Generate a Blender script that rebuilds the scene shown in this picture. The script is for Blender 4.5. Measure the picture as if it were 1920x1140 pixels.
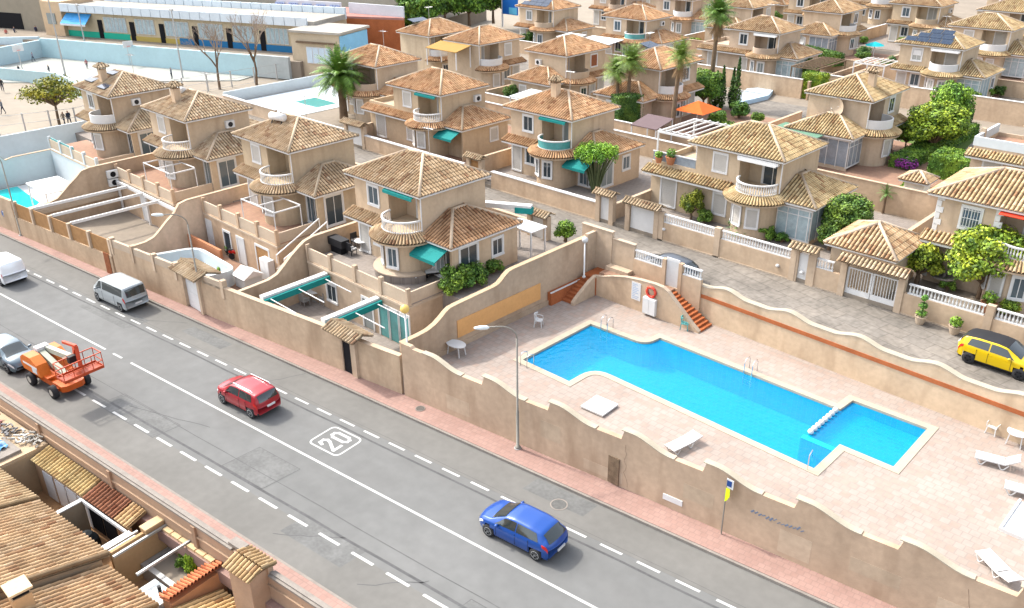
import bpy, bmesh, math, random
from math import sin, cos, pi, radians, sqrt, atan2, hypot
from mathutils import Vector, Matrix
from mathutils.geometry import tessellate_polygon
for o in list(bpy.data.objects): bpy.data.objects.remove(o)
random.seed(7)
SC=bpy.context.scene; COL=SC.collection
# ---------------------------------------------------------------- camera
cam=bpy.data.cameras.new('camera'); cam.lens=30.91; cam.sensor_width=36; cam.clip_start=.5; cam.clip_end=3000
co=bpy.data.objects.new('camera',cam); COL.objects.link(co); SC.camera=co
pt,rl,az=radians(25.974),radians(-.654),radians(44.324)
hd=Vector((-sin(az),cos(az),0)); upv=Vector((0,0,1)); fw=hd*cos(pt)-upv*sin(pt); rt=fw.cross(upv).normalized(); uu=rt.cross(fw)
cx=rt*cos(rl)+uu*sin(rl); cy=-rt*sin(rl)+uu*cos(rl)
m=Matrix((cx,cy,-fw)).transposed().to_4x4(); m.translation=(0,0,27); co.matrix_world=m
# ---------------------------------------------------------------- sky and sun
W=bpy.data.worlds.new('World'); SC.world=W; W.use_nodes=True
nt=W.node_tree; nt.nodes.clear()
sk=nt.nodes.new('ShaderNodeTexSky'); sk.sky_type='NISHITA'; sk.sun_disc=False
SUN_EL,SUN_AZ=radians(48),radians(10)     # light travels towards +x, a little towards +y
sd=Vector((cos(SUN_EL)*cos(SUN_AZ),cos(SUN_EL)*sin(SUN_AZ),-sin(SUN_EL)))
sk.sun_elevation=SUN_EL; sk.sun_rotation=atan2(-sd.x,-sd.y)%(2*pi); sk.air_density=1.0; sk.dust_density=3.5; sk.ozone_density=1.0
bg=nt.nodes.new('ShaderNodeBackground'); bg.inputs[1].default_value=.15
wo=nt.nodes.new('ShaderNodeOutputWorld'); hs=nt.nodes.new('ShaderNodeHueSaturation'); hs.inputs['Saturation'].default_value=.42; hs.inputs['Value'].default_value=1.5; nt.links.new(sk.outputs[0],hs.inputs['Color']); nt.links.new(hs.outputs[0],bg.inputs[0]); nt.links.new(bg.outputs[0],wo.inputs[0])
sl=bpy.data.lights.new('sun','SUN'); sl.energy=2.0; sl.angle=radians(2); sl.color=(1,.94,.85)
so=bpy.data.objects.new('sun',sl); COL.objects.link(so); so.rotation_euler=sd.to_track_quat('-Z','Y').to_euler(); so.location=(0,0,60)
SC.view_settings.view_transform='Standard'; SC.view_settings.look='None'; SC.view_settings.gamma=1; SC.view_settings.use_curve_mapping=False
SC.view_settings.exposure=1.18
SC.cycles.max_bounces=6; SC.cycles.transparent_max_bounces=8
# ---------------------------------------------------------------- mesh helpers
class MB:
    def __init__(s,map=None,flip=False): s.v=[];s.f=[];s.uv={};s.map=map;s.flip=flip
    def add(s,vs,fs,uvs=None):
        n=len(s.v)
        s.v+= [s.map(*p) for p in vs] if s.map else [tuple(p) for p in vs]
        for k,f in enumerate(fs):
            g=[n+i for i in f]; u=uvs[k] if uvs else None
            if s.flip: g=g[::-1]; u=u[::-1] if u else None
            if u: s.uv[len(s.f)]=u
            s.f.append(g)
        return s
    def box(s,x0,y0,z0,x1,y1,z1):
        x0,x1=min(x0,x1),max(x0,x1);y0,y1=min(y0,y1),max(y0,y1);z0,z1=min(z0,z1),max(z0,z1)
        v=[(x,y,z) for z in (z0,z1) for x,y in ((x0,y0),(x1,y0),(x1,y1),(x0,y1))]
        return s.add(v,[(3,2,1,0),(4,5,6,7),(0,1,5,4),(1,2,6,5),(2,3,7,6),(3,0,4,7)])
    def beam(s,p,q,w,h,up=(0,0,1)):
        p,q=Vector(p),Vector(q); d=(q-p).normalized(); u=Vector(up)
        if abs(d.dot(u))>.98: u=Vector((1,0,0))
        r=d.cross(u).normalized()*w/2; u=r.cross(d).normalized()*h/2
        v=[tuple(a+r*i+u*j) for a in (p,q) for i,j in ((-1,-1),(1,-1),(1,1),(-1,1))]
        return s.add(v,[(0,1,2,3),(7,6,5,4),(0,4,5,1),(1,5,6,2),(2,6,7,3),(3,7,4,0)])
    def prism(s,poly,z0,z1,bottom=True):
        a=sum(poly[i][0]*poly[(i+1)%len(poly)][1]-poly[(i+1)%len(poly)][0]*poly[i][1] for i in range(len(poly)))
        if a<0: poly=poly[::-1]
        n=len(poly); v=[(x,y,z0) for x,y in poly]+[(x,y,z1) for x,y in poly]
        f=[tuple(range(n,2*n))]+[(i,(i+1)%n,n+(i+1)%n,n+i) for i in range(n)]
        if bottom: f.append(tuple(range(n-1,-1,-1)))
        return s.add(v,f)
    def tube(s,pts,r,n=8,cap=True):
        pts=[Vector(p) for p in pts]; rs=r if isinstance(r,(list,tuple)) else [r]*len(pts); v=[];f=[]
        for i,p in enumerate(pts):
            d=(pts[min(i+1,len(pts)-1)]-pts[max(i-1,0)]).normalized(); u=Vector((0,0,1)) if abs(d.z)<.9 else Vector((1,0,0))
            a=d.cross(u).normalized(); b=a.cross(d)
            for k in range(n):
                t=2*pi*k/n; v.append(tuple(p+(a*cos(t)-b*sin(t))*rs[i]))
        for i in range(len(pts)-1):
            for k in range(n): f.append((i*n+k,i*n+(k+1)%n,(i+1)*n+(k+1)%n,(i+1)*n+k))
        if cap: f.append(tuple(range(n-1,-1,-1))); f.append(tuple(range((len(pts)-1)*n,len(pts)*n)))
        return s.add(v,f)
    def lathe(s,prof,c=(0,0,0),n=16):
        v=[];f=[]
        for r,z in prof:
            for k in range(n): t=2*pi*k/n; v.append((c[0]+r*cos(t),c[1]+r*sin(t),c[2]+z))
        for i in range(len(prof)-1):
            for k in range(n): f.append((i*n+k,i*n+(k+1)%n,(i+1)*n+(k+1)%n,(i+1)*n+k))
        f.append(tuple(range(n-1,-1,-1))); f.append(tuple(range((len(prof)-1)*n,len(prof)*n)))
        return s.add(v,f)
    def ribbon(s,pts,z0,z1,th):
        "wall along a polyline; z0, z1 numbers or lists; th to the left of the path"
        n=len(pts); L=[]
        for i,p in enumerate(pts):
            a=Vector(pts[max(i-1,0)][:2]);b=Vector(pts[min(i+1,n-1)][:2]); d=(b-a).normalized(); L.append((p[0]-d.y*th,p[1]+d.x*th))
        g=lambda z,i: z[i] if isinstance(z,(list,tuple)) else z
        v=[];f=[]
        for i in range(n): v+=[(pts[i][0],pts[i][1],g(z0,i)),(pts[i][0],pts[i][1],g(z1,i)),(L[i][0],L[i][1],g(z1,i)),(L[i][0],L[i][1],g(z0,i))]
        for i in range(n-1):
            a,b=4*i,4*i+4; f+=[(a,b,b+1,a+1),(a+1,b+1,b+2,a+2),(a+2,b+2,b+3,a+3),(a+3,b+3,b,a)]
        f+=[(0,1,2,3),(4*n-1,4*n-2,4*n-3,4*n-4)]
        return s.add(v,f)
    def fill(s,loops,z):
        tr=tessellate_polygon([[Vector((p[0],p[1],0)) for p in l] for l in loops]); v=[(p[0],p[1],z) for l in loops for p in l]; fs=[]
        for t in tr:
            a,b,c=[v[i] for i in t]; k=(b[0]-a[0])*(c[1]-a[1])-(b[1]-a[1])*(c[0]-a[0]); fs.append(tuple(t) if k>0 else tuple(t[::-1]))
        return s.add(v,fs)
    def tiles(s,poly,O,U,V,slope,tw=.26,tc=.4,h=.12):
        """barrel tiled roof plane: plan polygon (u,v) from eave point O, eave direction U, inward direction V, rise per plan metre"""
        U=Vector(U);V=Vector(V); k=sqrt(1+slope*slope); us=[p[0] for p in poly]; vs=[p[1]*k for p in poly]
        u0,u1,v0,v1=min(us),max(us),min(vs),max(vs); bm=bmesh.new(); uvl=bm.loops.layers.uv.new('u')
        ns=6; i0=math.floor(u0/tw)-1; i1=math.ceil(u1/tw)+1; nv=max(1,math.ceil((v1-v0)/tc)); cols=[]
        for i in range(i0*ns,i1*ns+1):
            t=(i%ns)/ns; hh=h*(.5-.5*cos(2*pi*t))**.7; c=[]
            for j in range(nv):
                for e,l in ((0,.028),(1,.0)): c.append(bm.verts.new((i*tw/ns,v0+(j+e)*tc-(.0 if e else .03),hh+l)))
            cols.append(c)
        for a in range(len(cols)-1):
            for r in range(2*nv-1):
                F=bm.faces.new((cols[a][r],cols[a+1][r],cols[a+1][r+1],cols[a][r+1]))
                col=(i0*ns+a)//ns; row=r//2
                fr=((a%ns)+.5)/ns
                for lp in F.loops: lp[uvl].uv=(col+fr,row+.5)
        n=len(poly); ar=sum(us[i]*vs[(i+1)%n]-us[(i+1)%n]*vs[i] for i in range(n))
        for i in range(n):
            a=Vector((us[i],vs[i],0)); b=Vector((us[(i+1)%n],vs[(i+1)%n],0)); d=b-a
            if abs(d.y)<1e-6 and abs(a.y-v0)<1e-6: continue
            no=Vector((d.y,-d.x,0))*(1 if ar>0 else -1)
            bmesh.ops.bisect_plane(bm,geom=bm.verts[:]+bm.edges[:]+bm.faces[:],plane_co=a,plane_no=no,clear_outer=True)
        bm.verts.index_update(); O=Vector(O); nz=Vector((0,0,1))
        vs2=[]
        for q in bm.verts:
            vp=q.co.y/k; p=O+U*q.co.x+V*vp+nz*(vp*slope); nn=(nz-V*slope).normalized(); vs2.append(tuple(p+nn*q.co.z))
        fl=U.cross(V).z<0
        fs=[];uvs=[]
        for F in bm.faces:
            g=[q.index for q in F.verts]; fs.append(tuple(g[::-1] if fl else g)); uvs.append([tuple(F.loops[0][uvl].uv)]*len(g))
        bm.free(); s.add(vs2,fs,uvs)
        # under side
        vs3=[tuple(O+U*p[0]+V*p[1]+nz*(p[1]*slope-.03)) for p in poly]; g=tuple(range(len(poly)))
        s.add(vs3,[g if (ar<0)^fl else g[::-1]],[[(0.5,0.5)]*len(poly)])
        return s
    def mesh(s,name,mat,smooth=False):
        me=bpy.data.meshes.new(name); me.from_pydata(s.v,[],s.f)
        if s.uv:
            l=me.uv_layers.new(name='u'); k=0
            for i,f in enumerate(s.f):
                u=s.uv.get(i)
                for j in range(len(f)):
                    l.data[k].uv=u[j] if u else (0,0); k+=1
        if mat: me.materials.append(mat)
        if smooth: me.polygons.foreach_set('use_smooth',[True]*len(me.polygons))
        me.update(); return me
def link(name,me,parent=None,loc=None,rot=None,color=None,kind=None):
    o=bpy.data.objects.new(name,me); COL.objects.link(o)
    if parent: o.parent=parent
    if loc: o.location=loc
    if rot is not None: o.rotation_euler=(0,0,rot) if not isinstance(rot,(tuple,list)) else rot
    if color: o.color=color
    if kind: o['kind']=kind
    return o
def tag(o,label,cat,group=None):
    o['label']=label; o['category']=cat
    if group: o['group']=group
    return o
def T(name,label,cat,loc,rot=0,group=None):
    o=bpy.data.objects.new(name,None); COL.objects.link(o); o.location=loc; o.rotation_euler=(0,0,rot); o.empty_display_size=.3
    return tag(o,label,cat,group)
def P(name,mb,mat,parent,smooth=False,color=None): return link(name,mb.mesh(name,mat,smooth),parent,color=color)
def recenter(mb):
    xs=[p[0] for p in mb.v];ys=[p[1] for p in mb.v];zs=[p[2] for p in mb.v]; c=((min(xs)+max(xs))/2,(min(ys)+max(ys))/2,min(zs))
    mb.v=[(p[0]-c[0],p[1]-c[1],p[2]-c[2]) for p in mb.v]; return c
def solo(name,mb,mat,label=None,cat=None,group=None,kind=None,smooth=False,color=None):
    c=recenter(mb); o=link(name,mb.mesh(name,mat,smooth),loc=c,color=color,kind=kind)
    if label: tag(o,label,cat,group)
    return o
# ---------------------------------------------------------------- materials
def mat(name,col,rough=.8,spec=.3,metal=0,noise=0,nscale=1.0,tint=False,bump=0,bscale=20,stain=None,alpha=None,coat=0,col2=None,island=0,emit=None):
    m=bpy.data.materials.new(name); m.use_nodes=True; t=m.node_tree; N=t.nodes; L=t.links; b=N['Principled BSDF']
    b.inputs['Roughness'].default_value=rough; b.inputs['Metallic'].default_value=metal; b.inputs['Specular IOR Level'].default_value=spec
    if coat: b.inputs['Coat Weight'].default_value=coat; b.inputs['Coat Roughness'].default_value=.05
    rgb=N.new('ShaderNodeRGB'); rgb.outputs[0].default_value=(*col,1); out=rgb.outputs[0]
    def mix(a,bb,fac,mode='MIX'):
        x=N.new('ShaderNodeMix'); x.data_type='RGBA'; x.blend_type=mode
        if isinstance(fac,(int,float)): x.inputs[0].default_value=fac
        else: L.new(fac,x.inputs[0])
        for s_,i in ((a,6),(bb,7)):
            if isinstance(s_,tuple): x.inputs[i].default_value=s_
            else: L.new(s_,x.inputs[i])
        return x.outputs[2]
    tc=None
    if noise or bump or stain or col2:
        g=N.new('ShaderNodeNewGeometry'); tc=g.outputs['Position']
    if noise:
        for sc,am in ((nscale,noise),(nscale*7,noise*.7)):
            n=N.new('ShaderNodeTexNoise'); n.inputs['Scale'].default_value=sc; n.inputs['Detail'].default_value=5; L.new(tc,n.inputs['Vector'])
            r=N.new('ShaderNodeMapRange'); r.inputs[1].default_value=.3; r.inputs[2].default_value=.7; r.inputs[3].default_value=1-am; r.inputs[4].default_value=1+am*.6; L.new(n.outputs[0],r.inputs[0])
            cb=N.new('ShaderNodeCombineColor'); [L.new(r.outputs[0],cb.inputs[i]) for i in range(3)]
            out=mix(out,cb.outputs[0],1.0,'MULTIPLY')
    if stain:
        n=N.new('ShaderNodeTexNoise'); n.inputs['Scale'].default_value=stain[1]; n.inputs['Detail'].default_value=6
        mp=N.new('ShaderNodeMapping'); mp.inputs['Scale'].default_value=stain[3] if len(stain)>3 else (1,1,.25); L.new(tc,mp.inputs[0]); L.new(mp.outputs[0],n.inputs['Vector'])
        r=N.new('ShaderNodeMapRange'); r.inputs[1].default_value=.5; r.inputs[2].default_value=.72; r.inputs[4].default_value=stain[2]; L.new(n.outputs[0],r.inputs[0])
        out=mix(out,(*stain[0],1),r.outputs[0])
    if island:
        g=N.new('ShaderNodeNewGeometry'); r=N.new('ShaderNodeValToRGB'); L.new(g.outputs['Random Per Island'],r.inputs[0]); keep=out
        r.color_ramp.elements[0].color=(*[c*(1-island) for c in col],1); r.color_ramp.elements[1].color=(*[c*(1+island) for c in (col2 or col)],1); out=r.outputs[0]
        if noise:
            n=N.new('ShaderNodeTexNoise'); n.inputs['Scale'].default_value=nscale; n.inputs['Detail'].default_value=3; L.new(tc,n.inputs['Vector']); q=N.new('ShaderNodeValToRGB'); q.color_ramp.elements[0].position=.35; q.color_ramp.elements[0].color=(.55,.7,.8,1); q.color_ramp.elements[1].position=.68; q.color_ramp.elements[1].color=(1.5,1.25,.9,1); L.new(n.outputs[0],q.inputs[0]); out=mix(out,q.outputs[0],1.0,'MULTIPLY')
    if tint:
        oi=N.new('ShaderNodeObjectInfo'); out=mix(out,oi.outputs['Color'],1.0,'MULTIPLY')
    L.new(out,b.inputs['Base Color'])
    if bump:
        n=N.new('ShaderNodeTexNoise'); n.inputs['Scale'].default_value=bscale; n.inputs['Detail'].default_value=3; L.new(tc,n.inputs['Vector'])
        bp_=N.new('ShaderNodeBump'); bp_.inputs['Strength'].default_value=bump; bp_.inputs['Distance'].default_value=.02; L.new(n.outputs[0],bp_.inputs['Height']); L.new(bp_.outputs[0],b.inputs['Normal'])
    if alpha is not None: b.inputs['Alpha'].default_value=alpha
    if emit: b.inputs['Emission Color'].default_value=(*emit,1); b.inputs['Emission Strength'].default_value=1
    return m
M={}
M['stucco']=mat('stucco',(.485,.385,.28),.95,.1,noise=.09,nscale=.6,tint=True,bump=.25,bscale=14,stain=((.30,.225,.155),.8,.5,(1.6,1.6,.22)))
M['wallstucco']=mat('wall_stucco',(.47,.365,.265),.95,.1,noise=.13,nscale=.5,tint=True,bump=.3,bscale=12,stain=((.28,.20,.135),.7,.6,(1.3,1.3,.35)))
M['cream']=mat('cream_paint',(.42,.335,.25),.85,.2,noise=.08,tint=True)
M['white']=mat('white_paint',(.6,.6,.59),.6,.3,noise=.05,nscale=2)
M['whitewall']=mat('white_wall',(.52,.57,.59),.8,.2,noise=.06,nscale=.4,tint=True)
M['glass']=mat('window_glass',(.035,.055,.07),.08,.8)
def glass_random(m):
    t=m.node_tree; oi=t.nodes.new('ShaderNodeObjectInfo'); r=t.nodes.new('ShaderNodeValToRGB'); r.color_ramp.interpolation='CONSTANT'; e=r.color_ramp.elements; e[0].color=(.03,.045,.055,1); e[1].position=.4; e[1].color=(.07,.10,.12,1)
    for p,c in ((.62,(.20,.23,.23,1)),(.8,(.33,.34,.32,1)),(.92,(.04,.06,.09,1))): q=e.new(p); q.color=c
    t.links.new(oi.outputs['Random'],r.inputs[0]); t.links.new(r.outputs[0],t.nodes['Principled BSDF'].inputs['Base Color'])
glass_random(M['glass'])
M['curtain']=mat('curtained_glass',(.33,.42,.45),.15,.7,noise=.2,nscale=3)
M['teal']=mat('teal_canvas',(.01,.19,.18),.8,.2,noise=.08,nscale=3)
M['tealglass']=mat('teal_glass',(.08,.30,.30),.2,.6,noise=.15,nscale=2)
M['greyglass']=mat('grey_glass',(.23,.27,.31),.12,.7,noise=.2,nscale=2)
M['wood']=mat('wood',(.24,.075,.025),.6,.3,noise=.2,nscale=4)
M['tan_wood']=mat('tan_panel',(.33,.18,.075),.8,.2,noise=.15,nscale=3)
M['metal']=mat('grey_metal',(.42,.43,.43),.45,.5,.6,noise=.06)
M['pole']=mat('galvanised_pole',(.23,.215,.185),.6,.3,.1,noise=.1)
M['chrome']=mat('steel',(.7,.7,.7),.2,.5,1)
M['black']=mat('black',(.015,.015,.017),.6,.3)
M['rubber']=mat('rubber',(.03,.03,.032),.85,.2)
M['dark']=mat('dark_interior',(.012,.012,.014),.9,.1)
M['canvas']=mat('plain_canvas',(.8,.8,.8),.85,.1,tint=True,noise=.06,nscale=2)
M['plastic']=mat('white_plastic',(.55,.55,.54),.45,.4,noise=.03)
M['paint']=mat('car_paint',(1,1,1),.28,.5,.15,tint=True,coat=.35)
M['flatpaint']=mat('machine_paint',(1,1,1),.5,.4,tint=True,noise=.12,nscale=2.5)
M['carglass']=mat('car_glass',(.02,.028,.03),.06,.9)
M['shutterpaint']=mat('shutter_slats',(.43,.41,.375),.6,.3,noise=.05,nscale=2)
def tile_material():
    m=bpy.data.materials.new('barrel_tiles'); m.use_nodes=True; t=m.node_tree; N=t.nodes; L=t.links; b=N['Principled BSDF']; b.inputs['Roughness'].default_value=.9; b.inputs['Specular IOR Level'].default_value=.15
    uv=N.new('ShaderNodeUVMap'); uv.uv_map='u'; fr=N.new('ShaderNodeVectorMath'); fr.operation='FRACTION'; L.new(uv.outputs[0],fr.inputs[0]); fx=N.new('ShaderNodeSeparateXYZ'); L.new(fr.outputs[0],fx.inputs[0]); fd=N.new('ShaderNodeMath'); fd.operation='SUBTRACT'; fd.inputs[1].default_value=.5; L.new(fx.outputs[0],fd.inputs[0]); fa=N.new('ShaderNodeMath'); fa.operation='ABSOLUTE'; L.new(fd.outputs[0],fa.inputs[0]); fm=N.new('ShaderNodeMapRange'); fm.inputs[1].default_value=.2; fm.inputs[2].default_value=.42; fm.inputs[3].default_value=1.12; fm.inputs[4].default_value=.40; L.new(fa.outputs[0],fm.inputs[0]); fl=N.new('ShaderNodeVectorMath'); fl.operation='FLOOR'; L.new(uv.outputs[0],fl.inputs[0])  # ramp across each barrel: valley shade put into the tile colour, crests lightened
    oi=N.new('ShaderNodeObjectInfo'); ad=N.new('ShaderNodeVectorMath'); ad.operation='ADD'; L.new(fl.outputs[0],ad.inputs[0])
    sc=N.new('ShaderNodeMath'); sc.operation='MULTIPLY'; sc.inputs[1].default_value=91; L.new(oi.outputs['Random'],sc.inputs[0]); L.new(sc.outputs[0],ad.inputs[1])
    wn=N.new('ShaderNodeTexWhiteNoise'); wn.noise_dimensions='3D'; L.new(ad.outputs[0],wn.inputs['Vector'])
    r=N.new('ShaderNodeValToRGB'); cr=r.color_ramp; cr.elements[0].position=0; cr.elements[0].color=(.27,.155,.085,1); cr.elements[1].position=1; cr.elements[1].color=(.53,.41,.26,1)
    for p,c in ((.12,(.38,.26,.145,1)),(.3,(.43,.31,.175,1)),(.6,(.455,.335,.195,1)),(.85,(.48,.36,.215,1))): e=cr.elements.new(p); e.color=c
    L.new(wn.outputs['Value'],r.inputs[0])
    g=N.new('ShaderNodeNewGeometry'); n=N.new('ShaderNodeTexNoise'); n.inputs['Scale'].default_value=.9; n.inputs['Detail'].default_value=7; L.new(g.outputs['Position'],n.inputs['Vector'])
    mr=N.new('ShaderNodeMapRange'); mr.inputs[1].default_value=.35; mr.inputs[2].default_value=.7; mr.inputs[3].default_value=.72; mr.inputs[4].default_value=1.15; L.new(n.outputs[0],mr.inputs[0])
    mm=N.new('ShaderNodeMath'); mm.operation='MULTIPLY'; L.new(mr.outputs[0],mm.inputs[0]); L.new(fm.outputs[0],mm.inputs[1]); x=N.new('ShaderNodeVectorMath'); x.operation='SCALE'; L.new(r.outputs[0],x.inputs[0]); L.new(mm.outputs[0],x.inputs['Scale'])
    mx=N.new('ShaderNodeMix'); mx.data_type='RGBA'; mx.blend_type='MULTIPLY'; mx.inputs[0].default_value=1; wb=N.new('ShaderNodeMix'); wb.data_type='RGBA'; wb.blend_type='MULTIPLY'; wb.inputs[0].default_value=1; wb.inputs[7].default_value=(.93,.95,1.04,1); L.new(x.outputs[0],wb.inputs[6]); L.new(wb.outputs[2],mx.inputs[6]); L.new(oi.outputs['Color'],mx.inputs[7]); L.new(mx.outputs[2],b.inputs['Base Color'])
    return m
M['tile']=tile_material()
def grid_mat(name,c1,c2,cm,bw,bh,mortar,rough=.85,ang=0,offs=.5,noise=.12,bias=0):
    m=bpy.data.materials.new(name); m.use_nodes=True; t=m.node_tree; N=t.nodes; L=t.links; b=N['Principled BSDF']; b.inputs['Roughness'].default_value=rough; b.inputs['Specular IOR Level'].default_value=.2
    g=N.new('ShaderNodeNewGeometry'); mp=N.new('ShaderNodeMapping'); mp.inputs['Rotation'].default_value=(0,0,ang); L.new(g.outputs['Position'],mp.inputs[0])
    k=N.new('ShaderNodeTexBrick'); k.offset=offs; k.inputs['Color1'].default_value=(*c1,1); k.inputs['Color2'].default_value=(*c2,1); k.inputs['Mortar'].default_value=(*cm,1)
    k.inputs['Scale'].default_value=1; k.inputs['Brick Width'].default_value=bw; k.inputs['Row Height'].default_value=bh; k.inputs['Mortar Size'].default_value=mortar; k.inputs['Bias'].default_value=bias; L.new(mp.outputs[0],k.inputs['Vector'])
    out=k.outputs[0]
    for sc_,am in ((.35,noise),(3,noise*.8)):
        n=N.new('ShaderNodeTexNoise'); n.inputs['Scale'].default_value=sc_; n.inputs['Detail'].default_value=6; L.new(g.outputs['Position'],n.inputs['Vector'])
        r=N.new('ShaderNodeMapRange'); r.inputs[1].default_value=.3; r.inputs[2].default_value=.7; r.inputs[3].default_value=1-am; r.inputs[4].default_value=1+am*.6; L.new(n.outputs[0],r.inputs[0])
        x=N.new('ShaderNodeVectorMath'); x.operation='SCALE'; L.new(out,x.inputs[0]); L.new(r.outputs[0],x.inputs['Scale']); out=x.outputs[0]
    L.new(out,b.inputs['Base Color']); return m
M['deck']=grid_mat('deck_tiles',(.31,.262,.228),(.30,.22,.178),(.265,.225,.195),.42,.42,.028,ang=0,noise=.10,bias=-.3)
M['pave']=grid_mat('pink_pavers',(.315,.205,.172),(.29,.182,.152),(.26,.17,.145),.3,.3,.02,ang=radians(-6.8),noise=.1)
M['terrace']=grid_mat('terrace_tiles',(.25,.22,.195),(.225,.195,.17),(.19,.165,.145),.4,.4,.02,noise=.1)
M['redtile']=grid_mat('terracotta_floor',(.30,.18,.12),(.275,.16,.11),(.25,.165,.12),.33,.33,.02,noise=.12)
M['street']=grid_mat('stamped_concrete',(.20,.178,.152),(.18,.163,.142),(.14,.125,.108),1.5,1.05,.035,ang=.25,noise=.28)
M['solar']=grid_mat('solar_cells',(.018,.03,.055),(.02,.035,.065),(.06,.08,.1),.5,.5,.015,rough=.12,noise=.05)
M['asphalt']=mat('asphalt',(.142,.143,.139),.9,.2,noise=.12,nscale=.18,bump=.3,bscale=60,stain=((.125,.123,.118),.25,.7,(.35,1,1)))
M['asphalt2']=mat('worn_asphalt',(.143,.139,.129),.9,.2,noise=.1,nscale=.3)
M['paintline']=mat('road_paint',(.46,.46,.44),.7,.2,noise=.12,nscale=3)
M['kerb']=mat('kerb_stone',(.23,.205,.18),.9,.2,noise=.15,nscale=2)
M['earth']=mat('earth',(.22,.175,.125),.95,.1,noise=.2,nscale=.5)
M['sand']=mat('pale_ground',(.235,.20,.16),.95,.1,noise=.12,nscale=.3)
M['court']=mat('court_surface',(.33,.34,.31),.9,.1,noise=.07,nscale=.2)
M['schoolroof']=mat('roof_gravel',(.34,.315,.275),.95,.1,noise=.15,nscale=.3)
M['pink']=mat('pink_roof_sheet',(.34,.17,.145),.85,.1,noise=.08)
M['brick']=mat('orange_brick',(.36,.115,.045),.9,.1,noise=.15,nscale=1)
M['leaf']=mat('leaves',(.04,.085,.018),.6,.3,col2=(.12,.17,.03),island=.5,noise=.3,nscale=.9,tint=True)
M['palmleaf']=mat('palm_leaves',(.07,.12,.03),.55,.35,col2=(.13,.18,.05),island=.3,tint=True)
M['bark']=mat('bark',(.17,.12,.08),.95,.1,noise=.25,nscale=3)
M['dry']=mat('dead_fronds',(.26,.17,.09),.95,.1,noise=.25,nscale=3)
M['pot']=mat('terracotta_pot',(.40,.17,.085),.85,.2,noise=.1)
M['coping']=mat('pool_coping',(.37,.325,.25),.8,.2,noise=.08,nscale=2)
M['pooltile']=grid_mat('pool_mosaic',(.003,.42,.74),(.003,.38,.69),(.012,.50,.80),.3,.3,.012,rough=.3,noise=.08)
M['red']=mat('red_plastic',(.62,.06,.03),.4,.4)
M['yellow']=mat('yellow_plastic',(.62,.50,.02),.5,.4)
M['orange']=mat('orange_canvas',(.62,.13,.03),.8,.1,noise=.1)
M['lampred']=mat('tail_lens',(.5,.015,.01),.2,.6)
M['lampwhite']=mat('head_lens',(.75,.76,.76),.12,.8)
def water_material():
    m=bpy.data.materials.new('pool_water'); m.use_nodes=True; t=m.node_tree; N=t.nodes; L=t.links; N.clear()
    o=N.new('ShaderNodeOutputMaterial'); tr=N.new('ShaderNodeBsdfTransparent'); tr.inputs[0].default_value=(.60,.95,1,1); df=N.new('ShaderNodeBsdfDiffuse'); df.inputs[0].default_value=(.002,.32,.56,1); m2=N.new('ShaderNodeMixShader'); m2.inputs[0].default_value=.42; L.new(tr.outputs[0],m2.inputs[1]); L.new(df.outputs[0],m2.inputs[2]); gl=N.new('ShaderNodeBsdfGlossy'); gl.inputs['Roughness'].default_value=.03
    n=N.new('ShaderNodeTexNoise'); n.inputs['Scale'].default_value=3.2; n.inputs['Detail'].default_value=3; g=N.new('ShaderNodeNewGeometry'); L.new(g.outputs['Position'],n.inputs['Vector'])
    bu=N.new('ShaderNodeBump'); bu.inputs['Strength'].default_value=.5; bu.inputs['Distance'].default_value=.08; L.new(n.outputs[0],bu.inputs['Height']); L.new(bu.outputs[0],gl.inputs['Normal'])
    fr=N.new('ShaderNodeFresnel'); fr.inputs[0].default_value=1.33; L.new(bu.outputs[0],fr.inputs['Normal']); mx=N.new('ShaderNodeMixShader'); L.new(fr.outputs[0],mx.inputs[0]); L.new(m2.outputs[0],mx.inputs[1]); L.new(gl.outputs[0],mx.inputs[2]); L.new(mx.outputs[0],o.inputs[0]); return m
M['water']=water_material()

# ---------------------------------------------------------------- villas of the estate
E0=3.5; EAVE=5.5
CACHE={}
def cmesh(key,fn,matname,smooth=False):
    if key not in CACHE: CACHE[key]=fn().mesh(key[0],M[matname],smooth)
    return CACHE[key]
def mapper(t): return ((lambda a,b,c:(a,b,c)),False) if t=='A' else ((lambda a,b,c:(-b,-a,c)),True)
def arc(cx,cy,r,a0,a1,n): return [(cx+r*cos(radians(a0+(a1-a0)*i/n)),cy+r*sin(radians(a0+(a1-a0)*i/n))) for i in range(n+1)]
def caps(mb,lines,r=.11):
    for p,q in lines: mb.tube([p,q],r,8)
def window_mesh(w,h,kind):
    mb=MB(); t=.13
    mb.box(-w/2-t,-.05,h,w/2+t,.02,h+.18); mb.box(-w/2-t,-.05,0,-w/2,.02,h); mb.box(w/2,-.05,0,w/2+t,.02,h)
    if kind!='door': mb.box(-w/2-t,-.09,-.14,w/2+t,.02,0)
    if kind in('glass','half','grid','door_glass'):
        f=.05
        mb.box(-w/2,-.02,h-f,w/2,.012,h); mb.box(-w/2,-.02,0,w/2,.012,f); mb.box(-f/2,-.022,f,f/2,.012,h-f); mb.box(-w/2,-.02,f,-w/2+f,.012,h-f); mb.box(w/2-f,-.02,f,w/2,.012,h-f)
    return mb
def pane_mesh(w,h,kind):
    mb=MB()
    if kind in('shutter','door','wood'):
        n=int(h/.09)
        for i in range(n): mb.box(-w/2,-.016 if i%2 else -.024,i*h/n,w/2,.005,(i+1)*h/n)
    elif kind=='half': mb.box(-w/2,-.012,0,w/2,.008,h*.45)
    else: mb.box(-w/2,-.008,0,w/2,.008,h)
    return mb
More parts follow.
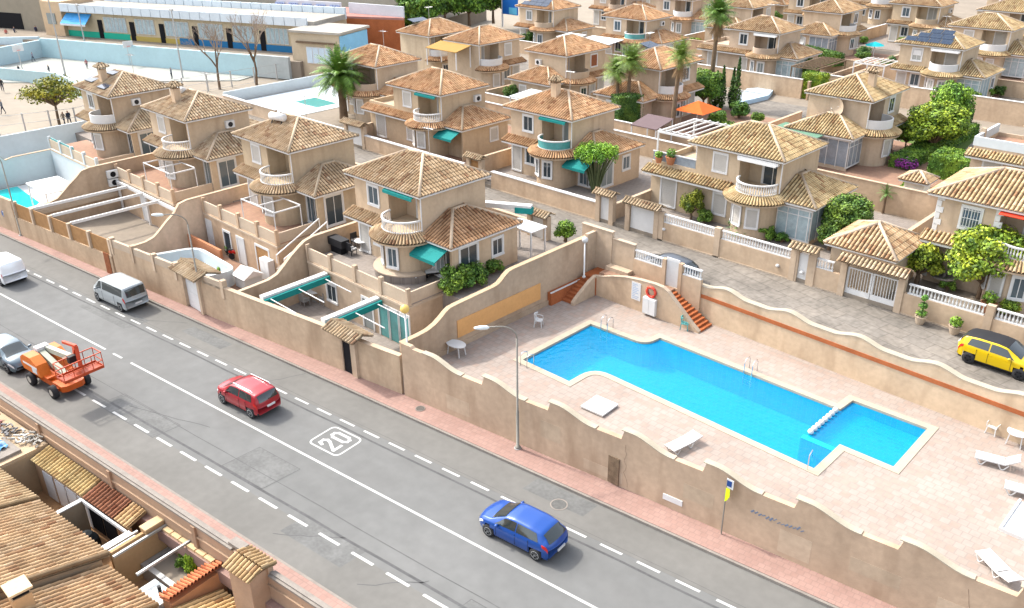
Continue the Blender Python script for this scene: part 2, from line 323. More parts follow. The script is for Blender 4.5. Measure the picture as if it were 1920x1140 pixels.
def bars_mesh(w,h):
    mb=MB(); n=int(w/.16)
    for i in range(n+1): mb.box(-w/2+i*w/n-.015,-.075,0,-w/2+i*w/n+.015,-.05,h)
    for z in (.1,h/2,h-.1): mb.box(-w/2,-.078,z-.015,w/2,-.05,z+.015)
    return mb
def window(root,t,pos,out,w,h,kind,name=None):
    """pos (a,b,c) sill centre, out: outward direction (a,b)"""
    f,fl=mapper(t); p=f(*pos); q=f(out[0],out[1],0); rot=atan2(q[1],q[0])+pi/2
    o=link(name or ('door' if kind in('door','wood_door') else 'window'),cmesh(('window_frame',w,h,kind),lambda:window_mesh(w,h,'door' if kind in('door','wood_door') else kind),'white'),root,p,rot)
    pk={'glass':('pane','glass'),'grid':('pane','glass'),'half':('pane','glass'),'shutter':('shutter','shutterpaint'),'door':('door_leaf','white'),'wood':('shutter','wood'),'wood_door':('door_leaf','wood')}[kind]
    link(pk[0],cmesh((pk[0],w,h,kind),lambda:pane_mesh(w,h,{'wood_door':'door'}.get(kind,kind)),pk[1]),o)
    if kind=='half': link('shutter',cmesh(('shutter_up',w,h),lambda:MB().box(-w/2,-.02,h*.45,w/2,.005,h),'white'),o)
    if kind=='grid': link('bars',cmesh(('bars',w,h),lambda:bars_mesh(w,h),'white'),o)
    return o
CX,CY=-2.03,.4
def villa_parts(t,garage,wingroof):
    f,fl=mapper(t); K=(t,garage)
    N=lambda:MB(f,fl)
    def wall():
        mb=N(); g=[(-7.3,.4)]+arc(CX,CY,1.62,180,360,16)+[(-.4,.4),(-.4,6.1),(-7.3,6.1)]
        mb.prism(g,-.3,2.9); mb.prism([(-7.3,.4),(-3.65,.4),(-3.65,1.9),(-.7,1.9),(-.7,.4),(-.4,.4),(-.4,6.1),(-7.3,6.1)],2.9,EAVE+.05)
        mb.box(-3.65,.4,EAVE-.22,-.7,.62,EAVE+.05)
        if garage: mb.box(-11.3,.42,-.3,-7.3,6.0,2.95); mb.box(-11.3,.42,2.95,-11.12,6.0,3.4); mb.box(-11.12,5.82,2.95,-7.3,6.0,3.4); mb.box(-11.12,.42,2.95,-7.3,.6,3.4)
        return mb
    def roof():
        mb=N(); s=1.45/3.2; c=EAVE+.02
        mb.tiles([(0,0),(7.9,0),(4.7,3.2),(3.2,3.2)],(-7.9,0,c),(1,0,0),(0,1,0),s)
        mb.tiles([(0,0),(6.4,0),(3.2,3.2)],(0,0,c),(0,1,0),(-1,0,0),s)
        mb.tiles([(0,0),(7.9,0),(4.7,3.2),(3.2,3.2)],(0,6.4,c),(-1,0,0),(0,-1,0),s)
        mb.tiles([(0,0),(6.4,0),(3.2,3.2)],(-7.9,6.4,c),(0,-1,0),(1,0,0),s)
        return mb
    def rcaps():
        mb=N(); z=EAVE+.08; r=z+1.45; a,b=(-3.2,3.2,r),(-4.7,3.2,r)
        caps(mb,[((0,0,z),a),((0,6.4,z),a),((-7.9,0,z),b),((-7.9,6.4,z),b),(a,b)]); return mb
    def fascia():
        mb=N(); c0,c1=EAVE-.1,EAVE+.02
        mb.box(-7.88,.02,c0,-.02,.1,c1); mb.box(-7.88,6.3,c0,-.02,6.38,c1); mb.box(-.1,.1,c0,-.02,6.3,c1); mb.box(-7.88,.1,c0,-7.8,6.3,c1)
        mb.box(-7.8,.1,EAVE-.04,-.1,6.3,EAVE-.02); return mb
    def skirt():
        mb=N(); n=34; ns=6; rows=[(1.45,3.08),(1.75,2.93),(1.76,2.97),(2.1,2.76),(2.11,2.8),(2.42,2.6)]; v=[];fs=[];uv=[]
        for i in range(n*ns+1):
            th=radians(176+188*i/(n*ns)); hh=.13*(.5-.5*cos(2*pi*(i%ns)/ns))**.7
            for r,z in rows: v.append((CX+r*cos(th),CY+r*sin(th),z+hh*(r/2.4)))
        k=len(rows)
        for i in range(n*ns):
            for j in range(k-1): fs.append((i*k+j,i*k+j+1,(i+1)*k+j+1,(i+1)*k+j)); uv.append([(i//ns+((i%ns)+.5)/ns,j//2+.5)]*4)
        mb.add(v,fs,uv); u=arc(CX,CY,2.36,176,364,24); mb.add([(x,y,2.58) for x,y in u],[tuple(range(len(u)-1,-1,-1))],[[(.5,.5)]*len(u)]); return mb
    def skirt_band():
        mb=N(); mb.ribbon(arc(CX,CY,2.30,176,364,24),2.44,2.58,.1); return mb
    def strip():
        mb=N(); l=-11.6 if garage else -7.7; mb.tiles([(0,0),(-4.0-l,0),(-4.0-l,.95),(0,.95)],(l,-.5,2.68),(1,0,0),(0,1,0),.42); mb.tube([(l,-.45,2.7),(l,.45,3.1)],.09,8); return mb
    def strip_fascia():
        l=-11.55 if garage else -7.65; return N().box(l,-.46,2.5,-4.05,-.38,2.66).box(l,-.4,2.6,-4.05,.42,2.64)
    def wing():
        mb=N(); mb.box(-.4,1.1,-.3,2.2,6.5,2.7); mb.box(2.0,.55,-.3,2.2,1.1,2.7); mb.box(-.4,.55,2.35,2.0,.75,2.7); return mb
    def wroof():
        mb=N(); c=2.74; s=1.25/2.65; Q=2.65
        mb.tiles([(0,0),(3.05,0),(.4,2.65),(0,2.65)],(-.4,.1,c),(1,0,0),(0,1,0),s)
        mb.tiles([(0,0),(6.5,0),(3.85,2.65),(2.65,2.65)],(2.65,.1,c),(0,1,0),(-1,0,0),s)
        mb.tiles([(0,0),(3.05,0),(3.05,2.65),(2.65,2.65)],(2.65,6.6,c),(-1,0,0),(0,-1,0),s)
        return mb
    def wcaps():
        mb=N(); z=2.8; caps(mb,[((2.65,.1,z),(0,2.75,z+1.25)),((2.65,6.6,z),(0,3.95,z+1.25)),((0,2.75,z+1.25),(0,3.95,z+1.25))]); mb.box(-.4,2.75,3.8,0,3.95,4.03); return mb
    def wfascia():
        return N().box(-.38,.12,2.6,2.63,.2,2.74).box(2.55,.2,2.6,2.63,6.58,2.74).box(-.38,.2,2.66,2.55,.56,2.7).box(2.2,.56,2.66,2.55,6.58,2.7)
    def slab():
        mb=N(); mb.prism(arc(CX,CY,1.58,180,360,20)+[(CX+1.58,CY+1.5),(CX-1.58,CY+1.5)],2.88,3.04); return mb
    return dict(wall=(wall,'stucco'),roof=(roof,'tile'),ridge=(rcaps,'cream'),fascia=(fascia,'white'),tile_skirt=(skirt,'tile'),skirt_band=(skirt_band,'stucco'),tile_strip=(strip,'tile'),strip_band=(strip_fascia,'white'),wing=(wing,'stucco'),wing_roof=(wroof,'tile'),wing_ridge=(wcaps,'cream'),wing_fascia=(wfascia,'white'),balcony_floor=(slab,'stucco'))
def balcony(t,kind):
    f,fl=mapper(t); mb=MB(f,fl); mb2=MB(f,fl); A=arc(CX,CY,1.56,180,360,24)
    if kind=='solid': mb.ribbon(A,2.9,3.85,.1); return [('balcony_parapet',mb,'white')]
    if kind=='cream': mb.ribbon(A,2.9,3.75,.1); return [('balcony_parapet',mb,'cream')]
    mb.ribbon(A,2.92,3.12,.12); mb.ribbon(A,3.72,3.82,.12)
    n=26
    if kind=='baluster':
        for i in range(n):
            th=radians(184+172*i/(n-1)); mb.lathe([(.03,0),(.055,.12),(.06,.2),(.03,.42),(.04,.6)],(CX+1.5*cos(th),CY+1.5*sin(th),3.12),6)
        return [('balustrade',mb,'white')]
    if kind=='bars':
        for i in range(n):
            th=radians(182+176*i/(n-1)); mb.tube([(CX+1.5*cos(th),CY+1.5*sin(th),3.12),(CX+1.5*cos(th),CY+1.5*sin(th),3.74)],.022,5)
        return [('balcony_rail',mb,'white')]
    mb2.ribbon(arc(CX,CY,1.53,180,360,24),3.12,3.72,.03)
    return [('balcony_rail',mb,'white'),('balcony_panel',mb2,'tealglass' if kind=='teal' else 'greyglass')]
DEFW=dict(up=('glass',-5.2,.95,1.3),rec='glass',bay=('glass','glass','glass'),g1=('door',-6.3),g2=('glass',-4.9),porch='sliding')
VR=random.Random(21)
def villa(label,C,t='A',tint=(1,1,1),rooftint=(1,1,1),garage=False,rail='bars',awn=None,up='glass',rec='glass',bay=('glass','glass'),g='glass',porch='sliding',chim=None,solar=None,ac=None,wing=True,strip=True,eave=9.0,side=True,group='tan two storey villas of the estate',wingtint=None,details=True):
    z=eave-EAVE; R=T('villa',label,'house',(C[0],C[1],z),0,group); f,fl=mapper(t); g_=VR.uniform(.93,1.05); tint=(tint[0]*g_,tint[1]*g_*VR.uniform(.985,1.01),tint[2]*g_*VR.uniform(.95,1.02)); g_=VR.uniform(.93,1.06); rooftint=tuple(c*g_ for c in rooftint)
    for n,(fn,mt) in villa_parts(t,garage,wing).items():
        if n.startswith('wing') and not wing: continue
        if n in('tile_strip','strip_band') and not strip: continue
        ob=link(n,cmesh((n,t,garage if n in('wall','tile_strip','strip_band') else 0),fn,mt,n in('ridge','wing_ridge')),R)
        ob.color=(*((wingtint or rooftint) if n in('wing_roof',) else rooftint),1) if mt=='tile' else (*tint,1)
    for n,mb,mt in balcony(t,rail):
        k=(n,t,rail)
        if k not in CACHE: CACHE[k]=mb.mesh(n,M[mt])
        link(n,CACHE[k],R,color=(*tint,1))
    window(R,t,(-5.25,.4,3.75),(0,-1),1.05,1.25,up)
    window(R,t,(-1.75,1.9,3.02),(0,-1),1.5,2.1,rec,'balcony_door')
    for ang,k in zip((228,258,292,318) if len(bay)==4 else ((240,285) if len(bay)==2 else (205,248,292)),bay):
        th=radians(ang); window(R,t,(CX+1.64*cos(th),CY+1.64*sin(th),.75),(cos(th),sin(th)),.72,1.3,k)
    if g: window(R,t,(-5.0,.4,.9 if not garage else .5),(0,-1),1.0,1.3 if not garage else 1.5,g)
    if garage: window(R,t,(-9.6,.42,.05),(0,-1),1.3,2.2,'shutter')
    elif details: window(R,t,(-6.6,.4,.05),(0,-1),.95,2.1,'shutter')
    if wing:
        if porch=='sliding':
            for j in (0,1): window(R,t,(.45+j*1.0,1.1,.02),(0,-1),.85,2.25,'glass','glass_door')
            window(R,t,(2.2,2.0,.1),(1,0),1.5,2.2,'glass','glass_door')
        elif porch=='glazed':
            def gl(fr): 
                mb=MB(f,fl)
                if fr:
                    for i in range(4): mb.box(-.38+i*.8,.5,0,-.32+i*.8,.57,2.35)
                    for i in range(4): mb.box(2.17,.57+i*.95,0,2.25,.63+i*.95,2.5)
                    mb.box(-.38,.49,2.28,2.2,.58,2.4); mb.box(-.38,.49,0,2.2,.58,.12); mb.box(-.38,.492,1.85,2.2,.575,1.9); mb.box(2.16,.6,2.38,2.26,3.5,2.5)
                else: mb.box(-.38,.53,.1,2.18,.55,2.3); mb.box(2.205,.6,.1,2.225,3.46,2.4)
                return mb
            o=link('porch_glazing',cmesh(('porch_frame',t),lambda:gl(1),'white'),R); link('pane',cmesh(('porch_pane',t,awn=='c'),lambda:gl(0),'curtain' if rail=='baluster' else 'greyglass'),o)
        if side: window(R,t,(2.2,4.6,.95),(1,0),.9,1.1,'glass' if porch!='none' else 'shutter')
    if awn in('teal','blue'):
        mb=MB(f,fl); mb.beam((-2.15,-.05,5.28),(-2.15,.55,5.44),2.9,.05); mb.box(-3.6,-.1,5.1,-.7,-.06,5.3); link('awning',mb.mesh('awning',M['teal']),R)
        if wing:
            mb=MB(f,fl); mb.beam((.85,-.75,1.95),(.85,.45,2.5),2.4,.04); mb.box(-.35,-.79,1.75,2.05,-.76,1.95); link('awning',mb.mesh('awning',M['teal']),R)
    if awn=='box':
        mb=MB(f,fl); mb.box(-3.7,.0,5.12,-.5,.3,5.34); mb.box(-3.6,-.12,5.05,-.6,-.02,5.15); link('awning_box',mb.mesh('awning_box',M['white']),R)
    if awn=='red':
        mb=MB(f,fl); mb.beam((-2.15,-.2,5.22),(-2.15,.5,5.4),3.0,.05); link('awning',mb.mesh('awning',M['red']),R)
    if chim:
        a,b=chim; zz=EAVE+1.45*min(b,-a,6.4-b,a+7.9)/3.2
        mb=MB(f,fl); mb.box(a-.3,b-.3,zz-.3,a+.3,b+.3,zz+1.15); o=link('chimney',mb.mesh('chimney',M['stucco']),R,color=(1.15,1.1,1.05,1))
        mb=MB(f,fl); 
        for u,v in ((-.26,-.26),(.26,-.26),(.26,.26),(-.26,.26)): mb.box(a+u-.05,b+v-.05,zz+1.15,a+u+.05,b+v+.05,zz+1.4)
        for U,V,O in (((1,0,0),(0,1,0),(a-.55,b-.55,0)),((0,1,0),(-1,0,0),(a+.55,b-.55,0)),((-1,0,0),(0,-1,0),(a+.55,b+.55,0)),((0,-1,0),(1,0,0),(a-.55,b+.55,0))): mb.tiles([(0,0),(1.1,0),(.55,.55)],(O[0],O[1],zz+1.36),U,V,.7)
        link('chimney_cap',mb.mesh('chimney_cap',M['tile']),o)
    mb=MB(f,fl); mb.tube([(-.3,.33,5.4),(-.3,.33,3.15)],.045,6); link('downpipe',mb.mesh('downpipe',M['white']),R)
    if VR.random()<.55:
        a,b=-4.2,4.6; zz=EAVE+.75; mb=MB(f,fl); mb.tube([(a,b,zz),(a,b,zz+2.2)],.025,5); mb.tube([(a-.5,b,zz+2.0),(a+.5,b,zz+2.05)],.018,4)
        for i in range(5): mb.tube([(a-.45+i*.22,b-.3,zz+2.03),(a-.45+i*.22,b+.3,zz+2.03)],.012,4)
        link('aerial',mb.mesh('aerial',M['metal']),R)
    if ac is None and VR.random()<.45: ac=[(-.4,VR.uniform(3.6,5.0),VR.uniform(3.9,4.5))]
    if solar=='front':
        s=1.45/3.2
        for r,(n,a0) in enumerate(((4,-7.0),(3,-5.9),(2,-4.9))):
            for i in range(n):
                x0=a0+i*1.32+.0; y0=.45+r*.85; mb=MB(f,fl); zf=lambda y:EAVE+.2+s*y
                mb.add([(x0,y0,zf(y0)),(x0+1.26,y0,zf(y0)),(x0+1.26,y0+.8,zf(y0+.8)),(x0,y0+.8,zf(y0+.8))]+[(x0,y0,zf(y0)-.05),(x0+1.26,y0,zf(y0)-.05),(x0+1.26,y0+.8,zf(y0+.8)-.05),(x0,y0+.8,zf(y0+.8)-.05)],[(0,1,2,3),(7,6,5,4),(4,5,1,0),(5,6,2,1),(6,7,3,2),(7,4,0,3)])
                link('solar_panel',mb.mesh('solar_panel',M['solar']),R)
    elif solar:
        for (a,b,w,d,tilt) in solar:
            zz=EAVE+1.45*min(b,-a,6.4-b,a+7.9)/3.2+.3; mb=MB(f,fl); mb.add([(a,b,zz),(a+w,b,zz),(a+w,b+d,zz+tilt),(a,b+d,zz+tilt)]+[(a,b,zz-.06),(a+w,b,zz-.06),(a+w,b+d,zz+tilt-.06),(a,b+d,zz+tilt-.06)],[(0,1,2,3),(7,6,5,4),(4,5,1,0),(5,6,2,1),(6,7,3,2),(7,4,0,3)])
            link('solar_panel',mb.mesh('solar_panel',M['solar']),R)
    if ac:
        for (a,b,c) in ac:
            mb=MB(f,fl); mb.box(a,b-.4,c,a+.3,b+.4,c+.6); o=link('air_conditioner',mb.mesh('air_conditioner',M['white']),R)
            mb=MB(f,fl); mb.tube([(a+.3,b,c+.3),(a+.32,b,c+.3)],.22,14); link('fan_grille',mb.mesh('fan_grille',M['black']),o)
    return R

# ---------------------------------------------------------------- setting: ground, road, pavements
RS=.1185
def yk(x): return 29.2+RS*x          # far kerb
def yn(x): return 17.58+.1215*x      # near kerb
WALLX=[-130,-95,-78,-53,-40.65,-34.7,-26.6,-19.5,-7.9,3,14]
WALLY=[14.6,18.7,20.8,23.95,25.7,26.6,27.6,28.5,29.8,31.1,32.4]
def yw(x):
    for i in range(len(WALLX)-1):
        if WALLX[i]<=x<=WALLX[i+1]: return WALLY[i]+(WALLY[i+1]-WALLY[i])*(x-WALLX[i])/(WALLX[i+1]-WALLX[i])
    return WALLY[0] if x<WALLX[0] else WALLY[-1]
solo('ground',MB().add([(-900,-300,-2.2),(400,-300,-2.2),(400,900,-2.2),(-900,900,-2.2)],[(0,1,2,3)]),M['earth'],kind='structure')
xs=[-400,20]
mb=MB(); mb.prism([(-400,yn(-400)-.1),(20,yn(20)-.1),(20,yk(20)+.1),(-400,yk(-400)+.1)],-2,0)
solo('road',mb,M['asphalt'],kind='structure')
# lighter worn strip in the parking lane and long joints
mb=MB()
mb.prism([(-300,yk(-300)-2.2),(18,yk(18)-2.2),(18,yk(18)-.02),(-300,yk(-300)-.02)],.0,.004,False)
mb.prism([(-300,yn(-300)+.02),(18,yn(18)+.02),(18,yn(18)+2.3),(-300,yn(-300)+2.3)],.0,.004,False)
solo('road_parking_lanes',mb,M['asphalt2'],kind='structure')
mb=MB()
def line(off,x0,x1,w,z=.009,base=yk):
    mb.add([(x0,base(x0)+off-w/2,z),(x1,base(x1)+off-w/2,z),(x1,base(x1)+off+w/2,z),(x0,base(x0)+off+w/2,z)],[(0,1,2,3)])
line(-5.72,-300,-53.2,.13); line(-5.72,-52.3,-51.3,.13); line(-5.72,-50.3,18,.13)
for i in range(-60,40):
    x=-44.9+i*1.87; line(-2.32-.004*(max(-x-45,0)),x,x+1.12,.13)
for i in range(-40,30):
    x=-47.7+i*2.13; line(2.28,x,x+1.32,.14,base=yn)
# speed roundel
def on_road(o,u,v):  # u along road towards -x .. local frame of the roundel
    return o
cxr,cyr=(-34.03,21.26,0.00)[:2]; ar=atan2(RS,1); DS=.86
ex=Vector((cos(ar),sin(ar),0)); ey=Vector((-sin(ar),cos(ar),0))
def rr(w,h,r,n=6):
    o=[]
    for sx,sy,a0 in ((1,1,0),(-1,1,90),(-1,-1,180),(1,-1,270)):
        for i in range(n+1): a=radians(a0+90*i/n); o.append((sx*(w/2-r)+r*cos(a),sy*(h/2-r)+r*sin(a)))
    return o
def road2(pts): return [Vector((cxr,cyr,.009))+ex*p[0]+ey*p[1] for p in pts]
o_,i_=rr(2.3,1.95,.34),rr(2.1,1.75,.26); n=len(o_); vv=[tuple(p) for p in road2(o_)+road2(i_)]
mb.add(vv,[(i,(i+1)%n,n+(i+1)%n,n+i) for i in range(n)])
def digit(strokes,ox,w):
    # local: text reads along +ey (across the road), tops towards -ex
    for (x0,y0,x1,y1) in strokes:
        pts=[]
        d=Vector((x1-x0,y1-y0)); L=d.length; d/=L; nn=Vector((-d.y,d.x))*w/2; d*=w*.5
        q=[(x0-d.x+nn.x,y0-d.y+nn.y),(x0-d.x-nn.x,y0-d.y-nn.y),(x1+d.x-nn.x,y1+d.y-nn.y),(x1+d.x+nn.x,y1+d.y+nn.y)]
        mb.add([tuple(Vector((cxr,cyr,.010+.0008*len(mb.f)%.003))+ex*(-b*DS)+ey*((a+ox)*DS)) for a,b in q],[(0,1,2,3)])
digit([(-.26,.42,-.18,.68),(-.18,.68,.12,.7),(.12,.7,.26,.48),(.26,.48,.2,.2),(.2,.2,-.28,-.62),(-.28,-.68,.3,-.68)],-.48,.2)
digit([(-.26,.45,-.26,-.45),(.26,.45,.26,-.45),(-.26,.45,-.1,.68),(-.1,.68,.1,.68),(.1,.68,.26,.45),(-.26,-.45,-.1,-.68),(-.1,-.68,.1,-.68),(.1,-.68,.26,-.45)],.45,.2)
solo('road_markings',mb,M['paintline'],kind='structure')
# second partial roundel at the lower edge of the road
# asphalt joints and cracks
mb=MB()
def crack(pts,w=.03,z=.006):
    for a,b in zip(pts,pts[1:]):
        d=Vector((b[0]-a[0],b[1]-a[1])).normalized(); nx,ny=-d.y*w/2,d.x*w/2
        mb.add([(a[0]+nx,a[1]+ny,z),(a[0]-nx,a[1]-ny,z),(b[0]-nx,b[1]-ny,z),(b[0]+nx,b[1]+ny,z)],[(0,1,2,3)])
rnd=random.Random(3)
def wob(off,x0,x1,base=yk,w=.035):
    p=[];x=x0
    while x<x1: p.append((x,base(x)+off+rnd.uniform(-.03,.03))); x+=2.5
    crack(p,w)
wob(-8.1,-120,10); wob(-2.75,-120,10,w=.12); wob(2.75,-120,10,yn,w=.14); wob(-2.0,-80,10,w=.02)
for a,b in (((-45.6,15.2),(-40.2,17.3)),((-30,14.9),(-27.4,17.0)),((-24.6,15.6),(-22.5,17.9)),((-56,20.3),(-52.8,22.6)),((-42,22.3),(-41.2,24.2))):
    p=[];
    for i in range(9): t=i/8; p.append((a[0]+(b[0]-a[0])*t+rnd.uniform(-.08,.08),a[1]+(b[1]-a[1])*t+rnd.uniform(-.05,.05)))
    crack(p,.045)
mp=MB()
for (u0,v0,l,w) in ((-36.5,-8.9,3.2,2.2),(-47,-9.6,5.5,1.6),(-30,-10.4,4,1.4),(-61,-3.4,6,1.7),(-24,-1.2,3.5,1.1),(-20.5,-9.9,2.6,1.5),(-52,-1.3,4.2,.9)):
    mp.add([(u0,yk(u0)+v0,.0055),(u0+l,yk(u0+l)+v0,.0055),(u0+l,yk(u0+l)+v0+w,.0055),(u0,yk(u0)+v0+w,.0055)],[(0,1,2,3)])
solo('road_patches',mp,mat('road_patch',(.134,.135,.131),.9,.2,noise=.2,nscale=.8),kind='structure')
for (u0,v0,l,w) in ((-36.5,-8.9,3.2,2.2),(-47,-9.6,5.5,1.6),(-20.5,-9.9,2.6,1.5)):
    q=[(u0,yk(u0)+v0),(u0+l,yk(u0+l)+v0),(u0+l,yk(u0+l)+v0+w),(u0,yk(u0)+v0+w)]; crack(q+[q[0]],.03,.0075)
solo('road_cracks',mb,mat('crack_filler',(.09,.09,.09),.9,.2,noise=.2),kind='structure')
def manhole(c,r,label,m1):
    R=T('manhole_cover',label,'manhole',(c[0],c[1],c[2]+.004)); mb=MB()
    for r0,r1 in ((r,r*.86),):
        mb.lathe([(r,0),(r,.012),(r1,.012),(r1,.004)],n=28)
    P('frame',mb,M['kerb'],R); mb=MB(); mb.lathe([(r*.84,0),(r*.84,.01),(r*.5,.012),(r*.45,.008),(.02,.01)],n=28); P('lid',mb,m1,R)
manhole((-21.89,25.46,0.00),.43,'round grey manhole cover in the road beyond the blue car',mat('cast_iron',(.10,.10,.095),.7,.3,noise=.2,nscale=6))
manhole((-32.96,26.28,0.16),.28,'small round cover set in the pink pavement',mat('cast_iron2',(.10,.09,.08),.7,.3,noise=.2,nscale=6))
# kerbs and pavements
mb=MB(); mb.prism([(-400,yk(-400)),(20,yk(20)),(20,yk(20)+.13),(-400,yk(-400)+.13)],-.5,.15); mb.prism([(-400,yn(-400)),(20,yn(20)),(20,yn(20)-.12),(-400,yn(-400)-.12)],-.5,.15)
solo('kerbs',mb,M['kerb'],kind='structure')
mb=MB(); mb.prism([(-400,yk(-400)+.16),(20,yk(20)+.16),(20,yw(20)+.2),(14,yw(14)+.2)]+[(x,yw(x)+.2) for x in WALLX[::-1][1:]]+[(-400,yk(-400)+1.6)],-.5,.146); solo('far_pavement',mb,M['pave'],kind='structure')
mb=MB(); mb.prism([(-400,yn(-400)-.12),(20,yn(20)-.12),(20,yn(20)-2.1),(-400,yn(-400)-2.1)],-.5,.146); solo('near_pavement',mb,M['pave'],kind='structure')
# estate terraces
mb=MB(); mb.prism([(-97,50.4),(40,50.4),(60,420),(-97,420)],-2,3.2); solo('estate_ground',mb,M['sand'],kind='structure')
mb=MB(); mb.prism([(-97,44.2),(-35.3,44.2),(-33.5,44.36),(-26,44.4),(14,42.7),(30,42.7),(30,50.5),(-97,50.5)],-2,2.95); solo('street',mb,M['street'],kind='structure')
mb=MB(); mb.prism([(-97,33),(-35.3,33),(-35.3,44.2),(-97,44.2)],-2,3.35); solo('upper_gardens',mb,M['terrace'],kind='structure')
mb=MB(); mb.prism([(-97,yw(-97)+.2)]+[(x,yw(x)+.2) for x in WALLX if -96<x<-34.6]+[(-34.9,33),(-97,33)],-2,.25); solo('lower_gardens',mb,M['terrace'],kind='structure')
mb=MB(); mb.prism([(-97,88),(30,88),(30,94),(-97,94)],3.0,3.206,False); solo('back_street',mb,M['street'],kind='structure')

# ---------------------------------------------------------------- community pool
D=1.3
deck_out=[(-35.6,yw(-35.6)+.15)]+[(x,yw(x)+.15) for x in WALLX if -35<x<14]+[(14,yw(14)+.15),(14,43.2),(-8,43.6),(-20.4,44.2),(-35.6,44.3)]
def fil(pts,r,n=6):
    "round listed corners: pts (x,y,r)"
    o=[]
    for i,p in enumerate(pts):
        if p[2]==0: o.append((p[0],p[1])); continue
        a=Vector(pts[i-1][:2]);b=Vector(p[:2]);c=Vector(pts[(i+1)%len(pts)][:2]); u=(a-b).normalized()*p[2]; w=(c-b).normalized()*p[2]
        for k in range(n+1): t=k/n; q=(b+u)*(1-t)**2+b*2*t*(1-t)+(b+w)*t*t; o.append((q.x,q.y))
    return o
PO=fil([(-31.15,32.75,0),(-27.55,32.75,0),(-27.55,34.95,1.3),(-13.72,34.62,0),(-13.72,37.35,0),(-11.02,37.35,0),(-11.1,41.75,0),(-15.05,41.7,0),(-15.15,40.4,0),(-26.85,40.5,0),(-26.95,39.2,.9),(-31.15,39.05,0)],0)
def offset(poly,d):
    o=[];n=len(poly)
    for i in range(n):
        a,b,c=Vector(poly[i-1]),Vector(poly[i]),Vector(poly[(i+1)%n]); e=(b-a).normalized();f=(c-b).normalized(); n1=Vector((e.y,-e.x));n2=Vector((f.y,-f.x)); m_=(n1+n2).normalized(); o.append(tuple(b+m_*(d/max(.35,m_.dot(n1)))))
    return o
P1=offset(PO,.42)
mb=MB(); mb.fill([deck_out,P1],D); n=len(deck_out); mb.add([(x,y,D) for x,y in deck_out]+[(x,y,-.8) for x,y in deck_out],[((i+1)%n,i,n+i,n+(i+1)%n) for i in range(n)])
solo('pool_deck',mb,M['deck'],kind='structure')
R=T('swimming_pool','blue swimming pool with cream coping beside the road wall','pool',(-21,37,D-1.7))
def rel(mb,c=(-21,37,D-1.7)): mb.v=[(p[0]-c[0],p[1]-c[1],p[2]-c[2]) for p in mb.v]; return mb
mb=MB(); n=len(PO); mb.add([(x,y,D+.03) for x,y in PO]+[(x,y,D+.03) for x,y in P1],[(i,n+i,n+(i+1)%n,(i+1)%n) for i in range(n)]); mb.add([(x,y,D+.03) for x,y in P1]+[(x,y,D-.3) for x,y in P1],[(i,n+i,n+(i+1)%n,(i+1)%n) for i in range(n)]); mb.add([(x,y,D+.03) for x,y in PO]+[(x,y,D-.13) for x,y in PO],[((i+1)%n,n+(i+1)%n,n+i,i) for i in range(n)])
P('coping',rel(mb),M['coping'],R)
mb=MB(); mb.add([(x,y,D-.13) for x,y in PO]+[(x,y,D-1.7) for x,y in PO],[((i+1)%n,n+(i+1)%n,n+i,i) for i in range(n)]); mb.fill([PO],D-1.7); mb.prism([(-15.18,40.3),(-15.1,41.9),(-11,41.9),(-10.9,37.2),(-15.18,37.1)],D-1.69,D-.7); 
for i,(a) in enumerate(range(3)): mb.box(-15.2+i*.3,34.7,D-1.69,-13.75,35.2+.45*i,D-.5-.3*i)
P('basin',rel(mb),M['pooltile'],R)
for i in range(8):
    t=i/7; P('lane_float',rel(MB().lathe([(.03,-.14),(.12,-.1),(.16,0),(.12,.1),(.03,.14)],(-15.3,40.15-2.75*t,D+.02),10)),M['white'],R,True)
mb=MB(); mb.box(-15.42,37.1,D-1.69,-15.18,40.45,D-.16); mb.box(-15.5,36.75,D-1.69,-13.72,37.1,D-.1); P('divider',rel(mb),M['pooltile'],R)
mb=MB(); mb.fill([offset(PO,.02)],D-.11); solo('water',mb,M['water'],kind='structure')
def ladder(p,ang,label):
    R=T('pool_ladder',label,'ladder',(p[0],p[1],D),ang)
    for s in (-.25,.25):
        mb=MB(); mb.tube([(-.45,s,0),(-.45,s,.6),(-.35,s,.78),(-.15,s,.82),(.08,s,.72),(.14,s,.5),(.14,s,-.9)],.024,7); P('handrail',mb,M['chrome'],R,True)
    for z in (-.75,-.45,-.15): P('rung',MB().box(.1,-.25,z,.18,.25,z+.03),M['chrome'],R)
ladder((-31.0+.95,39.05+.1,0),radians(-90),'steel pool ladder at the far left corner of the pool')
ladder((-30.55,32.75-.1,0),radians(90),'steel pool ladder at the near left corner of the pool')
ladder((-20.7,40.45+.1,0),radians(-90),'steel pool ladder halfway along the far pool edge')
mb=MB(); mb.tube([(-13.9,34.3,D),(-13.9,34.3,D+.85),(-14.0,34.8,D+.85),(-14.3,35.6,D+.1),(-14.3,35.7,D-.4)],.025,7); solo('pool_handrail',mb,M['chrome'],'single bent steel handrail beside the corner pool steps','handrail')
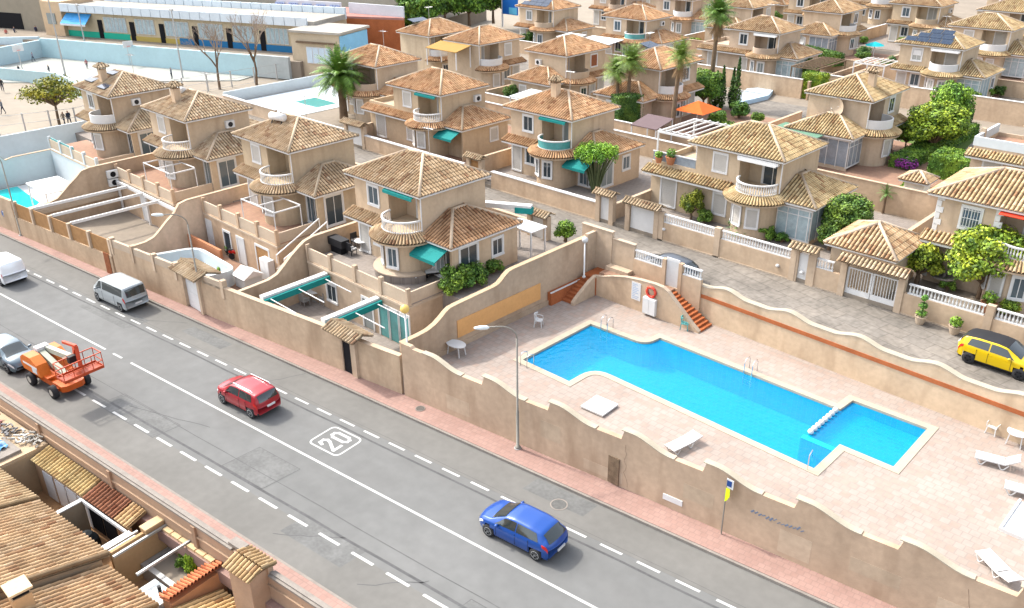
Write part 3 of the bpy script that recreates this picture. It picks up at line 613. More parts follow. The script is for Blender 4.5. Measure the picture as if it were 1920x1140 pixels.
# --------------------------------------------------------------- pool furniture
def plastic_chair(c,rot,label,m='plastic'):
    R=T('plastic_chair',label,'chair',c,rot)
    P('seat',MB().box(-.22,-.22,.40,.22,.24,.44),M[m],R)
    mb=MB(); A=arc(0,0,.25,200,340,10)
    for i in range(len(A)-1):
        if i in(2,4,5,7): mb.beam((A[i][0],A[i][1]*.9,.44),(A[i][0],A[i][1]*1.15,.84),.06,.02)
    mb.ribbon([(x,y*1.15) for x,y in A],.78,.88,.03); mb.ribbon([(x,y*.95) for x,y in A],.44,.52,.03); P('backrest',mb,M[m],R)
    for s in (-1,1):
        P('armrest',MB().tube([(s*.25,-.18,.66),(s*.28,.0,.66),(s*.27,.22,.62),(s*.25,.24,.42)],.022,6),M[m],R)
        for t in (-.24,.24): P('leg',MB().beam((s*.2,t*.85,.42),(s*.25,t,0),.05,.04),M[m],R)
plastic_chair((-35.52,38.44,1.30),radians(-20),'white plastic chair against the wall below the orange panel')
plastic_chair((-33.42,36.61,1.30),radians(-60),'white plastic chair standing alone nearest the left pool edge')
plastic_chair((-8.57,43.56,1.30),radians(170),'white plastic chair at the retaining wall beside the round table')
plastic_chair((-26.41,42.53,1.30),radians(-70),'dark green plastic chair at the foot of the brick stairs','tealglass')
def table(c,rx,ry,rot,label):
    R=T('plastic_table',label,'table',c,rot); mb=MB(); n=24; mb.prism([(rx*cos(2*pi*i/n),ry*sin(2*pi*i/n)) for i in range(n)],.68,.72); P('tabletop',mb,M['plastic'],R)
    for s in (-1,1):
        for t in (-1,1): P('leg',MB().beam((s*rx*.55,t*ry*.55,.68),(s*rx*.68,t*ry*.65,0),.06,.05),M['plastic'],R)
table((-34.53,30.56,1.30),.68,.45,.1,'white oval plastic table in the shade of the left wall')
table((-7.43,43.35,1.30),.5,.5,0,'white round plastic table by the retaining wall at the right edge')
def lounger(c,rot,label,back=35):
    R=T('sun_lounger',label,'sun lounger',c,rot); mb=MB()
    for i in range(11): mb.box(-.95+i*.115,-.32,.30,-.95+i*.115+.09,.32,.335)
    mb.box(-.97,-.34,.28,.34,-.30,.345); mb.box(-.97,.30,.28,.34,.34,.345); P('bed',mb,M['plastic'],R)
    mb=MB(); a=radians(back)
    for i in range(7): d=.02+i*.1; mb.beam((.33+d*cos(a),0,.31+d*sin(a)),(.33+(d+.08)*cos(a),0,.31+(d+.08)*sin(a)),.64,.035,(0,0,1))
    for s in (-1,1): mb.beam((.33,s*.32,.31),(.33+.72*cos(a),s*.32,.31+.72*sin(a)),.04,.06)
    P('backrest',mb,M['plastic'],R)
    for x in (-.72,.22):
        for s in (-.3,.3): P('leg',MB().tube([(x-.18,s,.3),(x-.02,s,.02),(x+.1,s,.02),(x+.28,s,.3)],.03,6),M['plastic'],R)
lounger((-7.51,40.86,1.30),.25,'white sun lounger with raised back beside the round table')
lounger((-5.71,39.33,1.30),.25,'white sun lounger cut by the right edge of the photo')
lounger((-19.30,31.83,1.30),radians(80),'white sun lounger lying close behind the wavy road wall',8)
lounger((-5.07,33.25,1.30),radians(-35),'white sun lounger folded flat behind the wall in the lower right corner',12)
R=T('pump_hatch','square cream hatch lid lying on the pool deck','hatch',(-24.61,31.82,1.30),.05); P('lid',MB().box(-.72,-.72,.06,.72,.72,.16),M['white'],R); P('frame',MB().box(-.66,-.66,0,.66,.66,.06),M['kerb'],R)
R=T('shower_tray','white raised shower tray at the lower right edge of the deck','shower tray',(-4.91,37.32,1.30),0); P('tray',MB().box(-.9,-1.3,0,.9,1.3,.1),M['white'],R); P('rim',MB().box(-.95,-1.35,0,-.85,1.35,.17).box(.85,-1.35,0,.95,1.35,.17).box(-.85,-1.35,0,.85,-1.27,.17),M['white'],R)
# --------------------------------------------------------------- boundary walls of the pool
def wave(t,lo,hi): # one wave module t in 0..1
    return lo+(hi-lo)*(.5+.5*cos(pi*min(1,max(0,(t-.12)/.5)))) if t<.66 else lo
R=T('road_wall','long rendered wall with wavy top between the pool and the road','wall',(-20,yw(-20),.1))
pts=[];top=[];x=-34.7
while x<=13:
    pts.append((x,yw(x))); k=(x+33.15)/4.2; 
    top.append(3.55 if x<-33.9 else wave(k%1,2.93,3.42) if x>-33.15 else 3.42)
    x+=.14
rr_=lambda mb: rel(mb,(-20,yw(-20),.1))
P('wall',rr_(MB().ribbon(pts,.1,top,.28)),M['wallstucco'],R,color=(.93,.89,.87,1))
mb=MB()
for k in range(12):
    x0=-33.15+4.2*k; q=[(x0+4.2*.66*i/16,yw(x0+4.2*.66*i/16)-.03) for i in range(17)]; z=[wave(.66*i/16,2.93,3.42) for i in range(17)]
    mb.ribbon(q,[a+.004 for a in z],[a+.05 for a in z],.34)
P('coping',rr_(mb),M['coping'],R)
a=(-21.08,28.70,0.50); xd=(-20.88,28.47,0.15)[0]
P('meter_door',rr_(MB().box(xd-.32,yw(xd)-.05,.2,xd+.32,yw(xd)+.02,1.75)),M['bark'],R)
xd=(-17.68,28.74,0.60)[0]; P('vent_panel',rr_(MB().beam((xd-.5,yw(xd-.5)-.02,.72),(xd+.5,yw(xd+.5)-.02,.72),.05,.3)),M['white'],R)
mb=MB()
rnd=random.Random(11)
xg=(-14.29,30.00,0.82)[0]
for i in range(14):
    x=-13.95+i*.17; z=1.95+rnd.uniform(-.06,.06); mb.beam((x,yw(x)-.012,z-.09),(x+.13,yw(x+.13)-.012,z+rnd.uniform(-.02,.1)),.012,rnd.uniform(.03,.09))
for k,(x0,z0,w,h) in enumerate(((-31.5,.5,1.6,.9),(-25.2,1.2,1.2,1.0),(-22.6,.35,2.2,.6),(-17.2,1.1,1.5,.8),(-12.6,.4,1.4,1.2),(-9.6,1.0,2.0,.7),(-6.2,.5,1.4,1.0))):
    o=P('repair_patch',rr_(MB().ribbon([(x0,yw(x0)-.004),(x0+w,yw(x0+w)-.004)],z0,z0+h,.02)),M['wallstucco'],R,color=(.90,.90,.89,1) if k%2 else (1.0,1.0,1.0,1))
ck=MB(); crn=random.Random(9)
for x0 in (-20.1,-5.0):
    x,z=x0,.3
    while z<2.4:
        x2,z2=x+crn.uniform(-.14,.14),z+crn.uniform(.15,.35); ck.beam((x,yw(x)-.003,z),(x2,yw(x2)-.003,z2),.008,.009,(0,1,0)); x,z=x2,z2
P('crack',rr_(ck),M['bark'],R)
P('graffiti',rr_(mb),mat('blue_grey_graffiti',(.16,.19,.25),.9,.1),R)
# left party wall with orange panel
R=T('party_wall','high stepped rendered wall with an orange panel left of the pool','wall',(-35.2,35,D-1))
c0=(-35.2,35,D-1); y=[27.0,28.0,28.6,29.0,29.5,30.0,30.4,30.7,31.2,34.4,34.8,35.1,35.4,35.7,36.1,43.9]; zt=[3.2,3.22,3.25,3.3,3.45,3.72,3.98,4.1,4.14,4.22,4.3,4.48,4.68,4.83,4.88,4.95]
P('wall',rel(MB().ribbon([(-35.1,a) for a in y][::-1],.2,zt[::-1],-.26),c0),M['wallstucco'],R,color=(.92,.88,.85,1))
P('coping',rel(MB().ribbon([(-35.06,a) for a in y][::-1],[z+.003 for z in zt[::-1]],[z+.055 for z in zt[::-1]],-.34),c0),M['cream'],R,color=(1.0,.92,.8,1))
p,q=(-35.08,31.20,3.16),(-35.08,38.58,3.14)
P('orange_panel',rel(MB().box(-35.1,p[1],1.95,-35.05,q[1],3.1),c0),mat('orange_render',(.62,.33,.13),.9,.1,noise=.07),R)
P('plinth',rel(MB().box(-35.1,28,1.2,-34.98,40.3,1.62),c0),M['wallstucco'],R,color=(.85,.82,.8,1))
# retaining wall
R=T('retaining_wall','long retaining wall with a red brick band between pool and upper street','wall',(-18,44.1,D-.4)); c0=(-18,44.1,D-.4)
RW=lambda x: 44.28 if x<-26 else 44.28-(x+26)*.0435
pts=[];top=[];x=-27.0
while x<14:
    t=((x+26.3)/4.3)%1; pts.append((x,RW(x))); top.append(3.62+.3*(.5+.5*cos(2*pi*min(1,t/.72)+pi)) if t<.72 else 3.62); x+=.16
P('wall',rel(MB().ribbon(pts,.9,top,.25),c0),M['wallstucco'],R,color=(1.1,1.08,1.02,1))
P('coping',rel(MB().ribbon([(a,b-.03) for a,b in pts],[z+.003 for z in top],[z+.05 for z in top],.42),c0),M['coping'],R)
bx=[p for p in pts if p[0]>-28]; P('brick_band',rel(MB().ribbon([(a,b-.04) for a,b in bx],2.86,3.1,.045),c0),M['brick'],R)
# corner walls up to the street
R=T('corner_wall','tall rendered wall corner at the top of the pool steps','wall',(-34,44.2,1.2)); c0=(-34,44.2,1.2)
P('wall',rel(MB().box(-36.2,44.1,1.2,-33.6,44.35,5.4).box(-33.6,44.15,1.2,-31.75,44.36,4.98).box(-35.2,43.2,1.2,-34.95,44.1,5.2),c0),M['wallstucco'],R)
P('coping',rel(MB().box(-36.25,44.06,5.403,-33.56,44.4,5.46).box(-33.55,44.1,4.983,-31.7,44.4,5.04),c0),M['cream'],R)
P('low_wall',rel(MB().box(-33.6,43.5,1.2,-31.75,44.1,3.2),c0),M['wallstucco'],R)
R=T('balustrade_wall','low street wall with white balusters and a white gate above the life ring','wall',(-29,44.2,1.2)); c0=(-29,44.2,1.2)
P('wall',rel(MB().box(-31.75,44.12,1.2,-29.45,44.34,4.05).box(-29.45,44.08,1.2,-29.2,44.38,4.75).box(-28.2,44.08,1.2,-27.95,44.38,4.75).box(-27.95,44.12,1.2,-26.5,44.34,4.05).box(-29.2,44.12,1.2,-28.2,44.34,2.95),c0),M['wallstucco'],R,color=(1.05,1,.95,1))
def balusters(x0,x1,y,z,step=.17,hh=.5,ax=0):
    mb=MB(); n=max(2,int(abs(x1-x0)/step))
    for i in range(n):
        u=x0+(x1-x0)*(i+.5)/n; mb.lathe([(.035,0),(.06,.1),(.065,.17),(.03,.34),(.045,hh)],(u,y,z) if not ax else (y,u,z),6)
    if not ax: mb.box(x0,y-.09,z+hh,x1,y+.09,z+hh+.08); mb.box(x0,y-.09,z-.07,x1,y+.09,z)
    else: mb.box(y-.09,x0,z+hh,y+.09,x1,z+hh+.08); mb.box(y-.09,x0,z-.07,y+.09,x1,z)
    return mb
P('balustrade',rel(balusters(-31.7,-29.5,44.23,4.13),c0),M['white'],R); P('balustrade',rel(balusters(-27.9,-26.55,44.23,4.13),c0),M['white'],R)
mb=MB(); 
for i in range(11): mb.box(-29.18+i*.09,44.2,2.95,-29.12+i*.09,44.24,4.85)
mb.box(-29.2,44.19,4.7,-28.2,44.25,4.9); mb.box(-29.19,44.215,2.97,-28.21,44.225,4.75); P('gate',rel(mb),M['white'],R) if 0 else P('gate',rel(mb,c0),M['white'],R)
# stairs down along the retaining wall
R=T('brick_stairs','red brick stairs with rendered flank wall and landing by the life ring','stairs',(-29,43.4,D)); c0=(-29,43.4,D)
mb=MB(); mb.box(-33.6,42.85,D-.3,-28.4,44.1,2.93); P('landing',rel(mb,c0),M['redtile'],R)
mb=MB(); n=11
for i in range(n): x0=-28.4+i*.27; mb.box(x0,42.85,D-.2,x0+.27,44.1,2.93-(i+1)*(2.93-D)/(n+1))
P('steps',rel(mb,c0),M['brick'],R)
mb=MB(); fx=[-33.95,-33.3,-32.2,-31.3,-30,-28.9,-28.3,-27.9,-27,-26,-25.45]; fz=[2.62,2.75,3.1,3.33,3.5,3.56,3.52,3.35,2.6,1.75,1.36]
mb.ribbon([(a,42.6) for a in fx],D-.2,fz,.24); P('flank_wall',rel(mb,c0),M['wallstucco'],R,color=(1.05,1,.95,1))
mb=MB(); mb.ribbon([(a,42.57) for a in fx],[z+.003 for z in fz],[z+.05 for z in fz],.3); P('coping',rel(mb,c0),M['cream'],R)
R=T('pool_steps','dark red tiled steps rising along the left wall','stairs',(-34.5,41.5,D)); c0=(-34.5,41.5,D)
mb=MB()
for i in range(8): mb.box(-34.75,40.4+i*.3,D-.2,-33.9,43.5,D+.16*(i+1)) if i<7 else mb.box(-34.75,42.5,D-.2,-33.62,44.1,D+.16*8)
P('steps',rel(mb,c0),M['brick'],R)
mb=MB(); mb.ribbon([(-33.9,y_) for y_ in (40.3,40.6,41.2,42,42.6)],D-.2,[1.5,1.75,2.1,2.55,2.75],-.25); P('flank_wall',rel(mb,c0),M['wallstucco'],R)
mb=MB(); mb.box(-35.08,39.3,D-.2,-34.75,44,2.2); P('ledge',rel(mb,c0),M['brick'],R); P('ledge_edge',rel(MB().box(-34.82,39.25,2.2,-34.72,44,2.26),c0),M['white'],R)
# signs and life ring on the flank wall
R=T('notice_board','white notice board with blue printed rules on the stair wall','notice board',(-30.30,42.58,2.67)); P('board',MB().box(-.36,-.03,-.62,.36,0,.62),M['white'],R)
mb=MB()
for i,(w) in enumerate((.4,.25,.45,.5,.35,.48,.2,.5,.4)): mb.box(-.28,-.036,.45-i*.12,-.28+w,-.031,.49-i*.12)
P('printed_lines',mb,mat('blue_print',(.30,.38,.52),.8,.2),R)
R=T('pool_cabinet','white double cabinet under the life ring on the stair wall','cabinet',(-29.11,42.58,1.45)); P('body',MB().box(-.48,-.22,0,.48,0,1.15),M['white'],R)
for s in (-.475,.01): P('cabinet_door',MB().box(s,-.245,.05,s+.465,-.221,1.1),M['white'],R)
R=T('life_ring','red life ring hanging above the white cabinet','life ring',(-29.10,42.52,3.00))
mb=MB(); mb.tube([(.33*cos(2*pi*i/20),0,.33*sin(2*pi*i/20)) for i in range(21)],.085,9,False); P('ring',mb,M['red'],R,True)
mb=MB()
for k in range(4): t=pi/4+k*pi/2; mb.tube([(.33*cos(t+d),0,.33*sin(t+d)) for d in (-.1,0,.1)],.09,9)
P('band',mb,M['lampred'],R)
# lamps
def globe_lamp(c,h,label,m1,m2,r=.22):
    R=T('globe_lamp',label,'lamp post',c); P('post',MB().lathe([(.12,0),(.12,.1),(.055,.15),(.05,h)],n=10),M['white'],R,True); P('globe',MB().lathe([(.06,h),(r*.8,h+r*.4),(r,h+r),(r*.8,h+r*1.6),(.04,h+r*2)],n=16),m1,R,True)
globe_lamp((-34.32,42.12,2.58),2.5,'white lamp post with a white globe at the top of the tiled steps',M['plastic'],0)
globe_lamp((-35.00,27.27,2.78),2.3,'white lamp post with a yellowed globe at the wall corner',mat('yellowed_globe',(.66,.45,.12),.4,.4),0,.27)
def street_lamp(c,h,dirv,label,red=False):
    R=T('street_lamp',label,'street lamp',c); mb=MB(); mb.tube([(0,0,0),(0,0,.12),(0,0,.13),(0,0,2.3),(0,0,2.32),(0,0,h-.9)],[.15,.15,.085,.08,.06,.05],10); P('pole',mb,M['pole'],R,True)
    d=Vector(dirv); mb=MB(); q=[(0,0,h-.9)]
    for i in range(9): t=pi/2*i/8; q.append(tuple(d*(.95*(1-cos(t)))+Vector((0,0,h-.9+.75*sin(t)))))
    q.append(tuple(d*1.4+Vector((0,0,h-.12)))); mb.tube(q,.04,8); P('arm',mb,M['pole'],R,True)
    a,b=d*1.35+Vector((0,0,h-.14)),d*2.1+Vector((0,0,h-.08)); mb=MB(); mb.tube([tuple(a),tuple(a+(b-a)*.15),tuple(a+(b-a)*.6),tuple(b)],[.04,.1,.115,.05],10); P('lamp_head',mb,mat('lamp_head',(.62,.68,.68),.35,.5),R,True)
    P('base_bolt',MB().lathe([(.2,0),(.2,.03),(.1,.04)],n=10),M['metal'],R)
street_lamp((-26.36,27.30,0.15),7.4,(-.55,-.84,0),'tall street lamp on the pavement in front of the wavy pool wall')
street_lamp((-53.16,24.02,0.15),7.4,(-.55,-.84,0),'tall street lamp on the pavement beside the white garage gate')
R=T('parking_sign','slim sign post with a yellow flag and a blue parking plate','road sign',(-15.08,28.80,0.15)); P('post',MB().tube([(0,0,0),(0,0,3.0)],.035,8),M['pole'],R)
P('sign_plate',MB().box(-.02,-.02,2.62,.32,.0,3.1),M['white'],R); P('sign_face',MB().box(0,-.03,2.72,.24,-.021,3.02),mat('sign_blue',(.01,.05,.2),.4,.4),R)
mb=MB(); mb.add([(0,-.03,2.62),(.22,-.1,2.66),(.26,-.12,2.3),(.12,-.05,2.0),(.0,-.03,1.85)],[(0,1,2),(0,2,3),(0,3,4)]); mb.add([(0,-.05,2.62),(.22,-.12,2.66),(.26,-.14,2.3),(.12,-.07,2.0),(.0,-.05,1.85)],[(2,1,0),(3,2,0),(4,3,0)]); P('yellow_flag',mb,mat('lime_yellow',(.50,.62,.01),.6,.3),R)
R=T('priority_sign','round blue road sign on the left wall by the lamp post','road sign',(-80.32,20.64,1.60)); mb=MB(); mb.tube([(0,0,0),(.03,-.09,0)],.36,20); P('sign_face',mb,mat('sign_blue2',(.015,.10,.33),.4,.4),R); mb=MB()
for u,z0,z1 in ((-.12,-.2,.16),(.1,-.16,.05)): mb.beam((.04+u*.95,-.1+u*.3,z0),(.04+u*.95,-.1+u*.3,z1),.02,.07,(0,1,0))
mb.beam((.04-.2,-.16,.16),(.05+.02,-.1,.2),.02,.07); P('arrow',mb,M['white'],R); P('post',MB().tube([(.0,.03,-1.5),(.0,.03,.3)],.03,8),M['pole'],R)
street_lamp((-78.09,20.80,0.15),7.2,(.3,-.95,0),'slanting looking street lamp at the left edge beside the blue round sign')

# ---------------------------------------------------------------- front row of villas with podium terraces
def wallthing(label,segs,c=None,name='garden_wall',mt='wallstucco',tint=(1,1,1),cop=None,extra=None):
    "segs: list of (pts, z0, ztop, thickness)"
    c=c or (segs[0][0][0][0],segs[0][0][0][1],segs[0][1] if not isinstance(segs[0][1],list) else segs[0][1][0])
    R=T(name,label,'wall',c); mb=MB(); mc=MB()
    for pts,z0,z1,th in segs:
        mb.ribbon(pts,z0,z1,th); zz=z1 if isinstance(z1,list) else [z1]*len(pts)
        if cop:
            s=1 if th>0 else -1
            P2=[]
            for i,p in enumerate(pts):
                a=Vector(pts[max(i-1,0)][:2]);b=Vector(pts[min(i+1,len(pts)-1)][:2]); d=(b-a).normalized(); P2.append((p[0]+d.y*.04*s,p[1]-d.x*.04*s))
            mc.ribbon(P2,[z+.003 for z in zz],[z+.06 for z in zz],th+.08*s)
    link('wall',rel(mb,c).mesh('wall',M[mt]),R,color=(*tint,1))
    if cop: link('coping',rel(mc,c).mesh('coping',M[cop]),R,color=(1.05,1,.95,1))
    return R,c
def canopy(R,c,x0,x1,y,z,depth=.9,axis='x',slope=.5,hip=False):
    "small two sided tiled gate roof, coordinates absolute"
    mb=MB(); h=depth/2
    if axis=='x':
        mb.tiles([(0,0),(x1-x0,0),(x1-x0,h),(0,h)],(x0,y-h,z),(1,0,0),(0,1,0),slope); mb.tiles([(0,0),(x1-x0,0),(x1-x0,h),(0,h)],(x1,y+h,z),(-1,0,0),(0,-1,0),slope); r=[((x0,y,z+h*slope+.06),(x1,y,z+h*slope+.06))]
    else:
        mb.tiles([(0,0),(x1-x0,0),(x1-x0,h),(0,h)],(y+h,x0,z),(0,1,0),(-1,0,0),slope); mb.tiles([(0,0),(x1-x0,0),(x1-x0,h),(0,h)],(y-h,x1,z),(0,-1,0),(1,0,0),slope); r=[((y,x0,z+h*slope+.06),(y,x1,z+h*slope+.06))]
    caps(mb,r,.09); o=link('tile_canopy',rel(mb,c).mesh('tile_canopy',M['tile']),R)
    return o
TINTS=[(1,1,1),(.97,.98,1.0),(1.03,1.0,.97),(1.0,.99,.96)]
villa('villa with solar panels and chimney at the far left of the front row',(-83.0,32.2),tint=(1,.98,.96),rail='solid',up='glass',rec='glass',bay=('shutter','shutter','shutter'),g=None,rooftint=(.95,.95,.95),chim=(-4.2,1.6),solar=[(-6.9,.8,1.7,1.0,.25),(-3.4,.5,1.6,1.0,.25),(-5.2,2.3,1.6,.9,.2)],ac=[(-.4,2.6,4.4)],group='front row of villas')
villa('villa with chimney but no solar panels second from left in the front row',(-69.3,32.6),tint=(1,.98,.97),rail='bars',up='shutter',rec='glass',bay=('shutter','shutter'),g=None,rooftint=(.93,.92,.92),chim=(-4.3,1.7),group='front row of villas')
villa('villa with cream sloping garden stair and closed white shutters third in the front row',(-55.1,33.3),tint=(1,.99,.97),rail='bars',up='shutter',rec='glass',bay=('shutter','shutter'),g=None,rooftint=(.97,.93,.9),group='front row of villas')
villa('villa with teal awnings and furnished terrace nearest the community pool',(-40.5,33.3),tint=(1.02,.98,.95),rail='bars',awn='teal',up='glass',rec='glass',bay=('glass','glass'),g='glass',rooftint=(.98,.93,.88),wingtint=(.82,.64,.55),group='front row of villas')
def parapet(x0,x1,y,z,R,c,panels=True):
    pass
def podium(C,xl,label,col=(1,1,1),mt='wallstucco'):
    xr=C[0]+2.1; yf=C[1]-3.1; c=(xr,yf,.2); R=T('terrace_podium',label,'terrace',c)
    link('wall',rel(MB().box(xl,yf,.2,xr,C[1]+.6,3.3),c).mesh('wall',M[mt]),R,color=(*col,1))
    link('floor',rel(MB().box(xl+.02,yf+.2,3.3,xr-.02,C[1]+.5,3.36),c).mesh('floor',M['terrace' if C[0]>-45 else 'redtile']),R)
    mb=MB(); n=4; L=(xr-xl)/n
    for i in range(n+1): x=xl+i*L; link('pillar',rel(MB().box(x-.14 if i else xl,yf-.03,3.3,min(x+.14,xr+.03),yf+.25,4.45),c).mesh('pillar',M[mt]),R,color=(*col,1))
    mb=MB()
    for i in range(n): mb.box(xl+i*L+.14,yf+.05,3.3,xl+(i+1)*L-.14,yf+.17,4.2)
    mb.box(xr-.17,yf+.25,3.3,xr-.05,C[1]+.5,4.15); link('parapet',rel(mb,c).mesh('parapet',M['cream']),R,color=(1.1,1.1,1.1,1))
    mb=MB(); mb.box(xl,yf-.06,3.1,xr+.06,yf-.001,3.24); mb.box(xr+.001,yf,3.1,xr+.06,C[1]+.5,3.24); link('ledge',rel(mb,c).mesh('ledge',M['cream']),R,color=(1.1,1.1,1.1,1))
    return R,c,yf
def wallwin(R,c,x,y,z,w,h,kind,name='window'):
    o=link(name,cmesh(('window_frame',w,h,kind),lambda:window_mesh(w,h,'door' if z<.6 else kind),'white'),R,(x-c[0],y-c[1],z-c[2]))
    pk={'glass':('pane','glass'),'grid':('pane','glass'),'shutter':('shutter','white'),'wood':('door_leaf','tan_wood'),'curtain':('pane','tealglass')}[kind]
    link(pk[0],cmesh((pk[0],w,h,kind),lambda:pane_mesh(w,h,kind),pk[1]),o)
PD=[((-40.5,33.3),-49.2,'terrace podium below the villa with teal awnings'),((-55.1,33.3),-63.6,'terrace podium with white doors and wooden garage door below the third front villa'),((-69.3,32.6),-77.8,'terrace podium with air conditioners beside it below the second front villa'),((-83.0,32.2),-92,'pale terrace podium above the turquoise pool at the far left')]
R,c,yf=podium(*PD[0]); wallwin(R,c,-46.6,yf,1.0,1.0,1.2,'glass'); wallwin(R,c,-42.6,yf,.3,1.0,2.1,'glass','door')
for i in range(3): wallwin(R,c,-40.9+i*1.0,yf,.3,.92,2.2,'curtain','glass_door')
R,c,yf=podium(*PD[1],col=(1.05,.98,.92)); wallwin(R,c,-60.3,yf,.5,.9,1.9,'glass'); wallwin(R,c,-58.3,yf,.3,.9,2.1,'shutter','door'); wallwin(R,c,-55.2,yf,.3,1.7,2.2,'wood','garage_door'); wallwin(R,c,-63,yf,.6,.7,2.0,'shutter','door')
R,c,yf=podium(*PD[2],col=(1.02,.96,.9)); wallwin(R,c,-73,yf,.3,.8,2.1,'shutter','door')
R,c,yf=podium(*PD[3],mt='whitewall')
# party walls between the lots
def party(x,label,yr,band=True,tint=(1,.97,.94),z0=2.5,z1=4.65,mt='wallstucco'):
    ys=[yr,yr+2.5,yr+3.2,yr+3.8,yr+4.4,yr+5,yr+5.6,yr+6.3,43.8]; zs=[z0,z0+.1,z0+.3,z0+.75,z0+1.25,z0+1.65,z1-.15,z1,z1+.1]
    R,c=wallthing(label,[([(x,a) for a in ys][::-1],.2,zs[::-1],-.22)],tint=tint,cop='cream',name='party_wall',mt=mt)
    if band: link('band',rel(MB().box(x-.012,yr+.8,1.6,x+.24,yr+9,1.95),c).mesh('band',M['cream']),R,color=(1.1,1.1,1.1,1))
party(-49.5,'S-curved party wall between the third and fourth front villas',yw(-49.5)+.3,False)
party(-63.9,'S-curved party wall with pale band between the second and third front villas',yw(-63.9)+.3,False,(1.32,1.3,1.32),1.9,4.4)
party(-78.0,'S-curved party wall with pale band and air conditioners on its face',yw(-78)+.3,True,(.98,.94,.9),2.2,4.5)
party(-92.3,'white party wall at the far left end of the front row',yw(-92.3)+.3,False,(.95,1,1),2.0,3.0,'whitewall')
for k,z in enumerate((2.6,3.35)):
    R=T('air_conditioner',('lower','upper')[k]+' of two white air conditioners on the party wall at the far left','air conditioner',(-77.6,29.1,z)); P('case',MB().box(-.2,-.45,0,.15,.45,.65),M['white'],R); P('fan_grille',MB().tube([(.15,0,.32),(.17,0,.32)],.25,14),M['dark'],R)
# road side garden walls
def rw(x0,x1,n=10): return [(x0+(x1-x0)*i/n,yw(x0+(x1-x0)*i/n)) for i in range(n+1)]
R,c=wallthing('plain rendered road wall in front of the villa with teal awnings',[(rw(-50.4,-39.6),.1,2.75,.25),(rw(-38.6,-34.9,4),.1,2.62,.25)],tint=(1,.97,.92),cop='cream',name='road_wall')
dx=-39.1
R2=T('garden_door','dark brown narrow door with tiled canopy in the road wall','door',(dx,yw(dx),.15)); c=(dx,yw(dx),.15)
P('surround',rel(MB().box(dx-.9,yw(dx)-.06,.1,dx-.42,yw(dx)+.32,2.85).box(dx+.42,yw(dx)-.06,.1,dx+.9,yw(dx)+.32,2.85).box(dx-.42,yw(dx)+.04,2.2,dx+.42,yw(dx)+.3,2.85),c),M['wallstucco'],R2)
P('door_leaf',rel(MB().box(dx-.42,yw(dx)+.02,.15,dx+.42,yw(dx)+.08,2.2),c),M['dark'],R2); canopy(R2,c,dx-1.55,dx+1.55,yw(dx)+.14,2.86,1.5,slope=.42)
R,c=wallthing('rendered road wall with pale inset panels in front of the third front villa',[(rw(-63.6,-54.9),.1,2.6,.25),(rw(-53.1,-50.4,4),.1,2.75,.25)],tint=(.98,.93,.87),cop=None,name='road_wall')
mb=MB(); 
for a,b in ((-63.3,-61.0),(-60.6,-58.4),(-58.0,-55.9),(-52.9,-50.6)): mb.ribbon(rw(a,b,3),2.603,3.15,.2)
P('inset_panel',rel(mb,c),M['cream'],R); mb=MB()
for x in (-63.5,-60.8,-58.2,-55.6,-50.45): mb.box(x-.18,yw(x)-.04,2.0,x+.18,yw(x)+.3,3.3)
P('pillar',rel(mb,c),M['wallstucco'],R)
dx=-54.0
R2=T('garage_gate','white garage gate with tiled canopy in the road wall','gate',(dx,yw(dx),.15)); c=(dx,yw(dx),.15)
P('pillar',rel(MB().box(dx-1.25,yw(dx)-.1,.1,dx-.9,yw(dx)+.35,2.9),c),M['wallstucco'],R2); P('pillar',rel(MB().box(dx+.9,yw(dx)-.02,.1,dx+1.2,yw(dx)+.38,2.9),c),M['wallstucco'],R2)
mb=MB()
for i in range(6): mb.box(dx-.9,yw(dx)+.1+.006*(i%2),.16+i*.4,dx+.9,yw(dx)+.16,.16+(i+1)*.4-.012)
P('door_leaf',rel(mb,c),M['white'],R2); canopy(R2,c,dx-1.9,dx+1.7,yw(dx)+.5,2.9,2.0,slope=.35)
R,c=wallthing('low road wall topped with tan wooden panels at the far left',[(rw(-78.4,-63.9),.1,1.75,.25)],tint=(.98,.93,.86),cop=None,name='road_wall')
for i in range(5):
    x0=-78.1+i*2.85; q=rw(x0+.18,x0+2.67,2); o=link('fence_panel',rel(MB().ribbon([(a,b+.1) for a,b in q],1.753,3.0,.06),c).mesh('fence_panel',M['tan_wood']),R)
mb=MB()
for i in range(6): x=-78.1+i*2.85; mb.box(x-.16,yw(x)-.03,1.753,x+.16,yw(x)+.3,3.1)
P('pillar',rel(mb,c),M['wallstucco'],R)
P('door_leaf',rel(MB().beam((-64.9,yw(-64.9)-.02,1.0),(-64.2,yw(-64.2)-.02,1.0),.06,1.7),c),M['wood'],R)
R,c=wallthing('rendered road wall end with blue sign at the left edge',[(rw(-92.3,-78.5),.1,3.1,.25)],tint=(.95,.92,.88),name='road_wall')
R,c=wallthing('road wall far beyond the left edge of the front row',[(rw(-128,-92.4),.1,2.6,.25)],tint=(1.3,1.3,1.3),name='road_wall')
# carport of white beams behind the fence panels
R=T('pergola','white pergola beams over the empty sandy yard at the far left','pergola',(-70,26,.2)); c=(-70,26,.2)
for i in range(3):
    x=-75.2+i*2.85; P('beam',rel(MB().beam((x,yw(x)+.25,3.05),(x,29.4,3.0),.16,.22),c),M['white'],R)
P('cross_beam',rel(MB().beam((-77.5,29.3,2.95),(-65.0,29.3,2.9),.2,.25),c),M['white'],R)
for x in (-77.3,-72,-66.5): P('post',rel(MB().box(x-.08,29.22,.2,x+.08,29.38,2.8),c),M['white'],R)
mb=MB(); mb.prism([(-77.7,22),(-64.1,23.4),(-64.1,29.3),(-77.7,29.3)],.2,.262,False); solo('sandy_yard',mb,M['sand'],kind='structure')
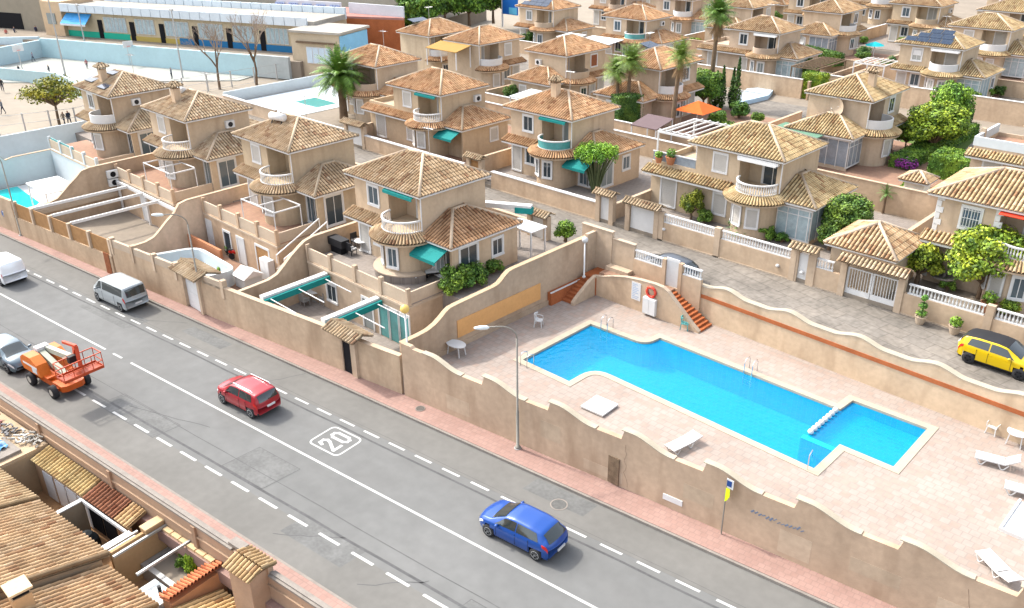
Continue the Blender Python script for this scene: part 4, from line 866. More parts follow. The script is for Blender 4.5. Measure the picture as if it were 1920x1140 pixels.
# empty pale pool basin in the third lot
R=T('raised_pool','empty pale blue raised pool behind the inset panel wall','pool',(-58.5,26.5,.25)); c=(-58.5,26.5,.25)
a=fil([(-62.8,24.5,.3),(-55.8,25.1,.3),(-55.2,28.1,1.2),(-61.5,28.3,1.2)],0); b=offset(a[::-1] if False else a,-.3)
mb=MB(); n=len(a); z=1.5; mb.add([(x,y,z) for x,y in a]+[(x,y,z) for x,y in b]+[(x,y,.25) for x,y in a]+[(x,y,.5) for x,y in b],[(i,(i+1)%n,n+(i+1)%n,n+i) for i in range(n)]+[(2*n+i,2*n+(i+1)%n,(i+1)%n,i) for i in range(n)]+[(n+i,n+(i+1)%n,3*n+(i+1)%n,3*n+i) for i in range(n)]); mb.fill([b],.5)
P('basin',rel(mb,c),M['whitewall'],R)
P('tile_wall',rel(MB().box(-63.5,28.5,.25,-58.5,28.7,1.9),c),M['pot'],R)
mb=MB(); mb.prism([(-63.5,24.2),(-50,25.2),(-50,30.1),(-63.5,30.1)],.2,.262,False); solo('tiled_yard',mb,M['redtile'],kind='structure')
R=T('garden_shed','small white canopy shed behind the road wall','shed',(-54.51,28.42,0.30)); P('body',MB().box(-.7,-.7,0,.7,.7,.9),M['whitewall'],R); mb=MB(); mb.add([(-.85,-.85,.9),(.85,-.85,.9),(.85,.85,.9),(-.85,.85,.9),(-.85,0,1.4),(.85,0,1.4)],[(0,1,5,4),(2,3,4,5),(0,4,3),(1,2,5)]); P('roof',mb,M['white'],R)
R=T('cabinet','white metal cabinet against the S-curved party wall','cabinet',(-54.28,29.92,0.30)); P('body',MB().box(-.6,-.25,0,.6,.25,1.7),M['white'],R); P('cabinet_door',MB().box(-.58,-.27,.05,-.01,-.251,1.65).box(.01,-.27,.05,.58,-.251,1.65),M['white'],R)
# awnings of the fourth lot
def patio_awning(x,y0,y1,label):
    R=T('patio_awning',label,'awning',(x,y1,.3)); c=(x,y1,.3)
    P('cassette',rel(MB().beam((x,y0,2.9),(x,y1,2.95),.42,.28),c),M['white'],R); P('canvas',rel(MB().beam((x+.35,y0,2.68),(x+.35,y1,2.75),.22,.4),c),M['teal'],R)
    for d in (.1,3.3): pass
    for y in (y0+.4,(y0+y1)/2,y1-.4): P('support_rod',rel(MB().tube([(x+.2,y,2.85),(x+3.3,y,2.8)],.035,6),c),M['white'],R)
patio_awning(-46.9,yw(-46.9)+.3,30.1,'left of two white awnings with teal canvas over the sunken patio')
patio_awning(-41.3,yw(-41.3)+.3,30.1,'right of two white awnings with teal canvas over the sunken patio')
mb=MB(); mb.prism([(-41.8,yw(-41.8)+.35),(-36.0,yw(-36)+.35),(-36.0,yw(-36)+1.5),(-41.8,yw(-41.8)+1.6)],.24,.32); 
R=T('plunge_pool','small turquoise plunge pool behind the road wall of the sunken patio','pool',(-39,27.2,.2)); c=(-39,27.2,.2); P('rim',rel(mb,c),M['white'],R); mb=MB(); mb.prism([(-41.5,yw(-41.5)+.5),(-36.3,yw(-36.3)+.5),(-36.3,yw(-36.3)+1.25),(-41.5,yw(-41.5)+1.35)],.3,.33); P('water',rel(mb,c),mat('turquoise_water',(.02,.38,.36),.08,.6,noise=.1,nscale=1.5),R)
def seat_set(c,z,label,n=4,tc='white',cc='metal',rad=.95,cat='table'):
    R=T('garden_table',label,'table',(c[0],c[1],z)); P('tabletop',MB().lathe([(.5,.70),(.52,.72),(.52,.75),(.02,.75)],n=18),M[tc],R); P('pedestal',MB().lathe([(.28,0),(.28,.04),(.05,.08),(.05,.7)],n=10),M['metal'],R)
    return R
def garden_chair(c,rot,label,m1='metal',m2='white',group=None):
    R=T('garden_chair',label,'chair',c,rot,group); P('seat_cushion',MB().box(-.25,-.25,.4,.25,.25,.5),M[m2],R); mb=MB(); mb.box(-.27,.22,.4,.27,.28,.95); mb.box(-.3,-.25,.36,.3,.28,.4); P('frame',mb,M[m1],R)
    for s in (-.27,.27): P('armrest',MB().box(s-.03,-.25,.6,s+.03,.25,.64),M[m1],R)
    for s in (-.26,.26):
        for t in (-.22,.22): P('leg',MB().box(s-.02,t-.02,0,s+.02,t+.02,.4),M[m1],R)
tc=(-48.91,30.31,0.30); seat_set(tc,.26,'round white patio table in the sunken patio')
for k,(dx,dy,r) in enumerate(((-.95,.1,pi/2),(.95,.1,-pi/2),(.1,-.95,pi),(0,.95,0))): garden_chair((tc[0]+dx,tc[1]+dy,.26),r,('grey patio chair left of the round white table','grey patio chair right of the round white table','grey patio chair on the road side of the round white table','grey patio chair on the house side of the round white table')[k],'metal','metal')
tc=(-47.66,33.79,3.40); seat_set(tc,3.36,'low white table among dark chairs on the villa terrace')
for k,(dx,dy,r) in enumerate(((-1,.2,pi/2),(1,.2,-pi/2),(.1,-1,pi),(0,1,0))): garden_chair((tc[0]+dx,tc[1]+dy,3.36),r,('black chair with white cushion left of the terrace table','black chair with white cushion right of the terrace table','black chair on the parapet side of the terrace table','black chair by the wall behind the terrace table')[k],'black','white')
R=T('barbecue','black covered barbecue on the left end of the villa terrace','barbecue',(-48.62,32.51,3.36)); P('cover',MB().box(-.8,-.35,.5,.8,.35,1.05),M['black'],R); P('cart',MB().box(-.6,-.3,0,.6,.3,.5),M['dark'],R)
def chaise(c,rot,label):
    R=T('chaise_longue',label,'lounge chair',c,rot); P('mattress',MB().box(-.9,-.3,.3,.3,.3,.42),M['white'],R); P('backrest',MB().beam((.3,0,.36),(.85,0,.95),.6,.12),M['white'],R); P('frame',MB().box(-.92,-.33,.2,.5,.33,.3).box(-.85,-.3,0,-.75,.3,.2).box(.2,-.3,0,.3,.3,.2),M['black'],R)
chaise((-41.24,34.18,3.40),radians(55),'left white lounge chair under the teal awning'); chaise((-40.48,34.53,3.40),radians(60),'right white lounge chair under the teal awning')
R=T('coffee_table','small white topped dark table beside the terrace parapet','table',(-40.96,32.92,3.40)); P('tabletop',MB().box(-.45,-.3,.36,.45,.3,.42),M['white'],R); P('body',MB().box(-.42,-.27,0,.42,.27,.36),M['dark'],R)
R=T('planter_bench','curved rendered bench around the bay window of the terrace','bench',(-40.5+CX,33.7,3.36)); A=arc(0,0,2.25,175,350,24); P('base',MB().ribbon(A,0,.5,.62),M['terrace'],R); P('bench_top',MB().ribbon(arc(0,0,2.3,175,350,24),.503,.58,.7),M['cream'],R)
# left villa garden: turquoise pool, white walls
R=T('turquoise_pool','bright turquoise pool at the left edge of the photo','pool',(-88,25,.2)); c=(-88,25,.2)
P('rim',rel(MB().prism([(-92,20.5),(-79.5,22.0),(-79.5,24.9),(-92,25.5)],.22,.3),c),M['white'],R); P('water',rel(MB().prism([(-91.7,21),(-82.0,22.2),(-85.2,24.9),(-91.7,25.2)],.3,.34),c),mat('turquoise_water2',(.0,.55,.56),.08,.6,noise=.06,nscale=1),R)
mb=MB(); mb.prism([(-92,19.5),(-78.3,21),(-78.3,30),(-92,30)],.2,.256,False); solo('white_pool_terrace',mb,M['white'],kind='structure')
R=T('terrace_awning','flat white canopy beside the turquoise pool','canopy',(-81.5,25.2,.25)); P('roof',MB().box(-2.4,-1.4,2.4,2.2,1.4,2.5),M['white'],R)
for s in (-2.2,2.0):
    for t in (-1.3,1.3): P('post',MB().box(s-.05,t-.05,0,s+.05,t+.05,2.4),M['white'],R)
R,c=wallthing('white garden wall behind the turquoise pool',[([(-79.5,36.8),(-95.8,35.0),(-95.8,20)],.2,4.4,.25)],mt='whitewall',name='garden_wall')
P('glass_rail',rel(MB().box(-91.5,29.2,3.4,-86,29.26,4.4),c),M['tealglass'],R)
garden_chair((-100.47,29.31,0.30),.4,'dark lounge chair beside the turquoise pool','black','black'); tc=(-99.90,30.35,0.30); seat_set(tc,.26,'white round table beside the turquoise pool')

# ---------------------------------------------------------------- rows of villas behind
OR=(1.12,.90,.76); YL=(1.02,1.0,.84); BR=(.95,.86,.76)
villa('villa with closed white garage door and teal awnings left of the rubber hedge tree',(-60.6,53.0),rail='baluster',awn='teal',up='shutter',rec='shutter',bay=('shutter','shutter'),g='shutter',rooftint=OR,porch='none',garage=True,tint=(1,.97,.94),group='second row of villas')
villa('villa with teal glass balcony and small chimney behind the round green tree',(-45.7,54.0),rail='teal',awn='teal',up='glass',rec='glass',bay=('glass','glass'),g='glass',rooftint=OR,chim=(-3.9,2.4),tint=(1.0,.97,.94),group='second row of villas')
villa('large villa with white baluster balcony and roof terrace above the white garage',(-27.4,55.1),rail='baluster',awn='box',up='shutter',rec='glass',bay=('glass','shutter','shutter'),g='shutter',rooftint=YL,garage=True,porch='glazed',tint=(.98,.97,.97),group='second row of villas')
villa('villa with quoined corner and barred window at the right edge',(-9.9,55.3),rail='baluster',awn='red',up='grid',rec='glass',bay=('glass','shutter','glass'),g='grid',rooftint=(1.15,1.08,.95),porch='none',tint=(.98,.96,.95),group='second row of villas',details=False)
villa('villa half hidden behind the big date palm',(-75.6,57.3),rail='cream',up='shutter',rec='shutter',bay=('shutter','shutter'),g='shutter',rooftint=OR,porch='none',group='second row of villas')
villa('villa with blue solar roof and white roof terrace beside the school',(-86.3,74.0),'B',rail='solid',rec='shutter',up='glass',bay=('shutter','glass'),rooftint=OR,wing=False,solar=[(-6.6,4.2,2.6,1.2,.25),(-3.8,4.2,2.6,1.2,.25)],group='third row of villas')
villa('villa with mustard awning over its front roof terrace',(-77.0,73.8),'B',rail='solid',rec='shutter',up='shutter',bay=('shutter','shutter'),rooftint=OR,wing=False,group='third row of villas')
villa('villa with brown wooden balcony door and low orange front wing',(-64.5,75.1),'B',rail='cream',rec='wood_door',up='wood',bay=('glass','glass'),rooftint=OR,porch='none',group='third row of villas')
villa('villa with solar panels behind the slim fan palms',(-52.3,75.6),'B',rail='solid',rec='glass',up='glass',bay=('shutter','glass'),rooftint=OR,solar=[(-7.5,3.9,2.0,1.3,.35),(-5.2,3.9,2.0,1.3,.35)],porch='none',group='third row of villas')
villa('villa with satellite dish, chimney and blue balcony panels',(-30.5,76.2),'B',rail='solid',rec='glass',up='glass',bay=('shutter','shutter'),rooftint=YL,porch='glazed',chim=(-3.0,1.6),group='third row of villas')
villa('villa with dark solar panels stepping up its front roof',(-33.6,107),rail='solid',awn='box',up='half',rec='shutter',bay=('glass','glass','glass'),g='glass',rooftint=YL,solar='front',porch='glazed',group='fourth row of villas')
villa('villa with square trimmed hedge beside its glazed porch',(-54.3,103.6),rail='cream',awn='box',up='glass',rec='glass',bay=('glass','glass'),g='shutter',rooftint=BR,porch='glazed',garage=True,group='fourth row of villas')
villa('villa with turquoise balcony panels in the far middle',(-73.4,102),rail='teal',up='glass',rec='glass',bay=('glass','glass'),g='glass',rooftint=OR,porch='glazed',group='fourth row of villas')
villa('villa with pale blue solar roof in front of the pines',(-90.0,101.6),rail='cream',up='glass',rec='glass',bay=('glass','glass'),g=None,rooftint=OR,solar='front',porch='none',group='fourth row of villas')
villa('villa with white balcony wall and low wing by the long trimmed hedge',(-56.3,125),'B',rail='solid',rec='glass',up='glass',bay=('glass','glass'),rooftint=BR,porch='glazed',group='far rows of villas')
villa('villa behind the crown of the tallest fan palm',(-68.6,121.7),'B',rail='solid',rec='glass',up='shutter',bay=('glass','glass'),rooftint=BR,porch='none',group='far rows of villas')
villa('far villa with glass balcony door at the top right of centre',(-48.5,140.5),rail='cream',up='glass',rec='glass',bay=('glass','glass'),g='glass',rooftint=BR,porch='none',group='far rows of villas')
villa('villa with long roof and white balcony at the top right edge',(-33.8,124),rail='solid',up='shutter',rec='shutter',bay=('shutter','shutter'),g=None,rooftint=YL,porch='glazed',garage=True,group='far rows of villas')
villa('far villa at the very top beside the right edge',(-29,150),rail='solid',up='glass',rec='glass',bay=('glass','glass'),g='glass',rooftint=BR,porch='none',group='far rows of villas')
villa('far villa between the two top right roofs',(-44,165),'B',rail='solid',up='glass',rec='glass',bay=('glass','glass'),rooftint=BR,porch='none',group='far rows of villas')
villa('far villa at the top behind the palm crown',(-80,148),rail='solid',up='glass',rec='glass',bay=('glass','glass'),rooftint=OR,porch='none',group='far rows of villas')
villa('far villa at the top edge left of the tallest palm',(-96,146),rail='solid',up='glass',rec='glass',bay=('glass','glass'),rooftint=OR,porch='none',garage=True,group='far rows of villas')
villa('far villa with shaded balcony at the top edge right of centre',(-63,158),rail='solid',up='glass',rec='glass',bay=('glass','glass'),rooftint=BR,porch='none',group='far rows of villas')
villa('villa mostly outside the right edge with a white walled roof terrace',(-10.5,76),rail='solid',up='glass',rec='glass',bay=('glass','glass'),rooftint=YL,garage=True,porch='none',group='third row of villas')
villa('farthest villa at the top right corner',(-20,170),rail='solid',up='glass',rec='glass',bay=('glass','glass'),rooftint=BR,porch='none',group='far rows of villas')
# satellite dishes
def dish(c,r,label,m1='cream',az_=-1.9):
    R=T('satellite_dish',label,'satellite dish',c,az_); mb=MB(); n=18; rows=[(0,0),(.5,.06),(.8,.16),(1,.26)]; v=[(0,-.0,0)]
    for a,d in rows[1:]:
        for k in range(n): t=2*pi*k/n; v.append((-d*r,a*r*cos(t),a*r*sin(t)))
    f=[(0,1+(k+1)%n,1+k) for k in range(n)]
    for i in range(2):
        for k in range(n): f.append((1+i*n+k,1+i*n+(k+1)%n,1+(i+1)*n+(k+1)%n,1+(i+1)*n+k))
    mb.add([(-p[0],p[1],p[2]) for p in v],f); P('reflector',mb,M[m1],R,True); P('feed_arm',MB().tube([(.25*r,0,-r),(1.0*r,0,-.1*r)],.03,6),M['metal'],R); P('bracket',MB().tube([(0,0,0),(-.4,0,-.2)],.05,6),M['metal'],R)
dish((-33.6,76.35,8.2),.8,'big cream satellite dish on the wall above the yellow tiled wing')
dish((-55.68,79.91,6.50),.6,'white satellite dish on the villa wall behind the fan palms','white'); dish((-56.09,112.98,7.00),.7,'grey satellite dish on the shaded villa wall left of the hedge','metal')
# quoins of the right edge villa
Q=[o for o in COL.objects if o.get('label','').startswith('villa with quoined')][0]
for x in (-7.33,-3.9):
    mb=MB()
    for i in range(14): w=.42 if i%2 else .26; mb.box(x-.03,.36,(0 if x<-5 else 3.0)+i*.395,x+w,.5,(0 if x<-5 else 3.0)+i*.395+.36) if (x<-5 or i<6) else 0
    link('quoins',mb.mesh('quoins',M['white']),Q)
# ---------------------------------------------------------------- street side walls of the second row, north side of the street
YS=50.35
def street_wall(label,x0,x1,z1,bal,tint=(1,1,1),z0=2.9,y=YS,name='garden_wall',segs=None,pill=None,balz=.5,bmat='white'):
    R,c=wallthing(label,[([(x0,y),(x1,y)],z0,z1,.25)],tint=tint,name=name)
    link('plinth',rel(MB().box(x0,y-.05,z0,x1,y-.001,z0+.14),c).mesh('plinth',M['cream']),R,color=(1,1,1,1))
    for a,b in bal:
        if balz: link('balustrade',rel(balusters(a,b,y+.125,z1+.075,.2,balz),c).mesh('balustrade',M[bmat]),R)
        else: link('coping',rel(MB().box(a,y-.06,z1+.003,b,y+.31,z1+.08),c).mesh('coping',M['white']),R)
    for a in (pill or []): link('pillar',rel(MB().box(a-.22,y-.05,z0,a+.22,y+.3,z1+.75),c).mesh('pillar',M['wallstucco']),R)
    return R,c
street_wall('street wall with two runs of white balusters in front of the large villa',-34.2,-23.5,4.35,[(-33.9,-29.6),(-29.0,-23.7)],(1.03,1,.96),pill=(-34.0,-29.3,-23.45))
street_wall('short street wall between the narrow white gate and the double white gate',-22.3,-20.2,4.3,[(-22.1,-20.9)],(1.03,1,.96),pill=(-22.35,))
street_wall('street wall with white balusters in front of the quoined villa at the right',-16.6,0,4.3,[(-16.2,-11.9),(-11.3,-6.5),(-6,0)],(1.03,1,.96),pill=(-11.6,-6.2))
street_wall('low white capped street wall in front of the villa with the teal balcony',-51.5,-39.9,4.4,[(-51.5,-39.9)],(1.05,1.0,.95),balz=0)
street_wall('white capped street wall in front of the villa with the white garage door',-69,-55,4.35,[(-69,-55)],(1.05,1.0,.95),balz=0)
street_wall('far left street wall below the big date palm',-84,-72.2,4.3,[(-84,-72.2)],(1.1,1.1,1.1),balz=0)
def street_gate(x,w,label,canz=5.15,cw=None,arch=False,leaf='white',pill=True,y=YS,mt='white',dep=1.0,two=False,z0=2.95,h=2.0):
    R=T('street_gate',label,'gate',(x,y,z0)); c=(x,y,z0)
    for s in (-1,1): P('pillar',rel(MB().box(x+s*(w/2+.2)-.2,y-.08,z0,x+s*(w/2+.2)+.2,y+.33,canz-.05),c),M['wallstucco'],R)
    for k in range(2 if two else 1):
        a=x-w/2+(w/2*k if two else 0); b=a+(w/2 if two else w); mb=MB(); 
        if mt=='bars':
            mb.box(a+.02,y+.1,z0+.05,b-.02,y+.16,z0+.6); mb.box(a+.02,y+.09,z0+h-.08,b-.02,y+.17,z0+h); mb.box(a+.02,y+.09,z0+.6,a+.1,y+.17,z0+h-.08); mb.box(b-.1,y+.09,z0+.6,b-.02,y+.17,z0+h-.08)
            for i in range(9): u=a+.12+(b-a-.24)*i/8; mb.box(u-.018,y+.12,z0+.6,u+.018,y+.145,z0+h-.08)
        else: mb.box(a+.02,y+.1,z0+.04,b-.02,y+.16,z0+h)
        P('gate_leaf',rel(mb,c),M['white'] if leaf=='white' else M[leaf],R)
    canopy(R,c,x-(cw or w)/2-.55,x+(cw or w)/2+.55,y+.1,canz-.05,dep)
street_gate(-22.9,.95,'narrow white street gate with small tiled canopy',5.35)
street_gate(-18.4,3.2,'double white barred street gate with tiled canopy',5.45,mt='bars',two=True,dep=1.3)
street_gate(-35.7,2.2,'white sliding garage gate below the roof terrace of the large villa',5.25,dep=1.1)
street_gate(-39.2,.9,'tiled canopy gate beside the round green tree',5.3)
street_gate(-53.5,1.1,'tiled canopy gate with slatted fence left of the yellow shrub',5.3,leaf='tan_wood')
street_gate(-70.6,2.4,'white garage gate with tiled canopy near the big date palm',5.3,dep=1.2)
# side walls between second row plots
def side_wall(label,x,y0,y1,z1,tint=(1,.97,.93),z0=2.9,cop='cream',mt='wallstucco'):
    return wallthing(label,[([(x,y1),(x,y0)],z0,z1,-.22)],tint=tint,cop=cop,mt=mt)
side_wall('plot wall between the round green tree and the large villa',-38.6,50.7,66,4.4,tint=(1.05,.98,.92))
side_wall('plot wall left of the villa with the teal balcony',-54.4,50.7,66,4.7,tint=(1.05,.97,.9))
side_wall('plot wall left of the villa with the white garage',-71.6,50.7,66,4.6)
wallthing('rear wall behind the second row of villas',[([(-90,66.2),(-39,66.2)],2.9,5.0,.22)],tint=(.98,.95,.9),cop='white')
wallthing('rear wall between the large villa and the satellite dish villa',[([(-38.4,66.2),(-19.5,66.2),(-5,65.6)],2.9,5.4,.22)],tint=(1,.97,.93),cop='cream')
side_wall('plot wall with pale top beside the orange parasol',-40.6,66.5,84,5.2,tint=(1.15,1.1,1.1))
side_wall('curved plot wall right of the large villa',-19.6,57,66,4.9,tint=(1,.97,.93))
wallthing('tall garden wall in front of the villa with stepped solar panels',[([(-46,100.6),(-24,100.6)],3.1,5.6,.25)],tint=(1.0,.96,.92),cop='white')
wallthing('garden wall in front of the villa with the square hedge',[([(-70,97.2),(-47.5,97.2)],3.1,5.4,.25)],tint=(1.02,.98,.93),cop='white')
wallthing('white topped wall with pale wedge by the fourth row',[([(-46.5,97),(-46.5,112)],3.1,5.3,.22)],tint=(.95,.85,.78),cop='cream')
wallthing('tan garden wall behind the fourth row of villas',[([(-95,114),(-24,114)],3.1,5.0,.22)],tint=(.98,.95,.9),cop='cream')
wallthing('garden wall in front of the turquoise balcony villa',[([(-97,97.2),(-71,97.2)],3.1,5.0,.22)],tint=(1.02,.98,.93),cop='white')
wallthing('low garden wall in front of the third row on the left',[([(-92,70.2),(-41,70.2)],3.1,4.7,.2)],tint=(1.05,1.0,.95),cop='white')
# roof terraces and pergolas
def pergola(label,x0,x1,y0,y1,z0,z1,n,mt='white',name='pergola',along='x'):
    R=T(name,label,'pergola',((x0+x1)/2,(y0+y1)/2,z0)); c=((x0+x1)/2,(y0+y1)/2,z0)
    for a in (x0,x1):
        for b in (y0,y1): P('post',rel(MB().box(a-.06,b-.06,z0,a+.06,b+.06,z1),c),M[mt],R)
    P('frame',rel(MB().box(x0-.08,y0-.06,z1,x1+.08,y0+.06,z1+.14).box(x0-.08,y1-.06,z1,x1+.08,y1+.06,z1+.14).box(x0-.06,y0+.06,z1,x0+.06,y1-.06,z1+.14).box(x1-.06,y0+.06,z1,x1+.06,y1-.06,z1+.14),c),M[mt],R); mb=MB()
    for i in range(1,n): u=x0+(x1-x0)*i/n; mb.box(u-.04,y0-.05,z1+.143,u+.04,y1+.05,z1+.24)
    P('slats',rel(mb,c),M[mt],R); return R
pergola('white pergola on the roof terrace of the large villa',-38.6,-35.0,56.0,61.0,6.6,9.0,5)
R=T('terrace_railing','glass railing on the roof terrace of the large villa','railing',(-36.7,55.6,6.9)); mb=MB(); mb.box(-1.95,-.02,.05,1.9,.02,.7); P('panel',mb,M['greyglass'],R); P('rail',MB().box(-2.0,-.05,.7,1.95,.05,.78),M['white'],R)
pergola('brown timber pergola beside the square hedge',-50.2,-47,99.5,107,3.2,6.2,9,'bark')
pergola('white pergola frame left of the villa with stepped solar panels',-45.5,-41.8,106,110,3.2,6.3,6)
def flat_canopy(label,x0,x1,y0,y1,z,h,mt,col=(1,1,1),tilt=0):
    R=T('canopy',label,'canopy',((x0+x1)/2,(y0+y1)/2,z)); w,d=(x1-x0)/2,(y1-y0)/2; mb=MB(); mb.add([(-w,-d,h),(w,-d,h),(w,d,h+tilt),(-w,d,h+tilt),(-w,-d,h-.08),(w,-d,h-.08),(w,d,h+tilt-.08),(-w,d,h+tilt-.08)],[(0,1,2,3),(7,6,5,4),(0,4,5,1),(1,5,6,2),(2,6,7,3),(3,7,4,0)]); link('roof',mb.mesh('roof',M[mt]),R,color=(*col,1))
    for s in (-w+.1,w-.1):
        for t,zz in ((-d+.1,h),(d-.1,h+tilt)): P('post',MB().box(s-.05,t-.05,0,s+.05,t+.05,zz-.08),M['white'],R)
    return R
flat_canopy('mustard awning over the roof terrace of the third row villa',-83.8,-78.4,71.3,73.8,6.3,2.1,'canvas',(.40,.24,.075),.5)
flat_canopy('grey glass veranda roof below the brown door villa',-66.0,-57.5,67.5,71,3.2,2.6,'whitewall',(1,1,1),.2)
flat_canopy('mauve awning beside the slim fan palm',-49.6,-46.6,67.2,70,3.2,2.4,'canvas',(.17,.125,.13),.5)
flat_canopy('white veranda roof in front of the turquoise balcony villa',-81.5,-76,96,100.5,3.2,3.0,'canvas',(.9,.9,.9),.3)
flat_canopy('small dark edged white roof beside the far chimney',-86.5,-83.3,98.3,101.3,3.2,2.9,'canvas',(.9,.9,.9),.2)
flat_canopy('green flat roof behind the large villa',-38.0,-33.3,70.5,75.5,3.2,3.0,'canvas',(.14,.26,.18),.0)
flat_canopy('white flat veranda behind the villa with teal awnings',-40.0,-37.4,40.2,41.8,3.35,2.2,'canvas',(.95,.95,.95),.0)
R=T('rear_awning','white awning with teal end behind the villa with teal awnings','awning',(-41.0,41.3,6.0)); P('cassette',MB().beam((-2.6,-.9,.15),(1.6,1.1,.25),.5,.35),M['white'],R); P('canvas',MB().beam((.6,.55,.02),(1.7,1.1,.05),.52,.4),M['teal'],R)
R=T('parasol','orange parasol roof in the garden behind the large villa','parasol',(-48.56,77.12,3.20)); mb=MB(); w=1.75; mb.add([(-w,-w,2.2),(w,-w,2.2),(w,w,2.2),(-w,w,2.2),(0,0,3.1)],[(0,1,4),(1,2,4),(2,3,4),(3,0,4),(3,2,1,0)]); P('canopy',mb,M['orange'],R); P('pole',MB().tube([(0,0,0),(0,0,2.2)],.07,8),M['white'],R)
R=T('parasol','turquoise parasol on the terrace beside the long hedge','parasol',(-52.61,128.59,3.20)); P('canopy',MB().lathe([(1.3,1.5),(.7,1.8),(.05,2.0)],n=12),mat('turquoise_canvas',(.01,.36,.40),.8,.2),R); P('pole',MB().tube([(0,0,0),(0,0,1.5)],.06,8),M['white'],R)
# little tiled garden houses
def casita(label,C,w,d,h,rise=1.2,tint=(1,1,1),rt=(1.05,.98,.9),z=3.2):
    R=T('garden_house',label,'garden house',(C[0],C[1],z)); link('wall',MB().box(-w+.4,.4,0,-.4,d-.4,h).mesh('wall',M['stucco']),R,color=(*tint,1)); mb=MB(); m_=min(w,d)/2; s=rise/m_
    if w>=d: A=[[(0,0),(w,0),(w-m_,m_),(m_,m_)],[(0,0),(d,0),(m_,m_)]]
    else: A=[[(0,0),(w,0),(m_,m_)],[(0,0),(d,0),(d-m_,m_),(m_,m_)]]
    mb.tiles(A[0],(-w,0,h),(1,0,0),(0,1,0),s); mb.tiles(A[1],(0,0,h),(0,1,0),(-1,0,0),s); mb.tiles(A[0],(0,d,h),(-1,0,0),(0,-1,0),s); mb.tiles(A[1],(-w,d,h),(0,-1,0),(1,0,0),s)
    link('roof',mb.mesh('roof',M['tile']),R,color=(*rt,1)); mb=MB(); z=h+.06
    r=[(-m_,m_,z+rise),(-w+m_,m_ if w>=d else d-m_,z+rise)] if w>=d else [(-m_,m_,z+rise),(-m_,d-m_,z+rise)]
    if w>=d: caps(mb,[((0,0,z),r[0]),((0,d,z),r[0]),((-w,0,z),r[1]),((-w,d,z),r[1]),(r[0],r[1])])
    else: caps(mb,[((0,0,z),r[0]),((-w,0,z),r[0]),((0,d,z),r[1]),((-w,d,z),r[1]),(r[0],r[1])])
    link('ridge',mb.mesh('ridge',M['cream'],True),R); mb=MB(); mb.box(-w+.05,.05,h-.15,-.05,.12,h-.02); mb.box(-.12,.12,h-.15,-.05,d-.05,h-.02); link('fascia',mb.mesh('fascia',M['white']),R); return R
p=(-17.36,51.03,5.80); casita('hip roofed garage pavilion between the double gate and the quoined villa',(p[0],p[1]),4.7,5.0,2.6,1.2,rt=(1.1,1.0,.9))
p=(-21.87,67.65,5.60); casita('tiny white garden hut with a tiled roof by the clipped hedge',(p[0],p[1]),2.3,2.2,2.4,.55,tint=(1.7,2,2.3))
# potted plants on the street

# ---------------------------------------------------------------- school at the upper left
M['schoolsand']=mat('school_ground',(.27,.235,.19),.95,.1,noise=.1,nscale=.15)
mb=MB(); mb.prism([(-97,12),(-97,420),(-700,420),(-700,-40)],-2,1.9); solo('school_ground',mb,M['schoolsand'],kind='structure')
SA=radians(20.2); SX=Vector((cos(SA),sin(SA),0)); SY=Vector((-sin(SA),cos(SA),0)); SO=Vector((-151,50.7,2))
def S(u,v,z=0): p=SO+SX*u+SY*v; return (p.x,p.y,2+z)
class SB(MB):
    def __init__(s): super().__init__(lambda u,v,z:S(u,v,z))
mb=SB(); mb.prism([(-70,-22),(10,-16),(40,-3),(40,.1),(-70,.1)],-.1,.02,False); solo('court',mb,M['court'],kind='structure')
def sthing(name,label,cat,u,v,z=0): return T(name,label,cat,S(u,v,z))
def SP(name,mb,m1,R,col=None):
    l=R.location; mb.v=[(p[0]-l.x,p[1]-l.y,p[2]-l.z) for p in mb.v]; return P(name,mb,m1,R,color=col)
R=sthing('court_wall','long pale blue concrete wall behind the school court','wall',0,0); SP('wall',SB().box(-1,0,0,41,.5,2.9),M['whitewall'],R,(.72,.92,.95,1)); SP('wall_end',SB().box(41,0,0,46.4,.5,3.0),M['whitewall'],R,(.75,.75,.72,1)); SP('return_wall',SB().box(-1.5,-8,0,-1,.5,2.6),M['whitewall'],R,(.78,.92,.95,1))
mb=SB(); mb.prism([(-40,-4),(-1.5,-1),(-1.5,1.2),(-40,-.5)],0,1.6); solo('school_ramp',mb,M['sand'],kind='structure')
R=sthing('court_wall','pale wall along the school ramp at the left edge','wall',-20,-4); SP('wall',SB().ribbon([(-45,-6.0),(-12,-2.2),(-3,1.5)],0,[2.6,2.7,2.8],.4),M['whitewall'],R,(.85,.93,.97,1))
R=sthing('court_wall','low pale wall between the court and the school pavement','wall',0,-18); q=[(-138.81,39.60,1.90),(-128.41,43.63,1.90),(-117.71,42.50,1.90)]; mb=MB(); mb.ribbon([(p[0],p[1]) for p in q],1.9,3.6,.4); SP('wall',mb,M['whitewall'],R,(.72,.88,.88,1))
mb=SB(); mb.prism([(-60,.5),(48,.5),(48,60),(-60,60)],-.1,2.4); solo('school_terrace',mb,M['sand'],kind='structure')
